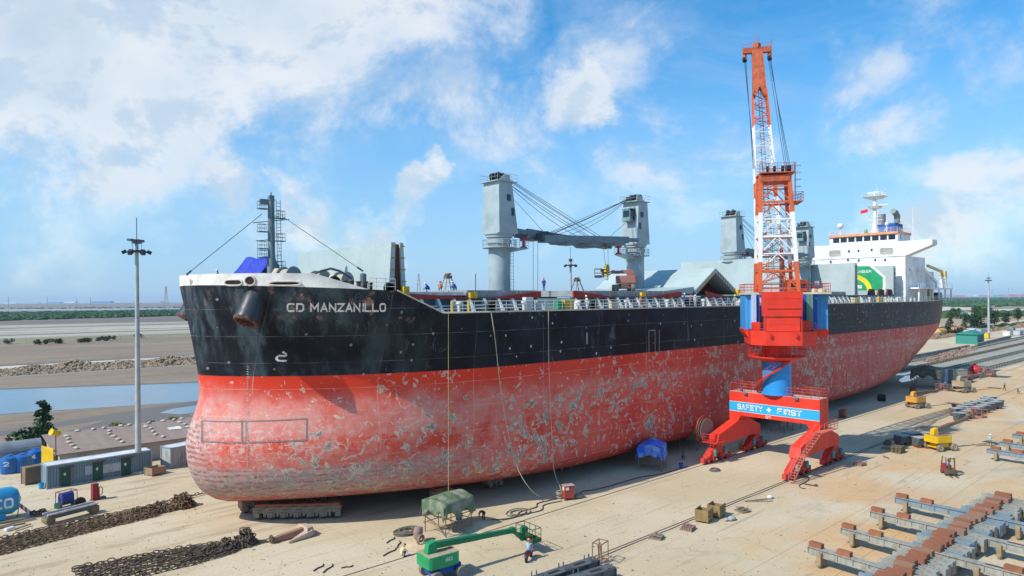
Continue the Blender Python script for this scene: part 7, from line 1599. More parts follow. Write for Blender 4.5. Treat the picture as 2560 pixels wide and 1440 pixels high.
mb = MB(); a, b = at(2012,1212), at(2040,1216); mb.bar(a+UP*.07,b+UP*.07,.12,.1); mb.box(b+UP*.12,(.3,.25,.22)); tag(mb.build('scrap_bar', RUSTD), 'short dark bar with a knob beside the bent rod loop', 'scrap')
mb = MB(); a, b = at(1862,1255), at(1934,1247); mb.bar(a+UP*.08,b+UP*.08,.14,.1); mb.bar(a+Vector((.3,-.3,.06)),b+Vector((-1,-.4,.06)),.1,.08); tag(mb.build('scrap_bar', WOOD), 'grey pole pair lying near the outer crane rail', 'scrap')
p = at(1925,1247); mb = MB(); mb.ball((0,0,.2),.35,9,(1.2,.8,.6)); o = mb.build('white_sack', WHITE, None, smooth=True); o.location = p; tag(o, 'small white sack at the end of the grey poles', 'sack')
crumpled(1787,1177,4,.6,HOSE,'small coil of grey hose below the left crane bogie','hose_coil',14,.2)
p = at(1703,1170); mb = MB(); mb.lathe([(.24,0),(.28,.6),(.25,.6),(.22,.05)],(0,0,0),14); o = mb.build('plastic_drum', DBLUE, None); o.location = p; tag(o, 'small deep blue plastic drum at the shadow edge', 'drum')
# hopper behind the crane
p = at(1760,1124); g = thing('sand_hopper', p+Vector((-.4,1.5,0)), R_(5), 'dull brown steel hopper on a frame under the hull by the crane', 'hopper'); mb = MB(); mb.hexa([(-.7,-.7,1.3),(.7,-.7,1.3),(.7,.7,1.3),(-.7,.7,1.3),(-1.5,-1.4,2.4),(1.5,-1.4,2.4),(1.5,1.4,2.4),(-1.5,1.4,2.4)]); mb.bx(-1.5,1.5,-1.4,1.4,2.4,3.3); mb.build('bin', paint('hopper_brown', (.27,.22,.13), .8, .5), g); mb = MB()
for x in (-1.4,1.4):
    for y in (-1.3,1.3): mb.bar((x,y,0),(x,y,2.4),.12)
mb.bar((-1.4,-1.3,.9),(1.4,-1.3,.9),.09); mb.build('frame', SCAF, g)
p = at(1853,1122); mb = MB(); mb.lathe([(.3,0),(.34,.1),(.34,.95),(.36,1.0),(.1,1.12)],(0,0,0),14); o = mb.build('litter_drum', paint('lime_green', (.25,.4,.15), .6, .3), None, smooth=True); o.location = p; tag(o, 'pale green drum between the crane bogies', 'drum')
g = thing('work_platform', at(1965,1075), 0, 'low steel work platform on legs under the hull behind the crane', 'platform'); mb = MB(); mb.bx(-3,3,-1.2,1.2,2.2,2.32)
for x in (-2.8,0,2.8):
    for y in (-1.1,1.1): mb.bar((x,y,0),(x,y,2.2),.12)
mb.build('frame', SCAF, g)
for px, py, lab in ((2108,1044,'small dark red welding box nearest the crane, in the ship shadow'),(2283,984,'dark red welding box near the orange boom lift')):
    p = at(px,py); g = thing('welding_box', p, R_(10), lab, 'welder'); mb = MB(); mb.bx(-.7,.7,-.5,.5,.25,1.4); mb.build('case', paint('welder_maroon', (.25,.07,.06), .7, .4), g, bevel=.05); mb = MB(); mb.rail([(-1.3,-.5,0),(-.75,-.5,0),(-.75,.5,0),(-1.3,.5,0)],1.3,.6,.03,3); mb.bx(-.7,.7,-.5,.5,.1,.245); mb.build('frame', RUST, g)
p = at(2204,1003); mb = MB(); mb.lathe([(.02,-.7),(.6,-.68),(.7,-.4),(.7,.4),(.6,.68),(.02,.7)],(0,0,.7),20,'Y'); o = mb.build('steel_drum', BLACKP, None, smooth=True); o.location = p; o.rotation_euler = (0,0,R_(30)); tag(o, 'black round drum lying in the ship shadow', 'drum')
# by the stern
p = at(2437,944); g = thing('mooring_buoy', p, R_(20), 'big round red buoy resting on a cradle by the slipway', 'buoy'); mb = MB(); mb.ball((0,0,1.95),1.4,22,(1.3,1,1),12); mb.build('float', paint('buoy_red', (.55,.025,.03), .4, .35, (.35,.2,.18), .5), g, smooth=True); mb = MB(); mb.bx(-1.8,1.8,-1.0,-.7,0,.7); mb.bx(-1.8,1.8,.7,1.0,0,.7); mb.bx(-.25,.25,-.25,.25,3.3,3.55); mb.build('cradle', DARKGREY, g)
p = at(2364,958); mb = MB(); mb.bx(-2.2,2.2,-.1,.1,.2,3.4); o = mb.build('pale_screen', paint('screen_blue_white', (.5,.62,.75), .5, .2)); o.location = p; o.rotation_euler = (0,0,R_(-40)); tag(o, 'pale blue upright sheet beside the dark shelter', 'screen')
p = at(2391,958); mb = MB(); mb.bx(-1.9,1.9,-1.2,1.2,.1,3.2); mb.bx(-2,2,-1.3,1.3,3.2,3.35); o = mb.build('site_cabin', paint('cabin_green_grey', (.3,.32,.26), .7, .4)); o.location = p; o.rotation_euler = (0,0,R_(-35)); tag(o, 'small grey-green cabin between the pale sheet and the red buoy', 'cabin')
p = at(2412,955); mb = MB(); mb.bx(-1.2,1.2,-1,1,.2,2.6); mb.bx(-1.0,1.0,-1.05,-1.003,.6,2.2); o = mb.build('site_generator', paint('gen_maroon', (.2,.05,.05), .6, .4)); o.location = p; o.rotation_euler = (0,0,R_(-35)); tag(o, 'dark maroon generator left of the red buoy', 'generator')
for k, (px, py) in enumerate(((2474,943),(2481,942),(2488,941))):
    p = at(px,py); mb = MB(); mb.lathe([(.55,0),(.55,.1),(.3,.12),(.06,1.7)],(0,0,0),12); o = mb.build('traffic_cone', paint('cone_orange', (.7,.25,.1), .6, .3)); o.location = p; tag(o, 'faded orange cone right of the red buoy', 'cone', 'cones by the buoy')
g = thing('green_hut', at(2425,858), R_(3), 'small green sheet metal hut beyond the slipway', 'hut'); mb = MB(); mb.bx(-7,7,-4,4,0,4.2); mb.build('wall', GREENSHED, g); mb = MB(); mb.hexa([(-7.6,-4.6,4.2),(7.6,-4.6,4.2),(7.6,4.6,4.2),(-7.6,4.6,4.2),(-7.6,-.2,5.6),(7.6,-.2,5.6),(7.6,.2,5.6),(-7.6,.2,5.6)]); mb.build('roof', GREENSHED, g)
for px, py, w, d, h, m, lab in ((2395,839,9,4,4.5,paint('salmon_box', (.6,.25,.18), .7, .3),'salmon pink bin at the back of the far yard'),(2404,839,3,3,4,YELO,'yellow box beside the salmon bin'),(2417,840,5,3,3,WHITED,'small white box right of the salmon bin'),(2430,838,8,4,3.5,WHITED,'long white box in the middle of the far yard back row'),(2447,838,9,4,3.2,GALV,'grey container left of the right-hand lamp mast'),(2464,846,3.2,3,2.4,YEL,'yellow block at the foot of the right-hand lamp mast'),(2518,841,4,3,2.5,WHITED,'white box under the grey tank at the far right'),(2546,838,9,3,2.5,GALV,'low grey flatbed at the far right edge')):
    p = at(px,py); mb = MB(); mb.bx(-w/2,w/2,-d/2,d/2,.3,h); mb.bx(-w/2-.1,w/2+.1,-d/2-.1,d/2+.1,h,h+.15); mb.bx(-w/2+.3,-w/2+.8,-d/2,d/2,0,.3); mb.bx(w/2-.8,w/2-.3,-d/2,d/2,0,.3); o = mb.build('storage_box', m); o.location = p; tag(o, lab, 'box', 'boxes at the back of the far yard')
p = at(2528,838); mb = MB(); mb.lathe([(.05,-2.4),(1.4,-2.0),(1.65,-1.2),(1.65,1.2),(1.4,2.0),(.05,2.4)],(0,0,3),18,'X'); mb.bx(-1.8,-1.2,-.9,.9,0,2); mb.bx(1.2,1.8,-.9,.9,0,2); o = mb.build('storage_tank', paint('tank_grey_green', (.16,.2,.17), .6, .5), None, smooth=True); o.location = p; tag(o, 'dark grey-green horizontal tank at the far right', 'tank')
p = at(2350,841); mb = MB(); mb.lathe([(.05,-6),(2.0,-5.6),(2.0,5.6),(.05,6)],(0,0,2.2),16,'X'); o = mb.build('yellow_pipe_end', YELO, None, smooth=True); o.location = p; tag(o, 'round ended yellow tank just right of the ship stern', 'tank')
# ================================================================ motorcycle and forklift
p = at(1322,1399); g = thing('motorcycle', p, R_(28), 'red and black motorcycle ridden across the concrete below the lift basket', 'motorcycle'); 
for x in (-.62,.62):
    mb = MB(); mb.path([(x+.27*math.cos(a),0,.3+.27*math.sin(a)) for a in [i*PI/9 for i in range(18)]],.055,6,closed=True); w = mb.build('wheel', BLACKP, g); mb = MB(); mb.lathe([(.03,-.04),(.22,-.02),(.22,.02),(.03,.04)],(x,0,.3),12,'Y'); mb.build('rim', DARKGREY, w)
mb = MB(); mb.hexa([(-.5,-.1,.35),(.35,-.1,.3),(.35,.1,.3),(-.5,.1,.35),(-.75,-.12,.75),(.3,-.1,.5),(.3,.1,.5),(-.75,.12,.75)]); mb.hexa([(.3,-.16,.35),(.5,-.16,.35),(.5,.16,.35),(.3,.16,.35),(.42,-.12,.9),(.55,-.12,.9),(.55,.12,.9),(.42,.12,.9)]); mb.build('body', paint('bike_red', (.45,.02,.03), .35, .2), g, bevel=.03); mb = MB(); mb.bx(-.75,.2,-.12,.12,.72,.82); mb.build('seat', BLACKP, g, bevel=.03); mb = MB(); mb.tube((.45,-.32,1.0),(.45,.32,1.0),.02,6); mb.tube((.62,0,.3),(.45,0,1.0),.03,6); mb.bx(-.95,-.9,-.1,.1,.5,.65); mb.build('handlebar', DARKGREY, g)
r_ = person(p+Vector((-.12*math.cos(R_(28)),-.12*math.sin(R_(28)),.86)), R_(28), 'sit', C_LBLUE, C_LBLUE, 'person in light blue clothes and orange cap riding the motorcycle', H_OR)
p = at(2373,1187); g = thing('forklift', p, R_(215), 'red forklift with black mast and pale overhead guard carrying a driver', 'forklift'); mb = MB(); mb.bx(-1.1,.5,-.5,.5,.3,.8); mb.hexa([(-1.25,-.5,.3),(-.6,-.5,.3),(-.6,.5,.3),(-1.25,.5,.3),(-1.15,-.48,1.15),(-.65,-.48,1.05),(-.65,.48,1.05),(-1.15,.48,1.15)]); mb.build('body', paint('forklift_red', (.35,.04,.05), .5, .4), g, bevel=.05); mb = MB()
for a, b in (((-1.0,-.45,1.1),(-.7,-.42,2.1)),((-1.0,.45,1.1),(-.7,.42,2.1)),((.4,-.45,.8),(.2,-.42,2.1)),((.4,.45,.8),(.2,.42,2.1))): mb.bar(a,b,.07)
mb.build('guard_post', BLACKP, g); mb = MB(); mb.bx(-.85,.3,-.5,.5,2.1,2.16); mb.build('overhead_guard', CREAM, g); mb = MB()
for y in (-.3,.3): mb.bar((.72,y,.1),(.72,y,2.1),.12); mb.bar((.8,y,.12),(1.75,y,.12),.12,.05)
mb.bar((.72,-.3,2.05),(.72,.3,2.05),.08); mb.bx(.76,.82,-.5,.5,.3,.8); mb.build('mast_forks', paint('mast_brown', (.12,.09,.05), .6, .5), g)
for x, r in ((-.75,.27),(.45,.33)):
    for y in (-.48,.48): mb = MB(); mb.lathe([(.1,-.12),(r-.04,-.13),(r,0),(r-.04,.13),(.1,.12)],(x,y,r),16,'Y'); mb.build('wheel', paint('fork_tyre', (.1,.085,.06), .9, .5), g)
person(p+Vector((.3,.2,.95)), R_(215), 'sit', C_LBLUE, C_DARK, 'person in light blue with orange helmet driving the forklift', H_OR)
# ================================================================ pallets, bins
def pallet(px, py, an, m, label, load=None):
    p = at(px,py); t = thing('pallet', p, R_(an), label, 'pallet', 'pallets on the concrete'); mb = MB()
    for i in range(6): mb.bx(-.6,.6,-.55+i*.2,-.42+i*.2,.14,.18)
    for x in (-.5,0,.5): mb.bx(x-.06,x+.06,-.55,.58,.02,.14)
    mb.build('boards', WOOD, t)
    if load == 'pins':
        mb = MB(); rg = random.Random(px)
        for i in range(5): mb.bx(-.6,.6,-.5+i*.21,-.36+i*.21,.182,.34); 
        for i in range(7): mb.tube((-.45+i*.15,.1+.25*(i%2),.34),(-.4+i*.15,.12+.25*(i%2),.62),.035,5)
        o = mb.build('steel_blocks', paint('block_pink', (.36,.2,.16), .8, .5), None); o.location = p; o.rotation_euler = (0,0,R_(an)); tag(o, 'reddish steel pins on the ' + label, 'blocks')
    if load == 'wood':
        mb = MB(); rg = random.Random(px)
        for i in range(7): mb.box((rg.uniform(-.3,.3),rg.uniform(-.35,.35),.23+.03*i),(rg.uniform(.4,1.0),.16,.07),rg.random()*3)
        o = mb.build('timber_scraps', WOOD, None); o.location = p; tag(o, 'jumbled timber offcuts on the ' + label, 'timber')
pallet(1720,1324,14,WOOD,'pallet of red blocks left of the rusty bins','pins'); pallet(1641,1345,20,WOOD,'pallet of timber scraps lowest in the row','wood'); pallet(1857,1279,-15,WOOD,'flat pallet right of the rusty bins','wood'); pallet(2150,1163,-10,WOOD,'lone pallet right of the crane bogies','pins'); pallet(2240,1100,15,WOOD,'dark pallet beside the wood stack in the crane shadow',None); pallet(2218,1122,-10,WOOD,'flat pallet in front of the wood stack in the crane shadow',None)
p = at(2244,1131); mb = MB(); rg = random.Random(2)
for i in range(6):
    for j in range(3): mb.box((rg.uniform(-.05,.05),-.5+j*.45,.12+i*.14),(1.5+rg.uniform(-.2,.2),.36,.12),rg.uniform(-.06,.06))
o = mb.build('timber_stack', paint('old_timber', (.17,.14,.08), .9, .5)); o.location = p; tag(o, 'squat stack of old timber in the crane shadow', 'timber')
p = at(2218,1112); mb = MB(); mb.box((0,0,.25),(1.2,.7,.5)); mb.box((.2,0,.6),(.5,.5,.25)); o = mb.build('steel_bracket', paint('bracket_brown', (.2,.1,.07), .8, .5), None, bevel=.04); o.location = p; tag(o, 'dark brown steel bracket left of the timber stack', 'bracket')
mb = MB(); a, b = at(2208,1141), at(2222,1147); mb.bar(a+UP*.06,b+UP*.06,.1,.1); tag(mb.build('scrap_bar', RUSTD), 'short dark bar at the shadow edge below the timber stack', 'scrap')
mb = MB(); a, b = at(2438,1114), at(2468,1113); mb.bar(a+UP*.08,b+UP*.08,.7,.12); tag(mb.build('wood_panel', WOOD), 'thin dark wooden panel beside the person in light blue', 'panel')
mb = MB(); a, b = at(2521,1000), at(2545,1001); mb.bar(a+UP*.08,b+UP*.08,.6,.12); tag(mb.build('wood_panel', SAND), 'pale board lying below the person at the right edge', 'panel')
def bin2(px, py, an, lab): 
    p = at(px,py); t = thing('waste_bin', p, R_(an), lab, 'bin', 'rusty bins'); mb = MB(); w, d, h = 1.55, 1.25, 1.2
    mb.bx(-w/2,w/2,-d/2,d/2,.16,.24); mb.bx(-w/2,w/2,-d/2,-d/2+.06,.24,h); mb.bx(-w/2,w/2,d/2-.06,d/2,.24,h); mb.bx(-w/2,-w/2+.06,-d/2+.06,d/2-.06,.24,h); mb.bx(w/2-.06,w/2,-d/2+.06,d/2-.06,.24,h-.18); mb.build('shell', BIN, t); mb = MB()
    for x in (-w/2+.1,w/2-.1):
        for y in (-d/2+.1,d/2-.1): mb.bx(x-.05,x+.05,y-.05,y+.05,0,.16)
    for z in (.5,.85): mb.bx(-w/2-.03,w/2+.03,-d/2-.035,-d/2-.003,z,z+.06)
    mb.build('feet_ribs', BIN, t)
bin2(1760,1302,14,'rusty open steel bin, the left and nearer of the pair'); bin2(1791,1290,10,'rusty open steel bin, the right and farther of the pair')
p = at(1829,1301); mb = MB(); mb.ball((0,0,.2),.42,8,(1.3,.8,.5)); mb.ball((-.5,.25,.15),.28,8,(1.2,.8,.5)); o = mb.build('concrete_lump', CONC, None); o.location = p; tag(o, 'two broken concrete lumps right of the rusty bins', 'lump')
# pipe frame
p = at(1501,1409); g = thing('pipe_frame', p, R_(12), 'upright brown pipe frame at the end of the dark steel beams', 'frame'); mb = MB()
for x in (-.55,.55):
    for y in (-.4,.4): mb.bar((x,y,0),(x,y,1.75),.06)
for z in (.25,1.72):
    for y in (-.4,.4): mb.bar((-.55,y,z),(.55,y,z),.06)
    for x in (-.55,.55): mb.bar((x,-.4,z),(x,.4,z),.06)
for x in (-.2,.15): mb.tube((x,0,.2),(x,.1,1.6),.05,6)
mb.path([(-.3,.1,.35),(.1,.3,.4),(.3,0,.4),(0,-.25,.38)],.05,5); mb.build('frame', paint('frame_brown', (.25,.13,.09), .7, .5), g)
# ================================================================ steel launch beams and carriages
def hbeam(mb, p0, p1, w, h, slot=True):
    p0, p1 = Vector(p0), Vector(p1); d = (p1-p0).normalized(); s = d.cross(UP).normalized()
    mb.bar(p0+UP*(h-.03), p1+UP*(h-.03), w, .06); mb.bar(p0+UP*.03, p1+UP*.03, w, .06)
    for k in (-1,1): mb.bar(p0+s*k*w*.3+UP*h/2, p1+s*k*w*.3+UP*h/2, .06, h-.12)
    n = max(2, int((p1-p0).length/1.15))
    for i in range(n+1): q = p0.lerp(p1,i/n); mb.bar(q-s*w*.49+UP*h/2, q+s*w*.49+UP*h/2, .04, h-.125, UP)
for k, (c0, c1, lab) in enumerate((((1320,1452),(1489,1396),'dark slate launch beam with slots, the farther one at the bottom edge'),((1385,1458),(1531,1414),'dark slate launch beam with slots, the nearer one at the bottom edge'))):
    a, b = at(*c0,1.0), at(*c1,1.0); a.z = b.z = 0; d = (b-a).normalized(); a = a-d*6; g = thing('launch_beam', a, math.atan2(d.y,d.x), lab, 'beam'); Ln = (b-a).length
    mb = MB(); hbeam(mb,(0,0,.3),(Ln,0,.3),.95,.72); mb.build('girder', BEAMK, g); mb = MB()
    x = Ln-1.0
    while x > 1: mb.bx(x-1.2,x-.1,-.14,.14,1.022,1.03); x -= 2.6
    mb.build('slot', HOLE, g); mb = MB(); x = Ln-.4
    while x > 1:
        for q in (0,.45):
            for y in (-.36,.36): mb.tube((x-q,y,1.02),(x-q,y,1.36),.05,6)
        mb.bx(x-.45,x,-.3,.3,1.022,1.06); x -= 2.6
    mb.build('pin', DARKGREY, g); mb = MB(); x = Ln-.7
    while x > 0: mb.box((x,0,.16),(.5,1.0,.3)); x -= 2.6
    mb.build('foot', BEAMG, g)
def carriage(x, y0, y1, m, lab, tim, grp='long steel carriages', rz=R_(-4.5)):
    """girder across the yard from y0 (far) to y1 (near), wheels and timber on top"""
    t = thing('steel_carriage', (x,y0,0), rz, lab, 'carriage', grp); Ln = y0-y1; mb = MB(); hbeam(mb,(0,0,.83),(0,-Ln,.83),.66,.6); mb.build('girder', m, t)
    for yy in (1.0, Ln*.48, Ln*.8, Ln-1.2):
        mb = MB(); mb.box((-.46,-yy,.72),(.2,.34,.95)); mb.box((0,-yy,.62),(.9,.3,.28)); mb.lathe([(.08,-.1),(.3,-.1),(.3,.1),(.08,.1)],(-.3,-yy,.3),14,'Y'); mb.lathe([(.08,-.1),(.3,-.1),(.3,.1),(.08,.1)],(.3,-yy,.3),14,'Y'); mb.build('wheel_leg', paint('wheel_leg_ochre', (.33,.25,.15), .8, .5, (.12,.1,.08), 2), t)
    for yy, w in tim:
        mb = MB(); mb.box((.0,-yy,1.61),(.5,w,.35)); mb.build('timber_block', TIMBER, t); mb = MB(); mb.box((0,-yy-w*.2,1.435),(.6,.3,.012)); mb.build('timber_plate', GALV, t)
    mb = MB()
    for k in range(4): mb.bx(-.12,.12,-Ln*(.3+.2*k)-1.3,-Ln*(.3+.2*k),1.432,1.438)
    mb.build('slot', HOLE, t); return t
tims = ((.55,1.0),(2.75,1.0),(6.95,1.25),(12.2,1.1),(14.2,1.1))
for x, m, lab in ((72.6,BEAMB,'long blue-grey steel carriage, farthest of the four overlapping ones'),(66.3,BEAMG,'long grey steel carriage, second farthest of the four'),(59.8,BEAMG,'long grey steel carriage with red scuffs, third farthest of the four'),(53.5,BEAMG,'long grey-green steel carriage, nearest the camera of the four')):
    carriage(x, 23.9, 3.0, m, lab, tims)
for x, y, lab in ((103.8,23.4,'long blue steel carriage by the person in light blue, nearest of the far three'),(110.0,23.4,'long blue steel carriage, middle one of the far three at the right edge'),(117.4,23.4,'long blue steel carriage, farthest of the three at the right edge')): carriage(x, y, 4, BEAMB, lab, ((.9,1.0),(3.2,1.2)), 'far steel carriages')
# row of close-set keel cradles with timber
def cradle(m):
    t = thing('keel_cradle', (0,0,0), 0, 'short steel cradle topped with a red-brown timber, one of the close diagonal row', 'cradle', 'keel cradles in a close row'); mb = MB()
    hbeam(mb,(-.24,1.75,.9),(-.24,-2.0,.9),.2,.5); hbeam(mb,(.24,1.55,.9),(.24,-1.9,.9),.2,.5); mb.bar((-.35,1.3,1.15),(.35,1.3,1.15),.14,.3); mb.bar((-.36,-1.95,.95),(.36,-1.95,.95),.2,.95); mb.build('girder', m, t)
    mb = MB(); mb.bx(-.3,.3,-.64,.64,1.405,1.78); mb.build('timber_block', TIMBER, t); mb = MB()
    for y in (-1.5,1.2): mb.lathe([(.1,-.13),(.32,-.13),(.32,.13),(.1,.13)],(0,y,.33),12,'Y'); mb.box((0,y,.68),(.6,.34,.5))
    mb.build('wheel_leg', paint('cradle_leg', (.3,.26,.18), .8, .5), t); return t
TIMB2 = paint('dusty_timber', (.36,.19,.12), .9, .6, (.22,.15,.1), 1.4)
protoB, protoG = cradle(BEAMB), cradle(BEAMG); first = {0:True,1:True}; k = 0; rg = random.Random(17)
ra, rb = at(2512,1243,1.4), at(2232,1435,1.4); ROW = (ra.y, ra.x, (rb.y-ra.y)/(rb.x-ra.x))
a, b = at(2530,1245,1.5), at(2290,1400,1.5); dd = (b-a); ang = R_(-4.5); xs_ = 79.6
def rowY(x): return ROW[0]+(x-ROW[1])*ROW[2]
x = 80.0; carr = (72.6,66.3,59.8,53.5)
while x > 49.5:
    off = rowY(x); xc = [c+math.tan(R_(4.5))*(-(23.9-off))*-1*0+ (23.9-off)*math.sin(R_(-4.5)) for c in carr]
    if min(abs(x-q) for q in xc) > .62:
        i = rg.randrange(2); pr = (protoB, protoG)[i]
        if first[i]: pr.location = (x, off+rg.uniform(-.25,.25), 0); pr.rotation_euler = (0,0,ang); first[i] = False
        else: dup(pr, (x, off+rg.uniform(-.25,.25), 0), ang+R_(rg.uniform(-1,1)))
    x -= 1.0; k += 1
protoB['label'] = 'short blue steel cradle topped with red-brown timber in the close diagonal row'; protoB['group'] = 'blue keel cradles in a close row'; protoG['label'] = 'short grey steel cradle topped with red-brown timber in the close diagonal row'; protoG['group'] = 'grey keel cradles in a close row'
for o in [o for o in bpy.data.objects if o.parent is None and o.name.startswith('keel_cradle')]:
    mm = [c for c in o.children if c.name.startswith('girder')][0].data.materials[0]; tb = [c for c in o.children if c.name.startswith('timber_block')][0]
    if rg.random() < .45:
        tb.data = tb.data.copy(); tb.data.materials[0] = TIMB2
    s = protoB if mm == BEAMB else protoG; o['label'] = s['label']; o['group'] = s['group']
# spare trolleys stored in rows
def spare():
    t = thing('spare_bogie', (0,0,0), 0, 'dark spare bogie with pale flat top in the stored double row', 'bogie', 'spare bogies stored in a double row'); mb = MB(); mb.hexa([(-.9,-.55,.45),(.9,-.55,.45),(.9,.55,.45),(-.9,.55,.45),(-.8,-.75,1.35),(.8,-.75,1.35),(.8,.75,1.35),(-.8,.75,1.35)]); mb.bx(-1.0,1.0,-.2,.2,.8,1.1); mb.build('frame', paint('bogie_slate', (.10,.13,.15), .6, .4), t); mb = MB(); mb.bx(-.85,.85,-.8,.8,1.352,1.42); mb.build('top_plate', paint('bogie_top', (.42,.43,.40), .7, .4), t); mb = MB()
    for x in (-.55,.55): mb.lathe([(.1,-.5),(.36,-.5),(.36,.5),(.1,.5)],(x,0,.36),14,'Y')
    mb.build('wheel', paint('bogie_wheel', (.22,.08,.07), .7, .5), t); return t
sp = spare(); A0, A1 = at(2400,1052), at(2498,1018); B0, B1 = at(2391,1040), at(2478,1009); n = 0
for (u, v) in ((A0,A1),(B0,B1)):
    for i in range(8):
        q = u.lerp(v, i/7)+Vector((rg.uniform(-.2,.2),rg.uniform(-.3,.3),0))
        if n == 0: sp.location = q; sp.rotation_euler = (0,0,R_(-28))
        else: dup(sp, q, R_(-28+rg.uniform(-5,5)))
        n += 1
for i, (px, py, rz, lab) in enumerate(((2256,1112,-25,'blue-topped spare bogie nearest the timber stack, left of the yellow lift'),(2276,1106,-20,'spare bogie between the timber stack group and the yellow lift, second from the left'),(2302,1118,-35,'dark spare bogie closest to the yellow lift'),(2316,1106,-10,'spare bogie with red ends behind the one closest to the yellow lift'))):
    o = dup(sp, at(px,py), R_(rz), lab, 'spare bogies left of the yellow lift')
p = at(2385,1026); mb = MB(); mb.lathe([(.12,0),(.35,.3),(.3,.8),(.5,1.0),(.05,1.2)],(0,0,0),9); o = mb.build('rusty_stump', RUSTD); o.location = p; tag(o, 'small dark rusty stand left of the stored bogie rows', 'stand')

# loose grit over the yard
rg = random.Random(77); mb = MB()
for i in range(2600):
    px, py = rg.uniform(-20,2580), rg.uniform(1040,1460); c = at(px,py,.01)
    if c.y > 96 or (c.y > 52 and c.x > 24) : continue
    q = rg.uniform(.02,.06)*(1.8 if rg.random() < .06 else 1); mb.ball((c.x,c.y,q*.3),q,5,(rg.uniform(.7,1.5),1,.6),3)
stuff(mb.build('grit', paint('grit_stone', (.26,.2,.14), .95, .4)), 'scattered stones and grit on the concrete')
# ================================================================ light
sun_dir = Vector((-1.03, .215, 1.0)).normalized()
SKY_STR, SUN_STR, EXPO = .15, 4.1, 0.2
sl_ = bpy.data.lights.new('sun', 'SUN'); sl_.energy = SUN_STR; sl_.angle = R_(.5); sl_.color = (1, .95, .86)
so = bpy.data.objects.new('sun', sl_); COL.objects.link(so); so.rotation_euler = (-sun_dir).to_track_quat('-Z','Y').to_euler(); so.location = (0,0,80)
w = bpy.data.worlds.new("World"); sc.world = w; w.use_nodes = True; nt = w.node_tree; nt.nodes.clear()
N = lambda t, **k: (lambda o: ([setattr(o, a, b) for a, b in k.items()], o)[1])(nt.nodes.new(t))
lk = nt.links.new
sky = N('ShaderNodeTexSky', sky_type='NISHITA', sun_disc=False); sky.sun_elevation = math.asin(sun_dir.z); sky.sun_rotation = math.atan2(sun_dir.x, sun_dir.y); sky.altitude = 0; sky.air_density = 1.0; sky.dust_density = .6; sky.ozone_density = 2.0
tc = N('ShaderNodeTexCoord').outputs['Generated']
def mth(op, a, b=None):
    n = N('ShaderNodeMath', operation=op)
    for i, q in enumerate((a, b)):
        if q is None: continue
        if isinstance(q, (int, float)): n.inputs[i].default_value = q
        else: lk(q, n.inputs[i])
    return n.outputs[0]
def mrg(v, a, b, lo=0., hi=1., sm=True):
    n = N('ShaderNodeMapRange'); n.interpolation_type = 'SMOOTHSTEP' if sm else 'LINEAR'; n.inputs[1].default_value = a; n.inputs[2].default_value = b; n.inputs[3].default_value = lo; n.inputs[4].default_value = hi; lk(v, n.inputs[0]); return n.outputs[0]
def mixc(f, a, b):
    n = N('ShaderNodeMix', data_type='RGBA')
    for i, q in ((0,f),(6,a),(7,b)):
        if isinstance(q, (int, float)): n.inputs[i].default_value = q
        elif isinstance(q, tuple): n.inputs[i].default_value = (*q,1)
        else: lk(q, n.inputs[i])
    return n.outputs[2]
sp_ = N('ShaderNodeSeparateXYZ'); lk(tc, sp_.inputs[0]); dz_ = mth('MAXIMUM', sp_.outputs[2], .0)
# cloud layer seen in perspective: direction divided by height
den = mth('ADD', dz_, .16); cv = N('ShaderNodeCombineXYZ'); lk(mth('DIVIDE', sp_.outputs[0], den), cv.inputs[0]); lk(mth('DIVIDE', sp_.outputs[1], den), cv.inputs[1])
def nz(vec, s, d=6, r=.55, dist=0.0, off=(0,0,0), scl=(1,1,1)):
    mp = N('ShaderNodeMapping'); mp.inputs['Location'].default_value = off; mp.inputs['Scale'].default_value = scl; lk(vec, mp.inputs[0])
    n = N('ShaderNodeTexNoise'); n.inputs['Scale'].default_value = s; n.inputs['Detail'].default_value = d; n.inputs['Roughness'].default_value = r; n.inputs['Distortion'].default_value = dist; lk(mp.outputs[0], n.inputs['Vector']); return n.outputs['Fac']
n1 = nz(tc, 4.6, 10, .62, .3, (3.1,1.2,.4), (1,1,1.3)); n1b = nz(tc, 4.6, 6, .62, .3, (3.125,1.195,.365), (1,1,1.3)); n2 = nz(tc, 13, 8, .66, .3); n3 = nz(cv.outputs[0], 1.6, 7, .62, .6, (2,5,0))
blobs = [(80,40,12,.85),(240,120,11,.9),(70,170,8,.8),(330,230,8.5,.95),(220,280,6.5,.75),(470,260,6,.85),(170,310,4,.6),(545,315,3.6,.9),(340,345,4,.75),(430,90,6,.6),(560,40,5,.6),(700,30,9,.85),(850,50,8,.85),(1000,30,7,.75),(960,150,5,.7),(1100,100,6,.65),(1190,60,5,.55),(760,130,6,.8),(800,215,5,.6),(790,290,4.5,.5),(900,200,5,.5),
  (1445,245,2.7,.8),(1425,280,2.4,.7),(575,462,3.0,.85),(520,490,2.6,.6),(1015,445,1.5,.85),(1062,438,1.7,.8),(1010,480,1.3,.6),(945,565,2.4,.85),(770,535,3.0,.7),(735,490,2.0,.65),(100,520,3.5,.45),(2430,520,4.0,.8),(2350,545,3.0,.62),(2500,500,3,.65),(2500,600,3,.35),(2280,330,4.5,.6),(2230,350,3.5,.55),(2130,215,3.2,.55),(2090,250,3,.45),(1700,420,5,.55),(1600,470,5,.5),(1820,370,4,.5),(1300,330,5,.5),(1180,360,4.5,.4),(2300,565,3,.65),(160,660,3,.4),(1500,150,6,.42),(1700,200,6,.4),(2350,120,7,.45),(2500,200,6,.5),(1350,480,4,.45),(300,480,5,.4),(620,600,4,.4)]
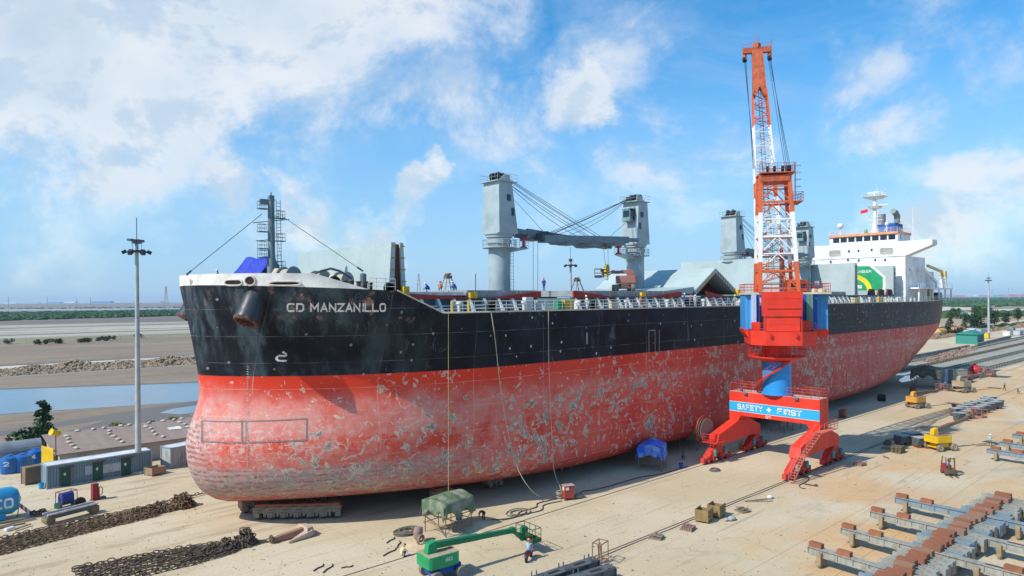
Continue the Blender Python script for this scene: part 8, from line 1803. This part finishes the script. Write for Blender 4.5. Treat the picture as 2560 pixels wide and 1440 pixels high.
wn = N('ShaderNodeTexNoise'); wn.inputs['Scale'].default_value = 6.5; wn.inputs['Detail'].default_value = 6; wn.inputs['Roughness'].default_value = .6; lk(tc, wn.inputs['Vector'])
ws = N('ShaderNodeVectorMath', operation='SUBTRACT'); lk(wn.outputs['Color'], ws.inputs[0]); ws.inputs[1].default_value = (.5,.5,.5)
wm = N('ShaderNodeVectorMath', operation='SCALE'); lk(ws.outputs[0], wm.inputs[0]); wm.inputs['Scale'].default_value = .20
wa = N('ShaderNodeVectorMath', operation='ADD'); lk(tc, wa.inputs[0]); lk(wm.outputs[0], wa.inputs[1]); wv_ = N('ShaderNodeVectorMath', operation='NORMALIZE'); lk(wa.outputs[0], wv_.inputs[0])
tot = None
for px, py, rad, wt in blobs:
    d = ray(px, py).normalized(); vm = N('ShaderNodeVectorMath', operation='DOT_PRODUCT'); lk(wv_.outputs[0], vm.inputs[0]); vm.inputs[1].default_value = d
    m = mrg(vm.outputs['Value'], math.cos(R_(rad*1.5)), 1.0, 0, wt, False); tot = m if tot is None else mth('MAXIMUM', tot, m)
den1 = mth('ADD', tot, mth('ADD', mth('MULTIPLY', mth('SUBTRACT', n1, .5), 1.5), mth('MULTIPLY', mth('SUBTRACT', n2, .5), .5)))
cm = mth('MULTIPLY', mrg(den1, .10, .80), .93); cm = mth('MULTIPLY', cm, mrg(tot, .0, .34))
veil = mth('MULTIPLY', mrg(n3, .38, .74), .5)
low = mrg(sp_.outputs[2], .0, .42, .8, 0.0)
cov = mth('MINIMUM', mth('MAXIMUM', mth('MAXIMUM', cm, veil), low), .97)
K = 1/SKY_STR
shade = mrg(nz(tc, 5.5, 4, .5, 0, (1.3,.2,2.2)), .35, .68)
lit_ = mrg(mth('SUBTRACT', n1, n1b), -.07, .06)
ccol = mixc(mth('MAXIMUM', mth('MULTIPLY', mth('SUBTRACT', 1.0, lit_), .75), mth('MULTIPLY', shade, mrg(den1, .5, 1.1, .1, .8))), tuple(K*q for q in (.77,.80,.83)), tuple(K*q for q in (.45,.58,.71)))
vcol = mixc(cm, tuple(K*q for q in (.34,.52,.78)), ccol)
hs = N('ShaderNodeHueSaturation'); hs.inputs['Saturation'].default_value = 1.2; hs.inputs['Value'].default_value = .98; tn = N('ShaderNodeMix', data_type='RGBA', blend_type='MULTIPLY'); tn.inputs[0].default_value = 1; tn.inputs[7].default_value = (.74,1.05,1.17,1); lk(sky.outputs[0], tn.inputs[6]); lk(tn.outputs[2], hs.inputs['Color'])
col = mixc(cov, hs.outputs[0], vcol)
bg = N('ShaderNodeBackground'); bg.inputs['Strength'].default_value = SKY_STR; lk(col, bg.inputs[0]); wo = N('ShaderNodeOutputWorld'); lk(bg.outputs[0], wo.inputs[0])
# ================================================================ haze
HAZE = True
if HAZE:
    hm = bpy.data.materials.new('haze_air'); hm.use_nodes = True; t = hm.node_tree; t.nodes.clear(); o_ = t.nodes.new('ShaderNodeOutputMaterial'); pv = t.nodes.new('ShaderNodeVolumePrincipled'); pv.inputs['Color'].default_value = (.6,.78,1,1); pv.inputs['Density'].default_value = .00006; pv.inputs['Anisotropy'].default_value = 0.0; t.links.new(pv.outputs[0], o_.inputs['Volume'])
    mb = MB(); mb.bx(-9000,9000,-9000,9000,-2.2,68); h = mb.build('haze', hm); h['kind'] = 'stuff'
sc.view_settings.view_transform = 'Standard'; sc.view_settings.look = 'None'; sc.view_settings.exposure = EXPO; sc.view_settings.gamma = 1; sc.view_settings.use_curve_mapping = False
sc.cycles.max_bounces = 6; sc.cycles.diffuse_bounces = 3; sc.cycles.glossy_bounces = 2; sc.cycles.transparent_max_bounces = 6; sc.cycles.volume_bounces = 0
sc.cycles.use_denoising = True
